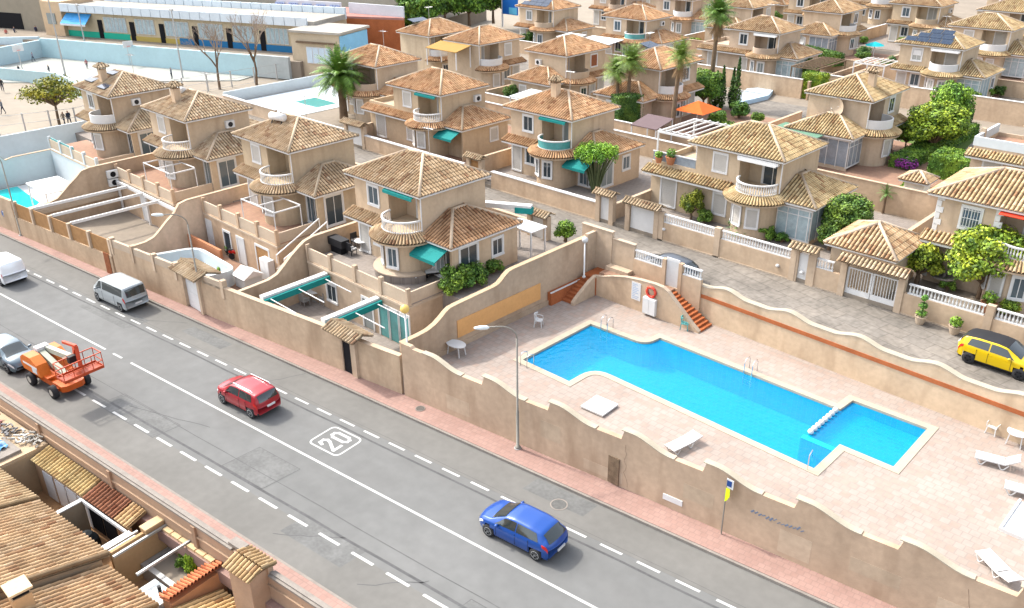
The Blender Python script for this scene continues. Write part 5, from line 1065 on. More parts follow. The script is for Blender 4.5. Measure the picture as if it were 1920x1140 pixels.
# main school building
R=sthing('school_building','long low cream school building with a white fascia band','building',0,6,2.4)
SP('wall',SB().box(-4,6,2.4,47,14,6.3),M['cream'],R,(1.15,1.2,1.1,1))
SP('plinth_green',SB().box(-4,5.9,2.4,12,6,3.3),mat('green_plinth',(.02,.36,.24),.8,.2),R); SP('plinth_yellow',SB().box(12,5.9,2.4,22,6,3.1),mat('ochre_plinth',(.40,.30,.08),.8,.2),R); SP('plinth_blue',SB().box(22,5.9,2.4,46.4,6,3.3),mat('blue_plinth',(.02,.14,.30),.8,.2),R)
mb=SB()
for i in range(25): mb.box(-1+i*1.9,5.0,6.3,-1+i*1.9+1.78,5.35,7.5)
SP('fascia_panels',mb,M['whitewall'],R,(1.05,1.05,1.08,1)); SP('roof',SB().box(-4.4,5.35,6.3,47.4,13.2,7.0),M['schoolroof'],R); SP('tower_block',SB().box(-5.5,5.2,2.4,-1.2,12,7.7),M['cream'],R,(1.2,1.1,.95,1))
mb=SB()
for i in range(25): mb.box(0+i*1.9,13.2,6.3,0+i*1.9+1.75,13.6,7.9)
SP('rear_parapet',mb,M['whitewall'],R,(1,1.05,1.1,1))
for a,b,w in ((7,3.0,4.6),(13.5,3.0,4),(19.5,3.0,4.5),(26,3.0,4.5),(32.5,3.0,4.2),(38.5,3.0,4.0)):
    n=int(w/.75)
    for i in range(n):
        o=SP('window',SB().box(a+i*.78,5.88,3.5,a+i*.78+.7,6.02,5.7),M['white'],R); mb=SB().box(a+i*.78+.06,5.86,3.56,a+i*.78+.64,5.879,5.64); 
        l=R.location; mb.v=[(p[0]-l.x,p[1]-l.y,p[2]-l.z) for p in mb.v]; link('pane',mb.mesh('pane',M['curtain']),o)
for a in (5.6,12.3,18.3,24.8,31.2,37.3): SP('door',SB().box(a,5.86,2.4,a+.9,5.99,5.2),M['dark'],R)
SP('tower_window',SB().box(-4.4,5.08,4.2,-2.6,5.19,5.9),M['glass'],R)
R=sthing('school_awning','bright blue sloping awning on the school front','awning',2,5,5.4); mb=SB(); mb.add([(-.8,5.9,6.0),(4.6,5.9,6.0),(4.6,4.3,4.6),(-.8,4.3,4.6),(-.8,5.9,5.95),(4.6,5.9,5.95),(4.6,4.3,4.55),(-.8,4.3,4.55)],[(3,2,1,0),(4,5,6,7),(0,4,7,3),(2,6,5,1),(7,6,2,3)]); SP('canvas',mb,mat('blue_canvas',(.06,.30,.62),.7,.2,noise=.1),R); SP('frame',SB().box(-.8,4.28,4.3,4.6,4.34,4.58),M['white'],R)
# annex
R=sthing('school_annex','cream school annex with a pale blue end wall','building',50,4,1.0); SP('wall',SB().box(46.4,1.2,0,54.2,8,6.2),M['cream'],R,(1.15,1.2,1.15,1)); SP('end_wall',SB().box(54.2,1.3,0,54.32,8,6.0),mat('sky_blue_paint',(.22,.47,.66),.8,.2,noise=.08),R); SP('roof',SB().box(46.1,.9,6.2,54.6,8.3,6.5),M['schoolroof'],R); SP('window_hood',SB().box(47.4,.8,4.9,53.6,1.2,5.1),M['bark'],R)
o=SP('window',SB().box(48.8,1.1,2.2,52.8,1.21,4.4),M['white'],R)
for i in range(4): SP('shutter',SB().box(48.9+i,1.05,2.3,49.75+i,1.099,4.3),M['whitewall'],R,(.95,1.05,1.15,1))
SP('blue_panel',SB().box(54.32,4,0,54.4,7.5,3.2),mat('deep_blue_mural',(.02,.09,.25),.8,.2,noise=.4,nscale=1.5),R)
# covered yard with yellow posts
R=T('covered_walkway','school shelter with cream roof and yellow posts','shelter',(-113.53,84.81,2.00)); mb=MB(); a,b,c_,d=(-112.19,79.35,7.00),(-108.00,87.62,7.00),(-106.40,82.27,7.00),(-113.44,85.29,7.30)
L=R.location; q=[(-114.37,80.99,6.60),(-108.31,83.44,6.60),(-110.59,89.72,6.60),(-116.56,87.61,6.60)]; mb.prism([(p[0]-L.x,p[1]-L.y) for p in q],4.5,4.7); P('roof',mb,M['cream'],R)
for p in ((-115.16,81.64,2.00),(-114.07,83.16,2.00),(-112.39,84.03,2.00),(-112.37,86.41,2.00)): P('post',MB().box(p[0]-L.x-.12,p[1]-L.y-.12,-.1,p[0]-L.x+.12,p[1]-L.y+.12,4.5),M['yellow'],R)
# pink roofed sports hall
R=T('pink_hall','low orange brick hall with a wide pink roof','building',(-132.42,99.35,2.00)); L=R.location
q=[(-126.80,73.21,8.50),(-104.19,84.79,8.50),(-112.23,91.45,8.50),(-131.20,80.73,8.50)]; pq=[(p[0]-L.x,p[1]-L.y) for p in q]
P('wall',MB().prism(pq,-.1,6.2),M['brick'],R); P('roof',MB().prism(pq,6.203,6.5),M['pink'],R)
q2=[(-137.51,86.13,7.20),(-114.71,93.40,7.20),(-117.60,95.79,7.20),(-139.94,87.70,7.20)]
for a,b,lab in (((-127.36,78.38,9.20),(-115.85,82.27,9.20),'left'),((-114.89,83.06,9.20),(-104.84,85.39,9.20),'right')):
    mb=MB(); mb.beam((a[0]-L.x,a[1]-L.y,7.2),(b[0]-L.x,b[1]-L.y,7.2),.3,1.6); P('parapet',mb,M['whitewall'],R,color=(1,.95,.97,1))
mb=MB()
for k in range(28): 
    t=k/28; a,b=(-127.36,78.38,9.20),(-115.85,82.27,9.20); x=a[0]+(b[0]-a[0])*t-L.x; y=a[1]+(b[1]-a[1])*t-L.y; 
    if k%6<4 : mb.box(x-.12,y-.3,7.0,x+.5,y-.2,7.6)
P('lettering',mb,mat('faded_blue_letters',(.22,.28,.45),.9,.1),R)
# big block at the very top
R=sthing('school_block','large grey beige school block at the top left corner','building',0,38,2.4); SP('wall',SB().box(-60,38,2.4,42,52,14),M['cream'],R,(.8,.95,1.05,1)); SP('ledge',SB().box(-60,36.5,8.6,12,38,9.2),M['cream'],R,(1.2,1.3,1.3,1))
for i in range(9):
    for z in (10.0,): SP('window',SB().box(-8+i*2.2,37.86,9.3,-8+i*2.2+1.9,37.99,13),M['greyglass'] if i%3 else M['tealglass'],R)
for i in range(5): SP('window',SB().box(16+i*4,37.86,10,18+i*4,37.99,12),M['glass'],R)
R=sthing('school_hall','grey concrete hall with one dark opening at the left edge','building',-30,14,0); SP('wall',SB().box(-70,8,0,-7,30,9),M['cream'],R,(.62,.68,.7,1)); SP('opening',SB().box(-23,7.9,1.8,-14,8,5),M['dark'],R)
# pavement, kerb and fence along the cross street
mb=MB(); mb.prism([(-96.8,10),(-96.8,86),(-109.5,86),(-104.2,10)],1.8,1.93,False); solo('school_street',mb,M['schoolsand'],kind='structure')
mb=MB(); mb.prism([(-101.5,10),(-104,86),(-105.8,86),(-103.6,10)],1.85,2.05,False); solo('school_pavement',mb,M['pave'],kind='structure')
q=[(-105.33,25.38,1.95),(-106.23,28.86,1.95),(-103.78,36.22,1.95),(-109.92,52.31,1.95),(-108.82,65.53,1.95),(-110.67,74.81,1.95)]
R=T('school_fence','wire school fence with grey posts along the pavement','fence',q[2]); L=R.location; tot=[]
for a,b in zip(q,q[1:]):
    d=hypot(b[0]-a[0],b[1]-a[1]); n=max(1,round(d/3.0))
    for i in range(n): t=i/n; tot.append((a[0]+(b[0]-a[0])*t-L.x,a[1]+(b[1]-a[1])*t-L.y))
for p in tot: P('post',MB().box(p[0]-.07,p[1]-.07,0,p[0]+.07,p[1]+.07,2.2),M['metal'],R)
mb=MB()
for a,b in zip(tot,tot[1:]):
    for z in (.15,1.1,2.1): mb.beam((*a,z),(*b,z),.03,.04)
P('rails',mb,M['metal'],R)
def flood(p,h,label):
    R=T('light_pole',label,'light pole',p); P('pole',MB().tube([(0,0,0),(0,0,h)],[.13,.07],8),M['metal'],R); P('floodlight',MB().box(-.35,-.15,h,.35,.15,h+.25),M['metal'],R)
flood((-127.30,44.43,2.00),11,'tall grey light pole on the school court at the left'); flood((-119.96,57.36,2.00),9,'grey light pole on the court beside the school wall'); flood((-144.17,54.23,2.00),8,'grey light pole in front of the pale court wall')
def hoop(p,label):
    R=T('basketball_hoop',label,'basketball hoop',p); P('post',MB().tube([(0,0,0),(0,0,2.6),(.8,-.4,3.0)],.07,7),M['metal'],R); P('backboard',MB().box(.75,-.9,2.7,.82,.6,3.6),M['white'],R); P('ring',MB().tube([(1.05+.23*cos(2*pi*i/12),-.2+.23*sin(2*pi*i/12),2.9) for i in range(13)],.02,5,False),M['red'],R)
hoop((-144.00,44.43,2.00),'basketball hoop on the left half of the school court'); hoop((-134.86,56.67,2.00),'basketball hoop near the middle of the court wall')

# ---------------------------------------------------------------- vegetation
def leafblob(mb,c,r,n,s,rnd,fl=1.0):
    for _ in range(n):
        while 1:
            p=Vector((rnd.uniform(-1,1),rnd.uniform(-1,1),rnd.uniform(-1,1)))
            if .35<p.length<1: break
        q=Vector(c)+Vector((p.x*r[0],p.y*r[1],p.z*r[2])); d=(p+Vector((rnd.uniform(-.8,.8),rnd.uniform(-.8,.8),rnd.uniform(-.3,1.0)))).normalized(); u=d.cross(Vector((rnd.uniform(-1,1),rnd.uniform(-1,1),rnd.uniform(-1,1)))).normalized(); w=d.cross(u); k=s*rnd.uniform(.6,1.3)
        mb.add([tuple(q-u*k*.5),tuple(q+w*k*.9*.5),tuple(q+u*k*.5),tuple(q-w*k*.9*.5)],[(0,1,2,3)])
def tree_meshes(key,seed,h,cr,trunk_h,clumps,leaves,leaf,flat=1.0,tr=.16):
    if key in CACHE: return CACHE[key]
    rnd=random.Random(seed); tk=MB(); cw=MB(); tk.tube([(0,0,-.2),(.03,0,trunk_h*.5),(.0,.05,trunk_h)],[tr,tr*.8,tr*.65],8)
    cz=trunk_h+(h-trunk_h)*.5
    for i in range(clumps):
        t=rnd.uniform(0,2*pi); rr=cr*sqrt(rnd.uniform(.05,1))*.72; z=cz+rnd.uniform(-1,1)*(h-trunk_h)*.36*sqrt(max(.1,1-(rr/cr)**2)); c=(rr*cos(t),rr*sin(t),z); tk.tube([(0,0,trunk_h*.9),(c[0]*.5,c[1]*.5,(trunk_h+z)/2),c],[tr*.5,tr*.3,tr*.12],5)
        b=cr*rnd.uniform(.28,.42); leafblob(cw,c,(b,b,b*.8*flat),leaves//clumps,leaf,rnd)
    CACHE[key]=(tk.mesh('trunk',M['bark']),cw.mesh('crown',M['leaf'])); return CACHE[key]
def tree(name,label,c,me,s=1,tint=(1,1,1),rot=0,cat='tree',group=None,parts=('trunk','crown')):
    R=T(name,label,cat,c,rot,group); R.scale=(s,s,s) if not isinstance(s,tuple) else s; link(parts[0],me[0],R); link(parts[1],me[1],R,color=(*tint,1)); return R
BIG=tree_meshes('big',1,4.6,2.4,1.2,46,13000,.2)
SM=tree_meshes('small',2,2.6,1.3,.6,26,5000,.15)
BUSH=tree_meshes('bush',3,1.4,.95,.2,20,3200,.13)
OPEN=tree_meshes('open',4,5.5,3.2,2.4,34,3800,.22,.5)
PINE=tree_meshes('pine',5,9,5,2.4,46,12000,.5,.8,.3)
tree('shrub_tree','large bright green tree overhanging the baluster wall of the quoined villa',(-13.55,55.06,3.20),BIG,1.0,(2.1,2.0,1.0)); tree('shrub_tree','smaller yellow green tree between the double gate and the stone fountain',(-17.24,54.88,3.20),SM,1.15,(2.2,1.9,1.0))
tree('shrub_tree','round dark green tree beside the glazed porch of the large villa',(-23.63,57.90,3.20),BIG,.78,(1.1,1.35,1.2)); tree('shrub','low dark bush below the round tree at the glazed porch',(-23.86,56.08,3.20),SM,.8,(.85,1.1,1.0),cat='shrub')
tree('broad_tree','big bushy tree with yellow green clumps on the lawn right of the satellite dish villa',(-27.46,84.02,3.20),BIG,(1.25,1.25,1.05),(1.9,1.9,.9)); tree('broad_tree','leafy tree behind the yellow green tree on the right lawn',(-28.18,89.23,3.20),BIG,(.9,.9,1.25),(1.4,1.8,1.0),1.2); tree('broad_tree','left small tree of the clump on the right lawn',(-30.06,84.54,3.20),BIG,.62,(1.5,1.5,.9),2)
def candelabra():
    rnd=random.Random(12); tk=MB(); cw=MB()
    for i in range(46):
        a=i*2.399; r=1.75*sqrt((i+.5)/46); h=3.6+.45*cos(r/1.75*1.4)+rnd.uniform(-.15,.15); tk.tube([(.18*cos(a),.18*sin(a),0),(r*.45*cos(a),r*.45*sin(a),h*.5),(r*cos(a),r*sin(a),h-.3)],[.07,.06,.04],5); leafblob(cw,(r*cos(a),r*sin(a),h-.25),(.3,.3,.5),150,.12,rnd)
    return tk.mesh('stems',mat('green_stems',(.10,.13,.06),.8,.2,noise=.2,nscale=3)),cw.mesh('crown',M['leaf'])
tree('candelabra_tree','round topped green tree with many bare stems behind the street wall',(-43.70,54.79,3.20),candelabra(),1,(1.5,2.1,1.0),parts=('stems','crown'))
tree('ornamental_tree','olive green spreading tree leaning on the school pavement',(-105.58,34.99,2.00),OPEN,(1.15,1.15,1.05),(1.9,1.35,.8))
for i,(c,s) in enumerate((((-118.17,99.78,3.20),.85),((-119.38,106.33,3.20),1.0),((-117.03,109.89,3.20),1.0),((-117.33,116.14,3.20),.95),((-121.14,98.75,3.20),.5))): tree('pine','%s dark green pine behind the solar roof villas'%('leftmost large','tall second','third','right hand','small leftmost')[i],c,PINE,s,(1.0,1.4,1.1),i*1.3,group='pines beside the school')
for i,(c,s,tn,lab) in enumerate((((-30.43,55.47,3.25),.95,(1.0,1.2,1.0),'clipped round bush below the left shutter of the large villa'),((-33.14,54.80,3.25),.75,(1.1,1.3,1),'low bush left of the clipped one behind the balusters'),((-27.97,54.85,3.25),.8,(1.1,1.5,1.1),'round bright bush below the curved bay of the large villa'),((-26.91,55.14,3.25),.55,(1.1,1.5,1.1),'small round bush nearest the narrow white gate'),((-30.14,56.49,3.25),.5,(2.4,2.0,.6),'yellow flowering bush beside the cycad'),((-55.24,56.42,3.25),.75,(2.6,1.9,.5),'yellow shrub behind the white capped street wall'),((-55.62,55.40,3.25),.5,(1.0,1.1,1.0),'small grey green bush left of the yellow shrub'),((-38.72,45.26,3.25),.95,(1.3,1.6,.9),'bright green bush in the planter at the end of the high wall'),((-37.91,33.96,3.25),1.25,(1.1,1.4,1.1),'leafy shrub spilling over the wavy party wall'),((-37.74,35.22,3.25),1.1,(1.0,1.3,1.1),'dark shrub on the slope beside the podium'),((-38.05,37.22,3.25),.8,(.9,1.2,1.0),'small upright shrub next to the party wall top'),((-37.87,33.24,3.25),.9,(1.3,1.5,1.0),'pale leaved shrub at the lower end of the slope'),((-66.27,55.55,3.25),.8,(1.5,1.7,.8),'palm like green bush behind the street gate'),((-53.75,64.99,3.25),.6,(1,1.2,1),'bush left of the fan palms by the rear wall'),((-35.25,73.81,3.25),.0,(1,1,1),''),((-15.34,54.85,3.25),.6,(1.2,1.4,.9),'low bush under the bright green tree'),((-11.44,53.87,3.25),.7,(1.8,1.7,.8),'yellow green bush at the right end of the balusters'),((-80.76,78.31,3.25),.9,(.8,1.2,1.0),'dark green shrub between the second row roofs'),((-28.84,80.71,3.25),.6,(1.2,1.5,1.0),'bush behind the satellite dish villa'),((-53.01,139.44,3.25),.9,(1.1,1.4,.9),'rounded shrub behind the turquoise parasol'),((-67.39,142.38,3.25),.9,(.9,1.2,1),'bush at the end of the long hedge'),((-66.88,163.80,3.25),.8,(1,1.3,1),'far round bush below the white balcony'),((-58.85,121.21,3.25),.8,(1,1.2,.9),'potted bush in the glazed porch'),((-33.71,107.42,3.25),.8,(1.6,1.3,1.0),'speckled shrub before the glazed porch of the solar villa'),((-31.03,113.39,3.25),.9,(.7,.9,.8),'dark conifer bush beside the far right glazed wing'),((-33.87,57.81,3.25),.5,(1.2,1.5,.8),'tiny bush behind the left balusters'),((-80.35,88.93,3.25),.6,(1.2,1.5,.9),'bush peeping between the roofs in the middle'),((-76.89,112.98,3.25),.8,(.7,1.0,.8),'dark hedge bush left of the tall palm crown'),((-50.90,103.68,3.25),.0,(1,1,1),''))):
    if s: tree('shrub',lab,c,BUSH,s,tn,i,cat='shrub',parts=('stems','foliage'))
def hedge(label,p,q,w,h,z=3.2,tint=(1,1.3,1),name='hedge',rnd=random.Random(8),dens=110):
    L=hypot(q[0]-p[0],q[1]-p[1]); a=atan2(q[1]-p[1],q[0]-p[0]); R=T(name,label,'hedge',((p[0]+q[0])/2,(p[1]+q[1])/2,z),a); mb=MB(); mb.box(-L/2+.08,-w/2+.08,0,L/2-.08,w/2-.08,h-.08); link('core',mb.mesh('core',M['leaf']),R,color=(*[t*.9 for t in tint],1)); mb=MB()
    n=int(min(6000,dens*(L*w+2*h*(L+w))/1.2))
    for _ in range(n):
        f=rnd.random()*(L*w+2*h*L+2*h*w)
        if f<L*w: c=(rnd.uniform(-L/2,L/2),rnd.uniform(-w/2,w/2),h+rnd.uniform(-.08,.04))
        elif f<L*w+2*h*L: c=(rnd.uniform(-L/2,L/2),rnd.choice((-1,1))*(w/2+rnd.uniform(-.08,.04)),rnd.uniform(.05,h))
        else: c=(rnd.choice((-1,1))*(L/2+rnd.uniform(-.08,.04)),rnd.uniform(-w/2,w/2),rnd.uniform(.05,h))
        leafblob(mb,c,(.02,.02,.02),1,.16,rnd)
    link('foliage',mb.mesh('foliage',M['leaf']),R,color=(*tint,1))
p,q=(-27.89,77.85,3.20),(-27.73,94.38,3.20); hedge('long dark clipped hedge beside the right lawn',p,q,2.0,1.2)
p,q=(-23.55,77.30,3.20),(-23.70,80.81,3.20); hedge('broad block hedge behind the white garden hut',p,q,3.6,2.0,tint=(1.2,1.5,1))
p,q=(-24.43,70.54,3.20),(-24.65,74.37,3.20); hedge('low bright hedge beside the patio steps',p,q,1.0,1.0,tint=(1.5,1.8,1))
p,q=(-51.01,103.90,3.20),(-51.72,107.49,3.20); hedge('square trimmed light green hedge beside the timber pergola',(-47.8,98.5),(-45.3,98.5),2.0,2.9,tint=(1.8,1.8,.9))
p,q=(-57.38,116.21,5.40),(-50.61,113.24,5.40); hedge('long trimmed hedge on the wall of the far low wing',p,q,1.6,1.6,z=4.2,tint=(.8,1.1,.9))
p,q=(-54.88,71.47,3.20),(-53.64,74.01,3.20); hedge('dark tall hedge behind the villa with the teal balcony',p,q,1.8,3.6,tint=(.6,.85,.8),dens=90)
p,q=(-28.79,93.43,3.20),(-29.04,95.15,3.20); hedge('dark round topped hedge block beside the big bushy tree',p,q,2.4,2.2,tint=(.7,1.0,.9))
# lawn and purple flowers
mb=MB(); q=[(-28.33,74.96,3.20),(-24.16,74.81,3.20),(-26.75,95.26,3.20),(-32.66,91.34,3.20)]; mb.prism([(p[0],p[1]) for p in q],3.1,3.212,False); solo('lawn',mb,mat('lawn_grass',(.10,.15,.04),.95,.1,noise=.2,nscale=1),kind='structure')
R=T('bougainvillea','purple bougainvillea bush at the foot of the big bushy tree','shrub',(-27.48,78.23,3.20)); mb=MB(); leafblob(mb,(0,0,.6),(1.1,.8,.6),700,.17,random.Random(4)); link('blossom',mb.mesh('blossom',mat('purple_blossom',(.22,.04,.22),.7,.2)),R); P('stems',MB().tube([(0,0,-.1),(0,0,.5)],.06,6),M['bark'],R)
# cypresses
CYP=None
def cypress(c,h,r,label,tint=(.5,.75,.7),s=1):
    rnd=random.Random(int(h*100)); R=T('cypress',label,'tree',c); mb=MB()
    for i in range(14): z=h*(.08+.88*i/13); b=r*min(1,.35+i/4)*(1-i/14.5); leafblob(mb,(0,0,z),(b,b,h*.06),110,.2,rnd)
    link('foliage',mb.mesh('foliage',M['leaf']),R,color=(*tint,1)); P('trunk',MB().tube([(0,0,-.1),(0,0,h*.8)],[.09,.03],6),M['bark'],R)
cypress((-51.63,86.68,3.20),4.8,.8,'slim dark cypress right of the tall palm trunk'); cypress((-50.78,87.43,3.20),4.6,.7,'shorter slim cypress between two taller ones'); cypress((-50.04,87.09,3.20),5.8,.8,'tallest slim cypress left of the covered pool')
cypress((-52.80,87.33,3.20),4.0,1.0,'broad low cypress beside the tall palm trunk'); tree('broad_tree','bushy green tree below the tall palm and right of the slim palm',(-53.09,85.38,3.20),BIG,.95,(1.0,1.4,1.0),1.7)
# palms
def frond(mb,base,az_,el,L,droop,n=11,lw=.5,rnd=random):
    p=Vector(base); d=Vector((cos(az_)*cos(el),sin(az_)*cos(el),sin(el))); step=L/n; side=Vector((-sin(az_),cos(az_),0)); prev=None
    for i in range(n+1):
        w=lw*(sin(pi*min(1,(i+.6)/(n+.8)))**.6)
        if i>0:
            for s in (-1,1):
                for k in (.25,.75):
                    q=prev+(p-prev)*k; tip=q+side*s*w+d*(.35*w)-Vector((0,0,.35*w)); e=d*.045*L/2.5
                    mb.add([tuple(q-e),tuple(q+e),tuple(tip)],[(0,1,2)])
        prev=p.copy(); p=p+d*step; d=(d-Vector((0,0,droop*step/L*(.4+i/n)))).normalized()
    return mb
def palm(label,c,h,L,nf,tint,dead,seed,lean=(0,0),tr=.22,group=None,name='palm_tree',fan=False):
    rnd=random.Random(seed); R=T(name,label,'palm tree',c,0,group); mb=MB(); pts=[(lean[0]*(i/8)**2,lean[1]*(i/8)**2,h*i/8) for i in range(9)]; mb.tube([(0,0,-.2)]+pts[1:],[tr*1.25]+[tr*(1.1-.25*i/8) for i in range(1,9)],9); P('trunk',mb,M['bark'],R)
    top=(lean[0],lean[1],h); mb=MB()
    for i in range(nf):
        t=i/nf; el=radians(85-110*t+rnd.uniform(-8,8)); frond(mb,top,i*2.399+rnd.uniform(-.2,.2),el,L*rnd.uniform(.85,1.1),1.5,lw=L*.17 if not fan else L*.32,n=11 if not fan else 7)
    link('fronds',mb.mesh('fronds',M['palmleaf']),R,color=(*tint,1))
    if dead:
        mb=MB()
        for i in range(dead): a=rnd.uniform(0,2*pi); frond(mb,(top[0]+.15*cos(a),top[1]+.15*sin(a),h-rnd.uniform(.1,dead*.035)),a,radians(-62+rnd.uniform(-15,15)),L*.75,.9,7,L*.16)
        P('dead_fronds',mb,M['dry'],R)
palm('big date palm with a full green crown behind the third front villa',(-80.06,55.88,3.20),4.6,3.5,120,(.95,1.25,.62),10,1,tr=.42,name='date_palm')
palm('left of two slim fan palms in front of the solar panel villa',(-55.92,73.43,3.20),5.6,1.9,64,(1.3,1.45,.8),16,2,(-.3,0),.2,fan=True); palm('right and taller of two slim fan palms in front of the solar panel villa',(-54.94,73.72,3.20),6.8,2.0,64,(1.3,1.45,.8),14,3,(.3,0),.2,fan=True)
palm('fan palm with brown skirt in front of the mauve awning',(-48.44,72.59,3.20),8.2,1.9,46,(1.4,1.45,.8),30,4,(.3,.2),.22,fan=True)
palm('tallest fan palm with a long bare trunk and hanging dead fronds',(-53.81,87.81,3.20),10.0,2.3,90,(.95,1.25,.7),44,5,(.2,0),.26,fan=True)
palm('small cycad with stiff dark fronds behind the street balusters',(-29.82,54.75,3.20),.5,1.3,34,(.6,.95,.8),0,6,tr=.2,name='cycad')
palm('small palm crown on the lawn behind the quoined villa pavilion',(-24.22,65.99,3.20),1.6,.9,18,(.9,1.2,.9),0,9,tr=.1)
# cactus like tall shrub in front of the shuttered door
tree('shrub','tall sparse reddish tipped shrub behind the left balusters',(-34.34,54.82,3.20),SM,(.75,.75,1.0),(1.5,1.3,.9),1,cat='shrub')
# bare trees on the school pavement
def bare(c,h,seed,label):
    rnd=random.Random(seed); R=T('bare_tree',label,'tree',c); tk=MB(); tw=MB()
    def br(p,d,L,r,k):
        q=p+d*L; (tk if k<2 else tw).tube([tuple(p),tuple(p+d*L*.5+Vector((rnd.uniform(-.05,.05),rnd.uniform(-.05,.05),0))*L),tuple(q)],[r,r*.85,r*.65],6 if k<2 else 4,False)
        if k<5:
            for _ in range(3 if k else 4):
                e=(d+Vector((rnd.uniform(-.75,.75),rnd.uniform(-.75,.75),rnd.uniform(-.1,.6)))).normalized(); br(q-d*L*rnd.uniform(0,.3),e,L*rnd.uniform(.55,.8),r*.58,k+1)
    br(Vector((0,0,-.1)),Vector((.02,.02,1)),h*.34,.2,0); P('trunk',tk,M['bark'],R); P('twigs',tw,mat('twigs',(.30,.24,.19),.95,.1),R)
bare((-109.68,57.27,2.00),10,3,'left leafless tree on the school pavement'); bare((-108.33,61.98,2.00),11,6,'right leafless tree on the school pavement beside the annex')
# pots
def pot(c,s,label,kind='bush',m1='pot'):
    R=T('potted_plant',label,'potted plant',c); P('pot',MB().lathe([(.2*s,0),(.24*s,.1*s),(.32*s,.42*s),(.36*s,.5*s),(.3*s,.5*s),(.27*s,.44*s)],n=14),M[m1],R); mb=MB(); rnd=random.Random(int(s*100)+len(label))
    if kind=='bush': leafblob(mb,(0,0,.75*s),(.35*s,.35*s,.3*s),260,.13,rnd)
    elif kind=='topiary':
        for z,r in ((.7,.35),(1.2,.28),(1.7,.2)): leafblob(mb,(0,0,z*s),(r*s,r*s,.2*s),170,.11,rnd)
        mb.tube([(0,0,.4*s),(0,0,1.7*s)],.03,5)
    else: leafblob(mb,(0,0,1.2*s),(.75*s,.75*s,.7*s),900,.15,rnd); mb.tube([(0,0,.4*s),(0,0,1.0*s)],.05,5)
    link('foliage',mb.mesh('foliage',M['leaf']),R,color=(1.3,1.7,1,1))
pot((-14.98,49.78,2.95),1.0,'tall tiered plant in a pale pot against the street wall','topiary','cream'); pot((-13.05,49.83,2.95),1.05,'low leafy plant in a pale pot left of the yellow car','bush','cream'); pot((-101.23,27.32,0.30),1.3,'ball shaped tree in a dark pot beside the turquoise pool','tree','black')
pot((-12.51,53.51,3.20),1.3,'terracotta urn with plants under the bright green tree'); pot((-27.60,56.64,6.90),.0001,'x') if 0 else None
pot((-37.87,55.20,6.90),.9,'potted shrub behind the glass railing of the roof terrace'); pot((-36.96,55.46,6.90),1.2,'bigger potted shrub on the roof terrace of the large villa')
R=T('fountain','round grey stone fountain table in the garden right of the yellow green tree','fountain',(-15.76,55.14,3.20)); P('basin',MB().lathe([(.35,0),(.3,.1),(.14,.2),(.14,.6),(.75,.78),(.8,.86),(.7,.86),(.2,.8)],n=18),M['terrace'],R); P('bowl',MB().lathe([(.08,.8),(.08,1.05),(.32,1.15),(.28,1.17),(.05,1.12)],n=14),M['terrace'],R)
# pots of the outdoor washing and so on
R=T('covered_pool','pale blue covered pool with a white frame beside the cypresses','pool',(-51.69,91.80,3.20)); mb=MB(); q=[(-50.97,87.71,3.30),(-50.10,94.43,3.30),(-51.80,99.37,3.30),(-53.84,96.01,3.30)]; L=R.location; P('cover',MB().prism([(p[0]-L.x,p[1]-L.y) for p in q],-.1,.5),M['whitewall'],R,color=(.8,.95,1.1,1)); P('frame',MB().box(-.5,-1.5,.5,.5,-1.4,1.6).box(.5,-1.5,1.5,3.0,-1.42,1.6),M['white'],R)

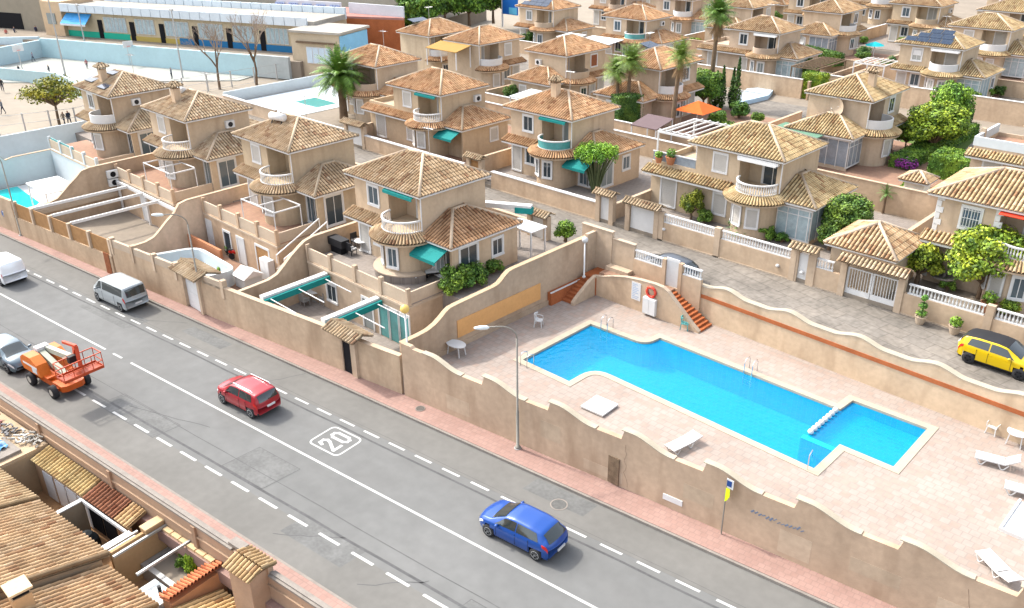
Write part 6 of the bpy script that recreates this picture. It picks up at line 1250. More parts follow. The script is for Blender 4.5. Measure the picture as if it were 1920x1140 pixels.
# ---------------------------------------------------------------- vehicles
def interp(tab,x):
    for (a,b),(c,d) in zip(tab,tab[1:]):
        if a<=x<=c:
            t=(x-a)/(c-a); t=t*t*(3-2*t) if 0 else t; return b+(d-b)*t
    return tab[0][1] if x<tab[0][0] else tab[-1][1]
def smooth(tab,n=60):
    x0,x1=tab[0][0],tab[-1][0]; S_=[interp(tab,x0+(x1-x0)*i/n) for i in range(n+1)]
    for _ in range(2): S_=[S_[0]]+[(S_[i-1]+2*S_[i]+S_[i+1])/4 for i in range(1,n)]+[S_[-1]]
    return [(x0+(x1-x0)*i/n,S_[i]) for i in range(n+1)]
def vehicle(label,c,rot,spec,color,plate=True,roofcol=None,name='car',cat='car',chrome=False):
    """spec: L, W, H, roof profile (x from rear -L/2 to front L/2), belt height, wheels"""
    L,Wd=spec['L'],spec['W']/2; top=smooth(spec['top']); belt=smooth(spec['belt']); wid=smooth(spec['wid']); R=T(name,label,cat,c,rot)
    nx,nt=130,22; V=[];xs=[]
    def sec(x):
        zt,zb,w=interp(top,x),interp(belt,x),interp(wid,x)*Wd; zb=min(zb,zt-.02); cab=max(0,min(1,(zt-zb)/.25)); wr=w*(spec['tumble']*cab+(1-cab)*.93); z0=spec['sill']+ (.12 if abs(x)>L/2-.12 else 0)
        P_=[(w*.9,z0),(w*.985,z0+.12),(w,(z0+zb)/2+.05),(w*.985,zb-.03)]
        side=[]
        side+=[P_[0],P_[1],P_[2],(w*.995,zb-.14),P_[3]]
        for k in (.25,.5,.75,.92): side.append((w*.975+(wr-w*.975)*k,zb+(zt-zb)*k*.96))
        side.append((wr*.93,zt-.02*cab-.005)); side.append((wr*.75,zt+.0)); side.append((wr*.4,zt+.025)); side.append((0,zt+.03))
        return side
    bow=lambda x,y:-(1 if x>0 else -1)*(.26*min(1,y/Wd)**2.5)*max(0,(abs(x)-L/2+.9)/.9)**2
    ns=len(sec(0)); 
    for i in range(nx+1):
        t=i/nx; x=-L/2+L*(t-.085*sin(2*pi*t)); s=sec(x); xs.append(x)
        row=[(x+bow(x,abs(y)),-y,z) for y,z in s]+[(x+bow(x,abs(y)),y,z) for y,z in s[-2::-1]]; V.append(row)
    m_=len(V[0]); parts={}
    wr=spec['wr']; WX=spec['wx']
    bt=lambda x:interp(belt,x)
    gl=spec['glass']
    for i in range(nx):
        for j in range(m_-1):
            q=[V[i][j],V[i+1][j],V[i+1][j+1],V[i][j+1]]; cxx=sum(p[0] for p in q)/4; cyy=sum(p[1] for p in q)/4; cz=sum(p[2] for p in q)/4; k=min(j,m_-2-j)
            if any((cxx-w)**2+(cz-wr)**2<(wr*1.14)**2 for w in WX) and k<5: continue
            n='body'; zt,zb=interp(top,cxx),bt(cxx); cab=zt-zb
            if n=='body':
                if cz<spec['sill']+.05 or (spec.get('clad') and cz<spec['clad'] ): n='cladding'
                elif roofcol and k>=9 and cab>.28: n='roof'
            parts.setdefault(n,[]).append(q)
    for e,i in ((0,0),(1,nx)):
        row=V[i]; cc=(sum(p[0] for p in row)/m_,0,(spec['sill']+interp(top,xs[i]))/2)
        for j in range(m_-1): parts['body'].append([row[j+1],row[j],cc,cc] if e==0 else [row[j],row[j+1],cc,cc])
        parts['body'].append([row[0],row[-1],cc,cc])
    MM=dict(body='paint',windscreen='carglass',rear_window='carglass',side_window='carglass',tail_light='lampred',headlight='lampwhite',cladding='rubber',roof='black')
    for n,qs in parts.items():
        groups=[qs] if n not in('side_window','tail_light','headlight') else [[q for q in qs if q[0][1]<0],[q for q in qs if q[0][1]>=0]]
        for g in groups:
            if not g: continue
            idx={};mb=MB();vv=[];ff=[]
            for q in g:
                f=[]
                for p in q:
                    key=(round(p[0],4),round(p[1],4),round(p[2],4))
                    if key not in idx: idx[key]=len(vv); vv.append(p)
                    if idx[key] not in f: f.append(idx[key])
                if len(f)>2: ff.append(tuple(f))
            mb.add(vv,ff); o=link(n,mb.mesh(n,M[MM[n]],True),R); o.color=(*(color),1)
    for e,i in ((0,0),(1,nx)): pass
    def pt(x,j,sd):
        r=sec(x); j=max(0,min(ns-1.001,j)); i=int(j); f=j-i; y=r[i][0]+(r[i+1][0]-r[i][0])*f; z=r[i][1]+(r[i+1][1]-r[i][1])*f
        return Vector((x+bow(x,abs(y)),sd*y,z))
    def patch(name,cs,mt,sd=1,n=(10,5),off=.008,cross=False):
        "cs: (x,j) of bottom rear, bottom front, top front, top rear"
        mb=MB(); V2=[]
        for i in range(n[0]+1):
            for k in range(n[1]+1):
                a,b=i/n[0],k/n[1]; x=(cs[0][0]*(1-a)+cs[1][0]*a)*(1-b)+(cs[3][0]*(1-a)+cs[2][0]*a)*b; j=(cs[0][1]*(1-a)+cs[1][1]*a)*(1-b)+(cs[3][1]*(1-a)+cs[2][1]*a)*b
                if cross: sd_,jj=(1,j) if j<=ns-1 else (-1,2*(ns-1)-j)
                else: sd_,jj=sd,j
                p=pt(x,jj,sd_); e=.02; du=pt(min(x+e,L/2),jj,sd_)-pt(max(x-e,-L/2),jj,sd_); dv=pt(x,min(jj+.1,ns-1),sd_)-pt(x,jj-.1,sd_); nn=du.cross(dv)*(-sd_)
                if nn.length<1e-9: nn=Vector((0,0,1))
                nn.normalize()
                if nn.dot(Vector((0,p.y,p.z-.6)))<0: nn=-nn
                V2.append(tuple(p+nn*off))
        m1=n[1]+1; fs=[(i*m1+k,(i+1)*m1+k,(i+1)*m1+k+1,i*m1+k+1) for i in range(n[0]) for k in range(n[1])]
        mb.add(V2,fs); o=P(name,mb,M[mt],R,True); return o
    xat=lambda z0:min((abs(interp(top,-L/2+i*.005)-z0),-L/2+i*.005) for i in range(int(.9/.005)))[1]
    for sd in (-1,1):
        for a,b,sa,sb in gl: patch('side_window',[(a,4.6),(b,4.6),(b-sb,7.7),(a+sa,7.7)],'carglass',sd)
        tl=spec['tl']; patch('tail_light',[(-L/2+.01,2.6),(-L/2+tl[0]*.8,3.2),(-L/2+tl[0],4.5),(-L/2+.03,4.4)],'lampred',sd,(6,3),.012); zr=(tl[1]+tl[2])/2
        patch('headlight',[(L/2-.5,3.4),(L/2-.06,2.7),(L/2-.10,4.2),(L/2-.46,4.3)],'lampwhite',sd,(6,3),.01)
    if spec.get('wsx'): patch('windscreen',[(spec['wsx'][0],9.0),(spec['wsx'][1],9.0),(spec['wsx'][1],2*(ns-1)-9.0),(spec['wsx'][0],2*(ns-1)-9.0)],'carglass',1,(14,12),.018,True)
    if spec.get('rwz'): x1,x0=xat(spec['rwz'][1]),xat(spec['rwz'][0]); patch('rear_window',[(x0,9.0),(x1,9.0),(x1,2*(ns-1)-9.0),(x0,2*(ns-1)-9.0)],'carglass',1,(10,12),.018,True)
    P('underbody',MB().box(-L/2+.5,-Wd*.86,spec['sill']-.06,L/2-.5,Wd*.86,spec['sill']+.45),M['dark'],R)
    for w in WX:
        for s in (-1,1):
            y=s*(Wd-.1); mb=MB(); mb.tube([(w,y-.1*s,wr),(w,y-.09*s,wr),(w,y+.07*s,wr),(w,y+.1*s,wr)],[wr*.9,wr,wr,wr*.92],22); o=P('wheel',mb,M['rubber'],R,True)
            mb=MB(); mb.tube([(w,y+.085*s,wr),(w,y+.108*s,wr)],wr*.66,18)
            link('rim',mb.mesh('rim',M['metal'] if not spec.get('darkrim') else M['rubber']),o); mb=MB()
            for k in range(5): a=2*pi*k/5+.3; mb.beam((w+cos(a)*.12*wr,y+.112*s,wr+sin(a)*.12*wr),(w+cos(a)*.6*wr,y+.112*s,wr+sin(a)*.6*wr),.012,.05,(0,1,0))
            for k in range(5): a=2*pi*(k+.5)/5+.3; mb.tube([(w+cos(a)*.42*wr,y+.10*s,wr+sin(a)*.42*wr),(w+cos(a)*.42*wr,y+.111*s,wr+sin(a)*.42*wr)],.05,8)
            link('spokes',mb.mesh('spokes',M['dark']),o)
    for k,sx_ in enumerate(spec.get('seams',())):
        for s in (-1,1):
            w_=interp(wid,sx_)*Wd; z0=spec['sill']+.16; zb_=bt(sx_)-.02; P('door_seam',MB().box(sx_-.009,s*w_*.992-.012,z0,sx_+.009,s*w_*.992+.012,zb_),M['black'],R)
    mx=spec['mirror']
    for s in (-1,1):
        mb=MB(); mb.tube([(mx,s*(Wd*.93),bt(mx)+.02),(mx-.02,s*(Wd+.07),bt(mx)+.07),(mx-.04,s*(Wd+.17),bt(mx)+.08)],[.05,.085,.06],8); o=P('mirror',mb,M['paint'],R,True); o.color=(*color,1)
    if plate:
        px=-L/2-.0; mb=MB(); mb.box(px-.03,-.26,spec['plate'],px+.02,.26,spec['plate']+.11); P('number_plate',mb,M['white'],R)
    if spec.get('rails'):
        for s in (-1,1): P('roof_rail',MB().tube([(spec['rails'][0],s*Wd*.68,spec['H']-.02),(spec['rails'][0]+.15,s*Wd*.68,spec['H']+.05),(spec['rails'][1]-.2,s*Wd*.68,spec['H']+.04),(spec['rails'][1],s*Wd*.68,spec['H']-.08)],.022,6),M['chrome'],R)
    for j in (-.25,.55) if spec.get('handles',1) else ():
        for s in (-1,1): o=P('door_handle',MB().box(j*L/4-.08,s*Wd*.985-.015,bt(0)-.14,j*L/4+.08,s*Wd*.985+.03,bt(0)-.11),M['paint'],R); o.color=(*color,1)
    return R
HATCH=dict(seams=(-.95,-.22,.85),L=4.25,W=1.8,H=1.5,sill=.2,tumble=.70,top=[(-2.13,.78),(-2.08,.98),(-1.5,1.37),(-.9,1.45),(0,1.47),(.42,1.41),(1.2,1.0),(1.7,.92),(2.0,.78),(2.13,.55)],belt=[(-2.13,.75),(-2.05,.95),(-1.6,.98),(.9,.9),(1.3,.88),(1.9,.76),(2.13,.5)],wid=[(-2.13,.86),(-1.8,.95),(-1,1),(1,1),(1.7,.94),(2.0,.82),(2.13,.66)],wr=.32,wx=(-1.33,1.3),wsx=(.48,1.2),rwz=(1.02,1.32),glass=[(-1.45,-.25,.2,.0),(-.2,.95,0,.5)],tl=(.45,.72,.98),hl=(.6,.82),mirror=.75,plate=.5)
SUV=dict(seams=(-.95,-.36,.8),L=4.15,W=1.8,H=1.58,sill=.24,tumble=.78,top=[(-2.07,.8),(-2.03,1.05),(-1.75,1.48),(-1.0,1.57),(0,1.58),(.45,1.52),(1.15,1.1),(1.75,1.0),(1.98,.82),(2.07,.55)],belt=[(-2.07,.78),(-2.0,1.0),(-1.6,1.02),(.9,.97),(1.3,.95),(1.9,.8),(2.07,.5)],wid=[(-2.07,.88),(-1.8,.96),(-1,1),(1,1),(1.7,.95),(1.95,.85),(2.07,.7)],wr=.34,wx=(-1.27,1.27),wsx=(.45,1.15),rwz=(1.08,1.44),glass=[(-1.5,-.4,.15,.0),(-.33,.9,0,.45)],tl=(.4,.75,1.0),hl=(.66,.9),mirror=.72,plate=.74,clad=.42,rails=(-1.4,.5))
VAN=dict(seams=(-.9,.6,1.5),L=4.75,W=1.9,H=1.9,sill=.24,tumble=.84,top=[(-2.37,.9),(-2.35,1.2),(-2.2,1.84),(-1.8,1.9),(.6,1.9),(1.0,1.82),(1.75,1.2),(2.15,1.0),(2.37,.6)],belt=[(-2.37,.88),(-2.3,1.12),(1.2,1.08),(1.7,1.04),(2.2,.85),(2.37,.55)],wid=[(-2.37,.92),(-2.1,.98),(-1,1),(1.2,1),(1.9,.94),(2.2,.84),(2.37,.7)],wr=.33,wx=(-1.5,1.5),wsx=(1.0,1.75),rwz=(1.2,1.74),glass=[(-2.0,.55,.05,.0),(.7,1.55,0,.6)],tl=(.28,.9,1.35),hl=(.66,.95),mirror=1.25,plate=.6,handles=0)
CARGO=dict(seams=(-1.0,.3,1.2),L=4.4,W=1.85,H=1.82,sill=.22,tumble=.88,top=[(-2.2,.95),(-2.19,1.3),(-2.1,1.78),(-1.8,1.82),(.3,1.82),(.7,1.74),(1.4,1.15),(1.9,1.0),(2.2,.6)],belt=[(-2.2,.9),(-2.1,1.1),(1.0,1.05),(1.4,1.0),(2.0,.85),(2.2,.55)],wid=[(-2.2,.95),(-2.0,.99),(-1,1),(1.2,1),(1.8,.93),(2.1,.82),(2.2,.7)],wr=.32,wx=(-1.35,1.35),wsx=(.7,1.4),rwz=None,glass=[(.35,1.2,0,.6)],tl=(.15,.7,1.1),hl=(.66,.95),mirror=.9,plate=.55,handles=0)
def mid(a,b): return ((a[0]+b[0])/2,(a[1]+b[1])/2)
RA=atan2(RS,1)
def onroad(p,off,x=0): # wheel contact p on the viewer side (near side), shift to the centre line of the car
    return (p[0]-sin(RA)*off+cos(RA)*x,p[1]+cos(RA)*off+sin(RA)*x,0)
a,b=(-22.77,21.60,0.00),(-20.15,21.90,0.00); p=mid(a,b); vehicle('blue hatchback driving left on the near side of the solid line',onroad(p,.84,.0),RA+pi,HATCH,(.0,.05,.26))
a,b=(-41.76,19.07,0.00),(-39.32,19.40,0.00); p=mid(a,b); vehicle('red compact suv driving left along the road',onroad(p,.82),RA+pi,SUV,(.28,.004,.012))
a,b=(-60.98,19.97,0.00),(-57.73,20.30,0.00); p=mid(a,b); vehicle('silver people carrier parked along the far kerb',onroad(p,.86,.1),RA+pi,VAN,(.33,.36,.37),cat='van',name='van')
a=(-68.67,16.08,0.00); vehicle('white delivery van driving left at the left edge of the road',onroad(a,.85,-1.3),RA+pi,CARGO,(.78,.8,.82),cat='van',name='van')
a=(-54.03,11.59,0.00); vehicle('grey car half hidden behind the orange boom lift',onroad(a,1.1,-1.75),RA,HATCH,(.10,.14,.17))
a,b=(-11.25,46.86,2.95),(-8.72,46.86,2.95); p=mid(a,b); CR=dict(SUV); CR.update(darkrim=1,clad=.38,rails=None,L=4.2,H=1.6); vehicle('yellow crossover with black roof parked on the upper street',(p[0],p[1]+.8,2.954),-.02,CR,(.60,.41,.0),roofcol=1)
p=(-33.64,48.99,2.95); vehicle('dark car parked on the street behind the white baluster wall',(-29.9,45.45,2.954),pi,HATCH,(.05,.06,.075))
p=(-139.35,75.72,8.00); 
# boom lift
a=(-52.46,11.21,0.00); bb=(-50.03,11.72,0.00); fr=(-50.28,13.91,0.00)
R=T('boom_lift','orange boom lift with a raised work basket parked on the near lane','boom lift',((bb[0]+fr[0])/2-.75,(bb[1]+fr[1])/2+.65,0),RA+radians(0)); R.scale=(.92,.92,.92); og=(.50,.085,.005)
mb=MB(); mb.prism([(-1.9,-.75),(1.9,-.75),(2.1,-.5),(2.1,.5),(1.9,.75),(-1.9,.75),(-2.1,.5),(-2.1,-.5)],.42,.82); P('chassis',mb,M['flatpaint'],R,color=(*og,1)); P('axle',MB().box(-1.5,-1.0,.38,-1.25,1.0,.6).box(1.25,-1.0,.38,1.5,1.0,.6),M['flatpaint'],R,color=(*og,1))
for x in (-1.38,1.38):
    for s in (-1,1):
        y=s*1.05; mb=MB(); mb.tube([(x,y-.17,.44),(x,y-.15,.44),(x,y+.15,.44),(x,y+.17,.44)],[.36,.44,.44,.36],20); o=P('wheel',mb,M['rubber'],R,True); link('rim',MB().tube([(x,y-.175,.44),(x,y+.175,.44)],.22,14).mesh('rim',mat('pale_rim',(.45,.43,.38),.6,.3) if 'pr' not in M else M['pr']),o)
def hood(y0,y1):
    A=[(-2.1,1.0),(-2.35,1.35),(-2.25,1.8),(-1.8,2.1),(-.9,2.1),(-.2,1.75),(.1,1.0)]; mb=MB(); n=len(A); mb.add([(x,y0,z) for x,z in A]+[(x,y1,z) for x,z in A],[tuple(range(n-1,-1,-1)),tuple(range(n,2*n))]+[(i,(i+1)%n,n+(i+1)%n,n+i) for i in range(n)]); return mb
bm_=None
P('turntable',MB().lathe([(.8,.82),(.8,.98),(.6,1.0)],n=20).box(-1.9,-.9,.95,.6,.9,1.05),M['flatpaint'],R,color=(*og,1))
for y0,y1 in ((-1.05,-.35),(.35,1.05)): o=P('engine_hood',hood(y0,y1),M['flatpaint'],R,color=(.56,.13,.006,1)); P('hood_stripe',MB().box(-2.0,y0-.01,1.45,-.2,y0-.004,1.6),M['white'],R) if y0<0 else 0
P('decal',MB().box(-.9,-1.062,1.1,-.3,-1.054,1.5),M['whitewall'],R)
P('lower_boom',MB().beam((-1.6,0,1.9),(1.5,-.1,1.25),.36,.36),M['flatpaint'],R,color=(.30,.32,.25,1)); P('upper_boom',MB().beam((-1.5,.42,2.0),(2.7,.3,2.6),.32,.34),M['flatpaint'],R,color=(.32,.33,.27,1)); P('boom_head',MB().box(-1.95,-.25,1.6,-1.45,.55,2.25),M['white'],R)
P('jib',MB().beam((2.5,.3,2.55),(3.0,.2,3.6),.24,.3).beam((3.2,.2,3.75),(3.6,.0,2.6),.22,.28).beam((1.2,.35,3.35),(3.2,.2,3.75),.16,.16),M['flatpaint'],R,color=(.42,.04,.004,1)); P('cylinder',MB().tube([(1.0,.2,2.2),(2.9,.2,3.2)],.07,8),M['chrome'],R)
bx,bz=3.4,2.0; mb=MB(); mb.box(bx-.5,-1.25,bz,bx+.5,1.25,bz+.1); P('platform_floor',mb,M['flatpaint'],R,color=(.36,.045,.006,1)); mb=MB()
for z in (.15,.55,1.1):
    for p,q in (((-.5,-1.25),(.5,-1.25)),((.5,-1.25),(.5,1.25)),((.5,1.25),(-.5,1.25)),((-.5,1.25),(-.5,-1.25))): mb.beam((bx+p[0],p[1],bz+z),(bx+q[0],q[1],bz+z),.05 if z<1 else .06,.12 if z<.2 else .05)
for x in (-.5,.5):
    for y in (-1.25,-.6,0,.6,1.25): mb.tube([(bx+x,y,bz),(bx+x,y,bz+1.12)],.028,6)
P('basket_rails',mb,M['flatpaint'],R,color=(.42,.055,.012,1)); P('control_box',MB().box(bx-.62,-.35,bz+.7,bx-.3,.35,bz+1.15),M['black'],R)

# ---------------------------------------------------------------- people
def person_mesh(pose):
    J={'pel':(0,0,.95),'spine':(0,0,1.2),'chest':(0,.0,1.4),'neck':(0,0,1.52),'head':(0,-.02,1.63),'crown':(0,-.01,1.74)}
    st=.22 if pose else .05
    for s,n in ((-1,'l'),(1,'r')):
        f=st*s; J.update({n+'hip':(s*.1,0,.9),n+'knee':(s*.11,-f*.6-.02,.5),n+'ank':(s*.11,-f+.03*(f<0),.08),n+'toe':(s*.12,-f-.14,.04),n+'sh':(s*.19,0,1.42),n+'elb':(s*.25,f*.5+.02,1.15),n+'wri':(s*.25,f*.8-.1,.93),n+'hand':(s*.24,f*.8-.14,.84)})
    R={'pel':.15,'spine':.14,'chest':.16,'neck':.06,'head':.1,'crown':.075,'hip':.1,'knee':.065,'ank':.045,'toe':.035,'sh':.075,'elb':.05,'wri':.035,'hand':.035}
    E_=[('pel','spine'),('spine','chest'),('chest','neck'),('neck','head'),('head','crown')]
    for n in 'lr': E_+=[('pel',n+'hip'),(n+'hip',n+'knee'),(n+'knee',n+'ank'),(n+'ank',n+'toe'),('chest',n+'sh'),(n+'sh',n+'elb'),(n+'elb',n+'wri'),(n+'wri',n+'hand')]
    ks=list(J); me=bpy.data.meshes.new('person_skel'); me.from_pydata([J[k] for k in ks],[(ks.index(a),ks.index(b)) for a,b in E_],[]); o=bpy.data.objects.new('person_skel',me); COL.objects.link(o)
    o.modifiers.new('s','SKIN'); 
    for k,v in zip(ks,me.skin_vertices[0].data): r=R.get(k,R.get(k[1:],.05)); v.radius=(r,r*.8 if k in('chest','spine','pel') else r); v.use_root=(k=='pel')
    o.modifiers.new('u','SUBSURF').levels=1; dg=bpy.context.evaluated_depsgraph_get(); ne=bpy.data.meshes.new_from_object(o.evaluated_get(dg)); bpy.data.objects.remove(o); ne.name='person'; ne.materials.clear(); ne.materials.append(M['person']); ne.polygons.foreach_set('use_smooth',[True]*len(ne.polygons)); return ne
m=bpy.data.materials.new('clothed_person'); m.use_nodes=True; t=m.node_tree; N=t.nodes; g=N.new('ShaderNodeTexCoord'); sx=N.new('ShaderNodeSeparateXYZ'); t.links.new(g.outputs['Object'],sx.inputs[0]); dv=N.new('ShaderNodeMath'); dv.operation='DIVIDE'; dv.inputs[1].default_value=1.8; t.links.new(sx.outputs[2],dv.inputs[0])
r=N.new('ShaderNodeValToRGB'); r.color_ramp.interpolation='CONSTANT'; e=r.color_ramp.elements; e[0].position=0; e[0].color=(.02,.02,.025,1); e[1].position=.045; e[1].color=(.035,.04,.06,1)
for p,c in ((.53,(0,0,0,1)),(.84,(.42,.23,.15,1)),(.925,(.04,.025,.015,1))): q=e.new(p); q.color=c
t.links.new(dv.outputs[0],r.inputs[0]); oi=N.new('ShaderNodeObjectInfo'); lt=N.new('ShaderNodeMath'); lt.operation='COMPARE'; lt.inputs[1].default_value=.685; lt.inputs[2].default_value=.155; t.links.new(dv.outputs[0],lt.inputs[0]); mx=N.new('ShaderNodeMix'); mx.data_type='RGBA'; t.links.new(lt.outputs[0],mx.inputs[0]); t.links.new(r.outputs[0],mx.inputs[6]); t.links.new(oi.outputs['Color'],mx.inputs[7]); t.links.new(mx.outputs[2],N['Principled BSDF'].inputs['Base Color']); N['Principled BSDF'].inputs['Roughness'].default_value=.9; M['person']=m
PM=[person_mesh(0),person_mesh(1)]
def person(c,rot,pose,col,label,s=1,group=None):
    o=link('person',PM[pose],None,c,rot,(*col,1)); o.scale=(s,s,s); return tag(o,label,'person',group)
person((-39.56,51.10,2.95),1,0,(.015,.015,.02),'person in dark clothes standing on the street by the garden wall')
SCH='people on and around the school court'
for i,(c,ps,col,lab,s) in enumerate((((-136.21,45.47,2.02),0,(.03,.035,.05),'person in dark clothes standing in the middle of the left court',.85),((-136.85,51.05,2.02),1,(.3,.12,.12),'child in a red top by the slim pole on the court',.8),((-149.30,47.93,2.02),1,(.2,.2,.25),'child below the backboard near the court wall',.8),((-140.81,42.95,2.02),1,(.02,.02,.03),'child in black leaning under the left hoop',.7),((-129.65,37.00,2.02),1,(.02,.02,.02),'person in black at the left edge below the low wall',1),((-120.32,55.96,2.02),0,(.15,.17,.2),'person in grey beside the court kerb',.9),((-120.52,64.72,2.02),0,(.02,.03,.08),'person in navy clothes standing by the pale wall',1),((-120.40,65.35,2.02),1,(.4,.25,.25),'person in pink standing next to the one in navy',.9),((-120.64,64.10,2.02),1,(.05,.08,.15),'child in blue left of the group by the pale wall',.75),((-105.49,35.54,1.97),1,(.25,.2,.15),'person in brown walking on the school pavement',.9),((-104.78,35.86,1.97),1,(.02,.03,.05),'person in dark clothes walking on the school pavement',1),((-116.56,32.69,1.97),1,(.08,.1,.13),'person walking at the left edge of the school yard',1),((-163.88,54.61,3.62),0,(.3,.25,.3),'person standing at the top of the school ramp',1),((-163.06,53.88,3.62),1,(.04,.04,.08),'person in dark clothes on the school ramp',1),((-164.70,51.06,3.62),1,(.05,.05,.08),'person beside the dark opening at the far left',1),((-164.65,49.71,3.62),1,(.4,.1,.08),'person in red seated group near the left wall',.9))):
    person(c,i*1.1,ps,col,lab,s,SCH)

# ---------------------------------------------------------------- smaller things of the place
def heater(c,rot,label):
    R=T('water_heater',label,'water tank',c,rot); P('tank',MB().tube([(-.75,0,.55),(-.7,0,.55),(.7,0,.55),(.75,0,.55)],[.2,.3,.3,.2],16),M['white'],R,True)
    for x in (-.5,.5): P('leg',MB().beam((x,-.25,0),(x,0,.4),.06,.06).beam((x,.25,0),(x,0,.4),.06,.06),M['black'],R)
heater((-74.92,35.25,9.90),.1,'white roof water tank on black legs behind the chimney of the second villa'); heater((-59.63,35.52,10.00),.2,'white roof water tank behind the ridge of the third front villa')
# wall on the south side of the upper street with tiled gates
def swall(label,x0,x1,z1=4.4,tint=(1,.97,.94)):
    R,c=wallthing(label,[([(x0,44.0),(x1,44.0)],2.9,z1,.22)],tint=tint,cop='cream'); return R,c
swall('street wall behind the villa with teal awnings',-49.5,-41.3); swall('street wall behind the third front villa',-63.8,-50.2); swall('street wall behind the second front villa',-77.9,-66.5); swall('street wall behind the first front villa',-92,-80.5)
street_gate(-40.2,1.2,'tiled canopy gate at the back of the villa with teal awnings',5.2,y=43.9,dep=1.1); street_gate(-65.1,1.4,'white street gate with tiled canopy behind the second front villa',5.3,y=43.9,dep=1.2); street_gate(-79.2,1.3,'street gate with tiled canopy behind the first front villa',5.2,y=43.9,dep=1.1)
R=T('tiled_carport','long narrow tiled carport roof behind the second front villa','carport',(-73,41.8,3.35)); mb=MB(); mb.tiles([(0,0),(9.5,0),(9.5,2.0),(0,2.0)],(-5,-1.0,2.2),(1,0,0),(0,1,0),.25); P('roof',mb,M['tile'],R)
for x in (-4.6,0,4.2): P('post',MB().box(x-.15,-.9,0,x+.15,-.6,2.2),M['stucco'],R)
# white walled pool garden left of the date palm
R=T('garden_pool','small turquoise pool inside white garden walls left of the date palm','pool',(-88.5,58,3.2)); P('rim',MB().box(-2.6,-1.8,-.1,2.6,1.8,.08),M['white'],R); P('water',MB().box(-2.2,-1.4,.08,2.2,1.4,.11),mat('turquoise_water3',(.05,.26,.25),.08,.6,noise=.06),R)
wallthing('white garden wall around the small pool left of the date palm',[([(-96.5,50.8),(-96.5,66),(-84.5,66)],3.0,4.5,.22)],mt='whitewall')
solo('white_patio',MB().box(-96,51,3.1,-84.7,65.7,3.26),M['whitewall'],kind='structure')
street_wall('white capped street wall in front of the small walled pool',-96,-84.8,4.3,[(-96,-84.8)],(1.1,1.1,1.1),balz=0)
# white garden building right of the covered walkway
R=T('garden_house','white flat roofed garden room below the solar roof villa','garden house',(-94.67,74.43,3.20),.0); P('wall',MB().box(-2.6,-2,0,2.6,2,2.4),M['whitewall'],R); P('roof',MB().box(-2.9,-2.3,2.403,2.9,2.3,2.6),M['white'],R)
for i in range(3): P('window',MB().box(-2.3+i*1.0,-2.06,.8,-1.5+i*1.0,-2.002,2.0),M['greyglass'],R)
# white parapets of the roof terraces at the right edge
R=T('roof_parapet','long white parapet of the tiled roof terrace at the right edge','parapet',(-19.8,75.4,6.6)); P('parapet',MB().box(-2.1,1.0,.26,3.0,1.2,1.0),M['whitewall'],R); P('side_parapet',MB().box(-2.1,1.2,.26,-1.9,6.6,1.0),M['whitewall'],R); P('post',MB().box(-2.2,2.8,.26,-1.85,3.1,1.3),M['stucco'],R); P('terrace_floor',MB().box(-1.88,1.22,.0,2.3,6.5,-.12),M['redtile'],R)
# plots of the back rows
def plot(short,x0,x1,y0,y1,n,seed,floor='redtile',z=3.2,wl=True):
    rnd=random.Random(seed); s=solo('patio',MB().box(x0+.3,y0+.3,z-.1,x1-.3,y1-.3,z+.06+.004*(seed%5)),M[floor],kind='structure')
    if wl: wallthing('plot wall on the left of the '+short,[([(x0,y1),(x0,y0)],3.0,4.9,-.2)],tint=(1.03,.99,.95),cop='cream' if seed%2 else 'white')
    for k in range(n):
        x=rnd.choice((rnd.uniform(x0+.8,x0+2),rnd.uniform(x1-2,x1-.8))); y=rnd.uniform(y0+.8,y1-1); tree('shrub','%s shrub in the plot of the %s'%(('rounded green','dark','yellowish','tall')[k],short),(x,y,3.2),(BUSH,SM)[k%2],rnd.uniform(.8,1.3),((1,1.4,1),(.7,1,.9),(1.8,1.7,.8),(1.1,1.4,1))[k],rnd.uniform(0,6),cat='shrub',parts=('stems','foliage'))
plot('villa with turquoise balcony panels',-83,-70,97.6,113.6,3,1); plot('villa with the square hedge',-66,-50.5,97.6,113.6,2,2,'terrace'); plot('villa with stepped solar panels',-45.6,-30.5,101,113.6,3,3); plot('pale solar roof villa near the pines',-99+2.5,-84,97.6,113.6,2,4,'terrace')
plot('white balcony villa by the long hedge',-64,-49.5,114.5,131,4,5); plot('villa behind the tallest palm crown',-77,-66,114.5,131,3,6,'terrace'); plot('long roofed villa at the top right',-46.5,-28,114.5,131,4,7); plot('far villa with glass balcony door',-59,-46,134,148,4,8,'terrace'); plot('far villa beside the top right edge',-40,-25,142,158,3,9); plot('far villa behind the palm crown',-90,-76,141,156,3,10)
plot('brown door villa',-72.5,-58.5,70.6,87,3,11,'terrace'); plot('villa behind the slim fan palms',-57.5,-43.5,70.6,87,2,12); plot('mustard awning villa',-84.3,-73.5,70.6,87,1,13,'terrace')
plot('villa with the teal balcony',-54.1,-39,50.8,65.9,0,14,'terrace',wl=False); plot('villa with the white garage door',-71.3,-55,50.8,65.9,0,15,'redtile',wl=False); plot('large villa',-38.3,-20.2,50.8,66,0,16,'terrace',wl=False); plot('satellite dish villa',-39.5,-23.5,66.8,87,1,17,'redtile',wl=False)
villa('far villa filling the gap left of the white balcony villa',(-80.5,124),rail='solid',up='glass',rec='glass',bay=('glass','glass'),rooftint=OR,porch='glazed',group='far rows of villas'); villa('far villa behind the turquoise balcony villa',(-94,124.5),rail='cream',up='shutter',rec='glass',bay=('glass','glass'),rooftint=OR,porch='none',group='far rows of villas')
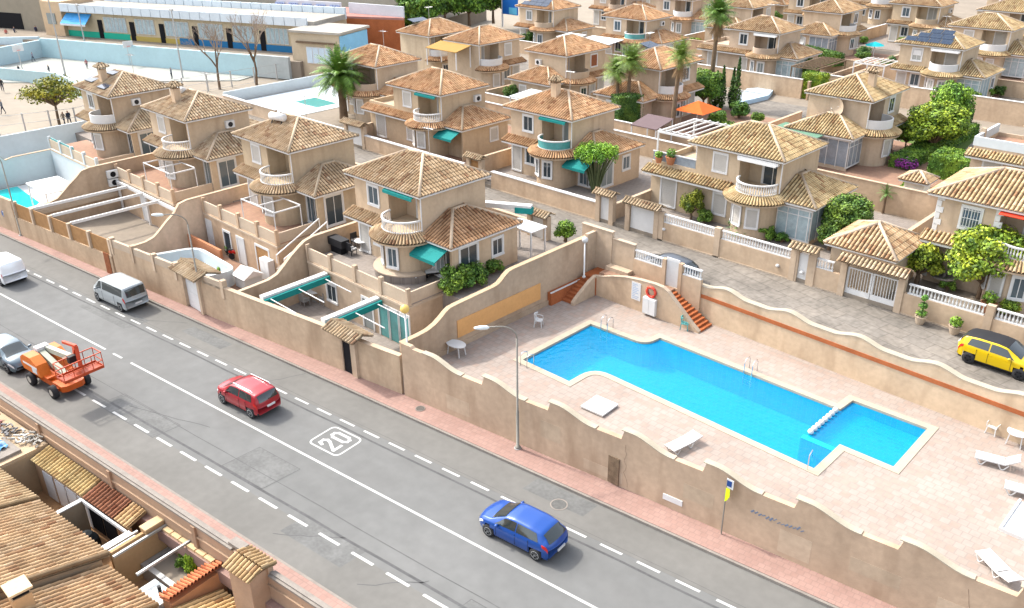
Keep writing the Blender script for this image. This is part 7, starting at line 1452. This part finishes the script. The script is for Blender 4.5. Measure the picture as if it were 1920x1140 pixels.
villa('far villa at the top edge above the long hedge',(-66,141),rail='solid',up='glass',rec='glass',bay=('glass','glass'),rooftint=BR,porch='glazed',group='far rows of villas'); villa('far villa under the top right corner roofs',(-36,141.5),rail='bars',up='glass',rec='glass',bay=('glass','glass'),rooftint=YL,porch='glazed',group='far rows of villas')
# flat roofed block at the very top
R=T('apartment_block','long tan flat roofed block at the top edge right of the pines','building',(-92,160,3.2)); P('wall',MB().box(-16,-4,0,18,6,7.4),M['stucco'],R); P('parapet',MB().box(-16.2,-4.2,7.403,18.2,-3.9,8.1).box(-16.2,-3.9,7.403,-15.9,6.2,8.1),M['stucco'],R,color=(1.1,1.05,1,1))
for i in range(7): P('window',MB().box(-14+i*4.6,-4.06,4.2,-12.4+i*4.6,-4.002,5.8),M['glass'],R)
# blue advertising panel behind the pines
R=T('billboard','blue and white panel on a post right of the pines','billboard',(-110.66,113.69,3.20)); P('panel',MB().box(-1.8,-.1,2.2,1.8,.1,5.2),mat('signal_blue',(.01,.11,.40),.5,.3),R); P('post',MB().box(-2.0,-.12,0,-1.8,.12,5.4),M['white'],R); P('lower_panel',MB().box(-.2,-.12,2.3,1.7,-.101,3.4),mat('light_blue_panel',(.10,.38,.58),.5,.3),R)
# wall lamps, bins and house fittings on the street
for k,(c,lab) in enumerate((((-24.61,50.33,3.68),'white round wall lamp left of the narrow street gate'),((-22.90,50.33,3.69),'white round wall lamp right of the narrow street gate'),((-33.69,50.33,3.87),'white round wall lamp near the white sliding garage gate'))):
    R=T('wall_lamp',lab,'wall lamp',c); P('globe',MB().lathe([(.02,-.12),(.11,-.07),(.13,0),(.11,.08),(.02,.12)],n=12),M['plastic'],R,True); P('bracket',MB().box(-.04,0,-.04,.04,.12,.04),M['white'],R)
for k,(c,rt,lab) in enumerate((((-52.37,55.05,3.25),.4,'black garden armchair on the patio of the teal balcony villa'),((-34.04,67.64,6.50),1.0,'dark blue chair on the white baluster balcony of the large villa'))):
    garden_chair(c,rt,lab,'black','black')

def pipe_frame(label,x0,x1,y0,y1,z,h):
    R=T('pergola',label,'pergola',((x0+x1)/2,(y0+y1)/2,z)); w,d=(x1-x0)/2,(y1-y0)/2
    for a in (-w,w):
        for b in (-d,d): P('post',MB().tube([(a,b,0),(a,b,h)],.04,6),M['white'],R)
    for a in (-w,0,w): P('beam',MB().beam((a,-d,h),(a,d,h),.07,.09),M['white'],R)
    for b in (-d,d): P('rail',MB().beam((-w,b,h+.05),(w,b,h+.05),.07,.07),M['white'],R)
pipe_frame('thin white pipe pergola on the terrace of the third front villa',-57.6,-53.2,30.4,32.6,3.36,2.3); pipe_frame('thin white pipe pergola on the terrace of the second front villa',-72.0,-67.4,29.7,31.9,3.36,2.3)
R=T('stair_railing','white handrails of the side stair between the third and fourth front villas','railing',(-51.2,31.5,2.6))
for s in (-.5,.5): P('handrail',MB().beam((s,-2.2,.6),(s,1.6,2.3),.07,.07).beam((s,-2.2,.0),(s,-2.2,.6),.05,.05).beam((s,1.6,1.5),(s,1.6,2.3),.05,.05),M['white'],R)
P('steps',MB().beam((0,-2.3,-.5),(0,1.7,1.2),.95,.3),M['terrace'],R)
R=T('motor_scooter','red and black parked scooter by the wooden garage door','scooter',(-59.39,30.40,0.30),.6); P('body',MB().tube([(-.7,0,.6),(-.3,0,.72),(.1,0,.5),(.5,0,.55),(.7,0,.95)],[.12,.2,.16,.14,.1],8),M['lampred'],R,True)
for x in (-.55,.62): P('wheel',MB().tube([(x,-.06,.25),(x,.06,.25)],.25,14),M['rubber'],R)
P('handlebar',MB().tube([(.6,-.3,1.05),(.65,0,1.0),(.6,.3,1.05)],.03,6),M['black'],R); P('seat',MB().box(-.7,-.13,.78,-.05,.13,.88),M['black'],R)
for k,(c,s,lab) in enumerate((((-60.82,30.39,0.30),.9,'dark bush in a pot by the white doors of the third front villa'),((-57.79,27.99,0.30),.7,'small dark plant beside the empty pale pool'))): pot(c,s,lab,'bush','black')

for k,(c,sc,tn,lab) in enumerate((((-47.74,79.86,3.20),1.2,(.9,1.3,.9),'dark bush right of the orange parasol'),((-47.98,84.45,3.20),1.3,(.7,1.1,.9),'tall dark bush at the foot of the cypresses'),((-45.57,78.40,3.20),.9,(1.2,1.5,.9),'low bush by the pale topped plot wall'),((-54.56,84.08,3.20),1.1,(1,1.5,.9),'bush below the brown skirted fan palm'),((-45.33,83.77,3.20),.9,(1.0,1.3,.9),'small bush between the covered pool and the plot wall'))):
    tree('shrub',lab,c,BUSH,sc,tn,k,cat='shrub',parts=('stems','foliage'))

# ---------------------------------------------------------------- houses on the near side of the road, lower left corner
NA=atan2(.1215,1); NX=Vector((cos(NA),sin(NA),0)); NY=Vector((-sin(NA),cos(NA),0)); NO=Vector((-35,yn(-35),0))
def Nn(u,v,z): p=NO+NX*u+NY*v; return (p.x,p.y,p.z+z)
class NB(MB):
    def __init__(s): super().__init__(lambda u,v,z:Nn(u,v,z))
def NT(name,label,cat,u,v,z): return T(name,label,cat,Nn(u,v,z))
def NP(name,mb,m1,R,col=None):
    l=R.location; mb.v=[(p[0]-l.x,p[1]-l.y,p[2]-l.z) for p in mb.v]; return P(name,mb,m1,R,color=col)
WT=1.5; ZF=-2.0
mb=NB(); mb.prism([(-60,-1.6),(60,-1.6),(60,-40),(-60,-40)],-2.15,ZF); solo('courtyard_ground',mb,mat('ochre_floor',(.30,.175,.09),.9,.1,noise=.2,nscale=.8),kind='structure')
R=NT('street_wall','long pinkish rendered wall with grey coping along the near pavement','wall',0,-1.8,-2)
NP('wall',NB().box(-40,-1.75,-2,6.4,-1.5,WT).box(6.4,-1.75,-2,8.5,-1.5,WT+.35).box(8.5,-1.75,-2,35,-1.5,WT-.1),M['cream'],R,(.9,.78,.72,1))
NP('coping',NB().box(-40,-1.81,WT+.003,6.1,-1.43,WT+.1).box(-40,-1.70,WT+.103,6.1,-1.54,WT+.17).box(6.05,-1.83,WT+.353,6.9,-1.41,WT+.5).box(8.5,-1.81,WT-.097,35,-1.43,WT).box(8.5,-1.70,WT+.003,35,-1.54,WT+.07),M['kerb'],R)
mb=NB()
for u in (-23.5,-16.8,-10.2,-3.4,3.4): mb.box(u-.12,-1.87,-1.2,u+.14,-1.753,WT-.02)
NP('pilaster',mb,M['cream'],R,(.75,.62,.55,1)); NP('ledge',NB().box(-40,-1.84,WT-.6,35,-1.753,WT-.53),M['cream'],R,(.9,.78,.7,1))
def leanto(label,u0,u1,v0,v1,z1,drop,tint,m1='tile'):
    R=NT('lean_to_roof',label,'roof',u0,v1,z1-drop-1); mb=NB(); mb.tiles([(0,0),(u1-u0,0),(u1-u0,v1-v0),(0,v1-v0)],(u0,v0,z1-drop),(1,0,0),(0,1,0),drop/(v1-v0),tw=.25,tc=.3)
    o=NP('tiles',mb,M[m1],R,tint); NP('front_wall',NB().box(u0+.05,v0+.1,ZF,u1-.05,v0+.2,z1-drop-.1),M['cream'],R,(1,.87,.75,1)); return R
R=leanto('mossy yellow tiled lean-to roof against the near wall',-9.45,-4.45,-2.85,-1.8,.38,.3,(1.2,1.16,.85,1))
for x in (-8.6,-7.4,-6.3,-5.2): NP('shutter',NB().box(x,-2.80,ZF+.15,x+.95,-2.755,-.25),M['whitewall'],R,(.95,.9,.92,1))
R=leanto('dark red tiled lean-to roof in the middle of the near wall',-4.35,-1.68,-2.87,-1.8,.38,.3,(.62,.36,.32,1))
for x in (-4.2,-2.95): NP('dark_door',NB().box(x,-2.82,ZF+.3,x+1.1,-2.775,-.15),M['dark'],R)
leanto('narrow pale tiled lean-to roof beside the white beams',-1.63,-.5,-2.85,-1.8,.38,.3,(1.2,1.08,.88,1))
R=NT('courtyard_wall','grey wall with white cap dividing the two courtyards','wall',-4.4,-3.6,ZF); NP('wall',NB().box(-4.47,-4.6,ZF,-4.33,-2.9,-.06),M['cream'],R,(.72,.72,.66,1)); NP('cap',NB().box(-4.52,-4.6,-.057,-4.28,-2.9,.0),M['white'],R)
R=NT('courtyard_wall','white topped beam over the dark doors of the middle courtyard','wall',-3,-2.9,-.1); NP('beam',NB().box(-4.28,-3.0,-.15,-.5,-2.9,.02),M['white'],R)
R=NT('courtyard_wall','ochre wall block between the pale lean-to and the white beams','wall',.6,-2.5,ZF); NP('wall',NB().box(.45,-4.3,ZF,.62,-1.77,.28).box(.4,-2.7,.283,.85,-1.77,.5),M['cream'],R,(1.0,.8,.55,1)); NP('stone_cap',NB().box(.38,-2.72,.503,.88,-1.76,.58),M['cream'],R,(1.25,1.15,.9,1))
R=NT('courtyard_wall','weathered wall at the far end of the upper courtyard','wall',-9.6,-3.6,ZF); NP('wall',NB().box(-9.72,-4.5,ZF,-9.5,-1.77,.35),M['cream'],R,(.8,.74,.62,1))
for k,(u,v0,v1,lab) in enumerate(((.3,-4.4,-2.8,'short upper'),(.98,-4.4,-1.52,'middle'),(2.8,-4.4,-1.5,'lower'))):
    R=NT('roof_beam','%s of three white metal beams across the courtyard'%lab,'beam',u,-4,.25); NP('beam',NB().box(u-.05,v0,.25,u+.05,v1,.36),M['metal'],R,(1,1,1,1))
R=NT('beam_tray','grey flat tray between the upper white beams','tray',.0,-3.6,0); NP('tray',NB().box(-.35,-4.4,.02,.22,-2.9,.1),M['metal'],R)
R=NT('planter','sunken garden bed with grey tiled rim below the white beams','planter',2,-2.4,ZF); NP('rim',NB().box(.66,-3.2,ZF,.9,-1.77,-1.15).box(.9,-3.2,ZF,4.3,-2.95,-1.15).box(4.1,-2.95,ZF,4.3,-1.77,-1.15),M['metal'],R,(1,1,1,1)); NP('soil',NB().box(.9,-2.95,ZF,4.1,-1.77,-1.3),M['sand'],R)
tree('shrub','green vine like shrub in the sunken garden bed',Nn(3.1,-2.0,-1.3),BUSH,(.5,.5,.9),(1.6,1.9,.8),cat='shrub',parts=('stems','foliage')); tree('shrub','dark shrub against the wall of the garden bed',Nn(2.3,-1.95,-1.3),BUSH,.5,(.8,1.1,.7),1,cat='shrub',parts=('stems','foliage'))
R=NT('stone_row','row of pale stone blocks on the ledge above the garden bed','ledge',3,-1.9,.1)
for i in range(6): NP('block',NB().box(1.05+i*.62,-2.02,.1,1.6+i*.62,-1.77,.3),M['cream'],R,(1.3,1.18,.9,1))
R=NT('tiled_ridge_wall','orange tiled wall top in front of the pale tiled roof','wall',5,-3,ZF); mb=NB(); mb.tiles([(0,0),(2.75,0),(2.75,.8),(0,.8)],(4.45,-1.72,.05),(0,-1,0),(1,0,0),.3,tw=.17,tc=.4); NP('tiles',mb,M['tile'],R,(1.25,.58,.42,1)); NP('wall',NB().box(4.6,-4.4,ZF,5.2,-1.78,.0),M['cream'],R,(1,.62,.42,1))
R=NT('pale_slab','white concrete slab roof with a dark pipe in the lower courtyard','roof',3.8,-4,ZF); NP('slab',NB().box(2.95,-5.2,ZF,4.5,-3.75,-.32),M['whitewall'],R,(.95,.92,.88,1)); NP('pipe',NB().tube([(4.0,-4.15,-.32),(4.0,-4.15,.15)],.08,8),M['black'],R)
SL=.30
def big_roof(label,u0,u1,v0,zb,depth,tint,name='near_house'):
    R=NT(name,label,'house',(u0+u1)/2,v0-depth/2,ZF); mb=NB(); mb.tiles([(0,0),(u1-u0,0),(u1-u0,depth),(0,depth)],(u1,v0,zb),(-1,0,0),(0,-1,0),SL,tw=.25,tc=.42); NP('roof',mb,M['tile'],R,tint)
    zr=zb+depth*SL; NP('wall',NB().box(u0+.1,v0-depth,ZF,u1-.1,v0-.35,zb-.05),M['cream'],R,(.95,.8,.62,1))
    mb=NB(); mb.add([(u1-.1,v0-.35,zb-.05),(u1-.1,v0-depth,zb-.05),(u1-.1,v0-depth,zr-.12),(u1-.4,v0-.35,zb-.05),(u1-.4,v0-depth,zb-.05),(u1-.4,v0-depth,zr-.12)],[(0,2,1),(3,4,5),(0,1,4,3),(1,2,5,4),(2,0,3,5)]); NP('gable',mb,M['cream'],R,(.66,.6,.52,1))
    NP('verge_tiles',NB().tube([(u1-.08,v0,zb+.12),(u1-.08,v0-depth,zr+.12)],.1,8),M['tile'],R,tint); return R
big_roof('near house with weathered yellow tiled roof at the lower left edge',-18,-5.4,-4.4,.42,14,(1.12,1.08,.98,1)); big_roof('near house with mottled brown and yellow tiled roof in the lower left corner',-5.35,.95,-4.5,.45,14,(1.12,1.02,.92,1)); big_roof('lower tiled house roof at the bottom edge',1.0,5.0,-4.8,.1,12,(1.15,1.02,.9,1))
big_roof('pale yellow tiled roof beside the tiled pillar gate',5.3,7.6,-2.2,-.85,5,(1.4,1.28,.98,1))
R=T('chimney','rendered chimney with white slab cap on the near roof','chimney',Nn(1.75,-8.5,.6)); P('stack',MB().box(-.36,-.36,0,.36,.36,1.3),M['cream'],R,color=(1.1,.9,.65,1)); P('vent',MB().box(-.3,-.3,1.3,.3,.3,1.55),M['dark'],R); P('cap',MB().box(-.46,-.44,1.55,.46,.44,1.65),M['cream'],R,color=(1.35,1.3,1.1,1))
R=NT('gate_pillar','tall pinkish wall pier with a small tiled roof beside the pavement','pillar',7.8,-2.0,-1); NP('pier',NB().box(7.0,-2.6,-2,8.4,-1.49,1.75),M['cream'],R,(.9,.76,.68,1)); mb=NB(); mb.tiles([(0,0),(1.7,0),(1.7,.7),(0,.7)],(6.85,-2.75,1.77),(1,0,0),(0,1,0),.35,tw=.22); mb.tiles([(0,0),(1.7,0),(1.7,.7),(0,.7)],(8.55,-1.35,1.77),(-1,0,0),(0,-1,0),.35,tw=.22); NP('tile_cap',mb,M['tile'],R,(1.2,1.1,.9,1))
R=NT('flat_roof','flat pale roof corner with clutter at the left edge','roof',-11,-3,ZF); NP('slab',NB().box(-18,-4.3,ZF,-9.55,-1.8,.5),M['cream'],R,(1.0,.95,.85,1)); NP('tank_lid',NB().box(-11.6,-4.2,.503,-9.9,-3.0,.66),M['kerb'],R)
R=NT('tarpaulin','crumpled blue and white plastic sheet on the flat roof','tarpaulin',-10.9,-3.6,.66); mb=NB(); rnd=random.Random(5)
n=8; g=[[(-11.5+i*.13,-4.05+j*.11,.69+rnd.uniform(0,.16)) for j in range(n)] for i in range(n)]; mb.add([p for r_ in g for p in r_],[(i*n+j,(i+1)*n+j,(i+1)*n+j+1,i*n+j+1) for i in range(n-1) for j in range(n-1)]); NP('sheet',mb,mat('blue_sheet',(.03,.22,.45),.5,.3,stain=((.42,.44,.45),2.0,.9)),R)
for k,(u,v,col,lab) in enumerate(((-12.2,-2.6,(.08,.08,.085),'black and grey scrap bundle on the flat roof'),(-13.4,-2.7,(.20,.06,.05),'red plastic scrap at the left edge of the flat roof'),(-10.9,-2.4,(.38,.37,.34),'white cardboard scrap pile on the flat roof'),(-10.2,-2.1,(.22,.21,.19),'grey scrap beside the lean-to on the flat roof'))):
    R=NT('scrap_pile',lab,'scrap',u,v,.5); mb=NB(); rnd=random.Random(k)
    for i in range(26): a=rnd.uniform(0,6.3); d=Vector((cos(a),sin(a),rnd.uniform(-.2,.5)))*rnd.uniform(.15,.4); x,y,z=u+rnd.uniform(-.5,.5),v+rnd.uniform(-.35,.35),.55+rnd.uniform(0,.3); mb.beam((x,y,z),(x+d.x,y+d.y,z+abs(d.z)*.3),rnd.uniform(.03,.13),rnd.uniform(.02,.07))
    NP('scraps',mb,M['flatpaint'],R,(*col,1))
R=NT('covered_bundle','black covered bundle in the courtyard between the roofs','bundle',-2.9,-3.7,ZF); NP('cover',NB().lathe([(.45,0),(.55,.4),(.5,.9),(.28,1.2),(.05,1.3)],(-2.9,-3.75,ZF),10),mat('black_cover',(.012,.016,.018),.7,.2,bump=.8,bscale=5),R)
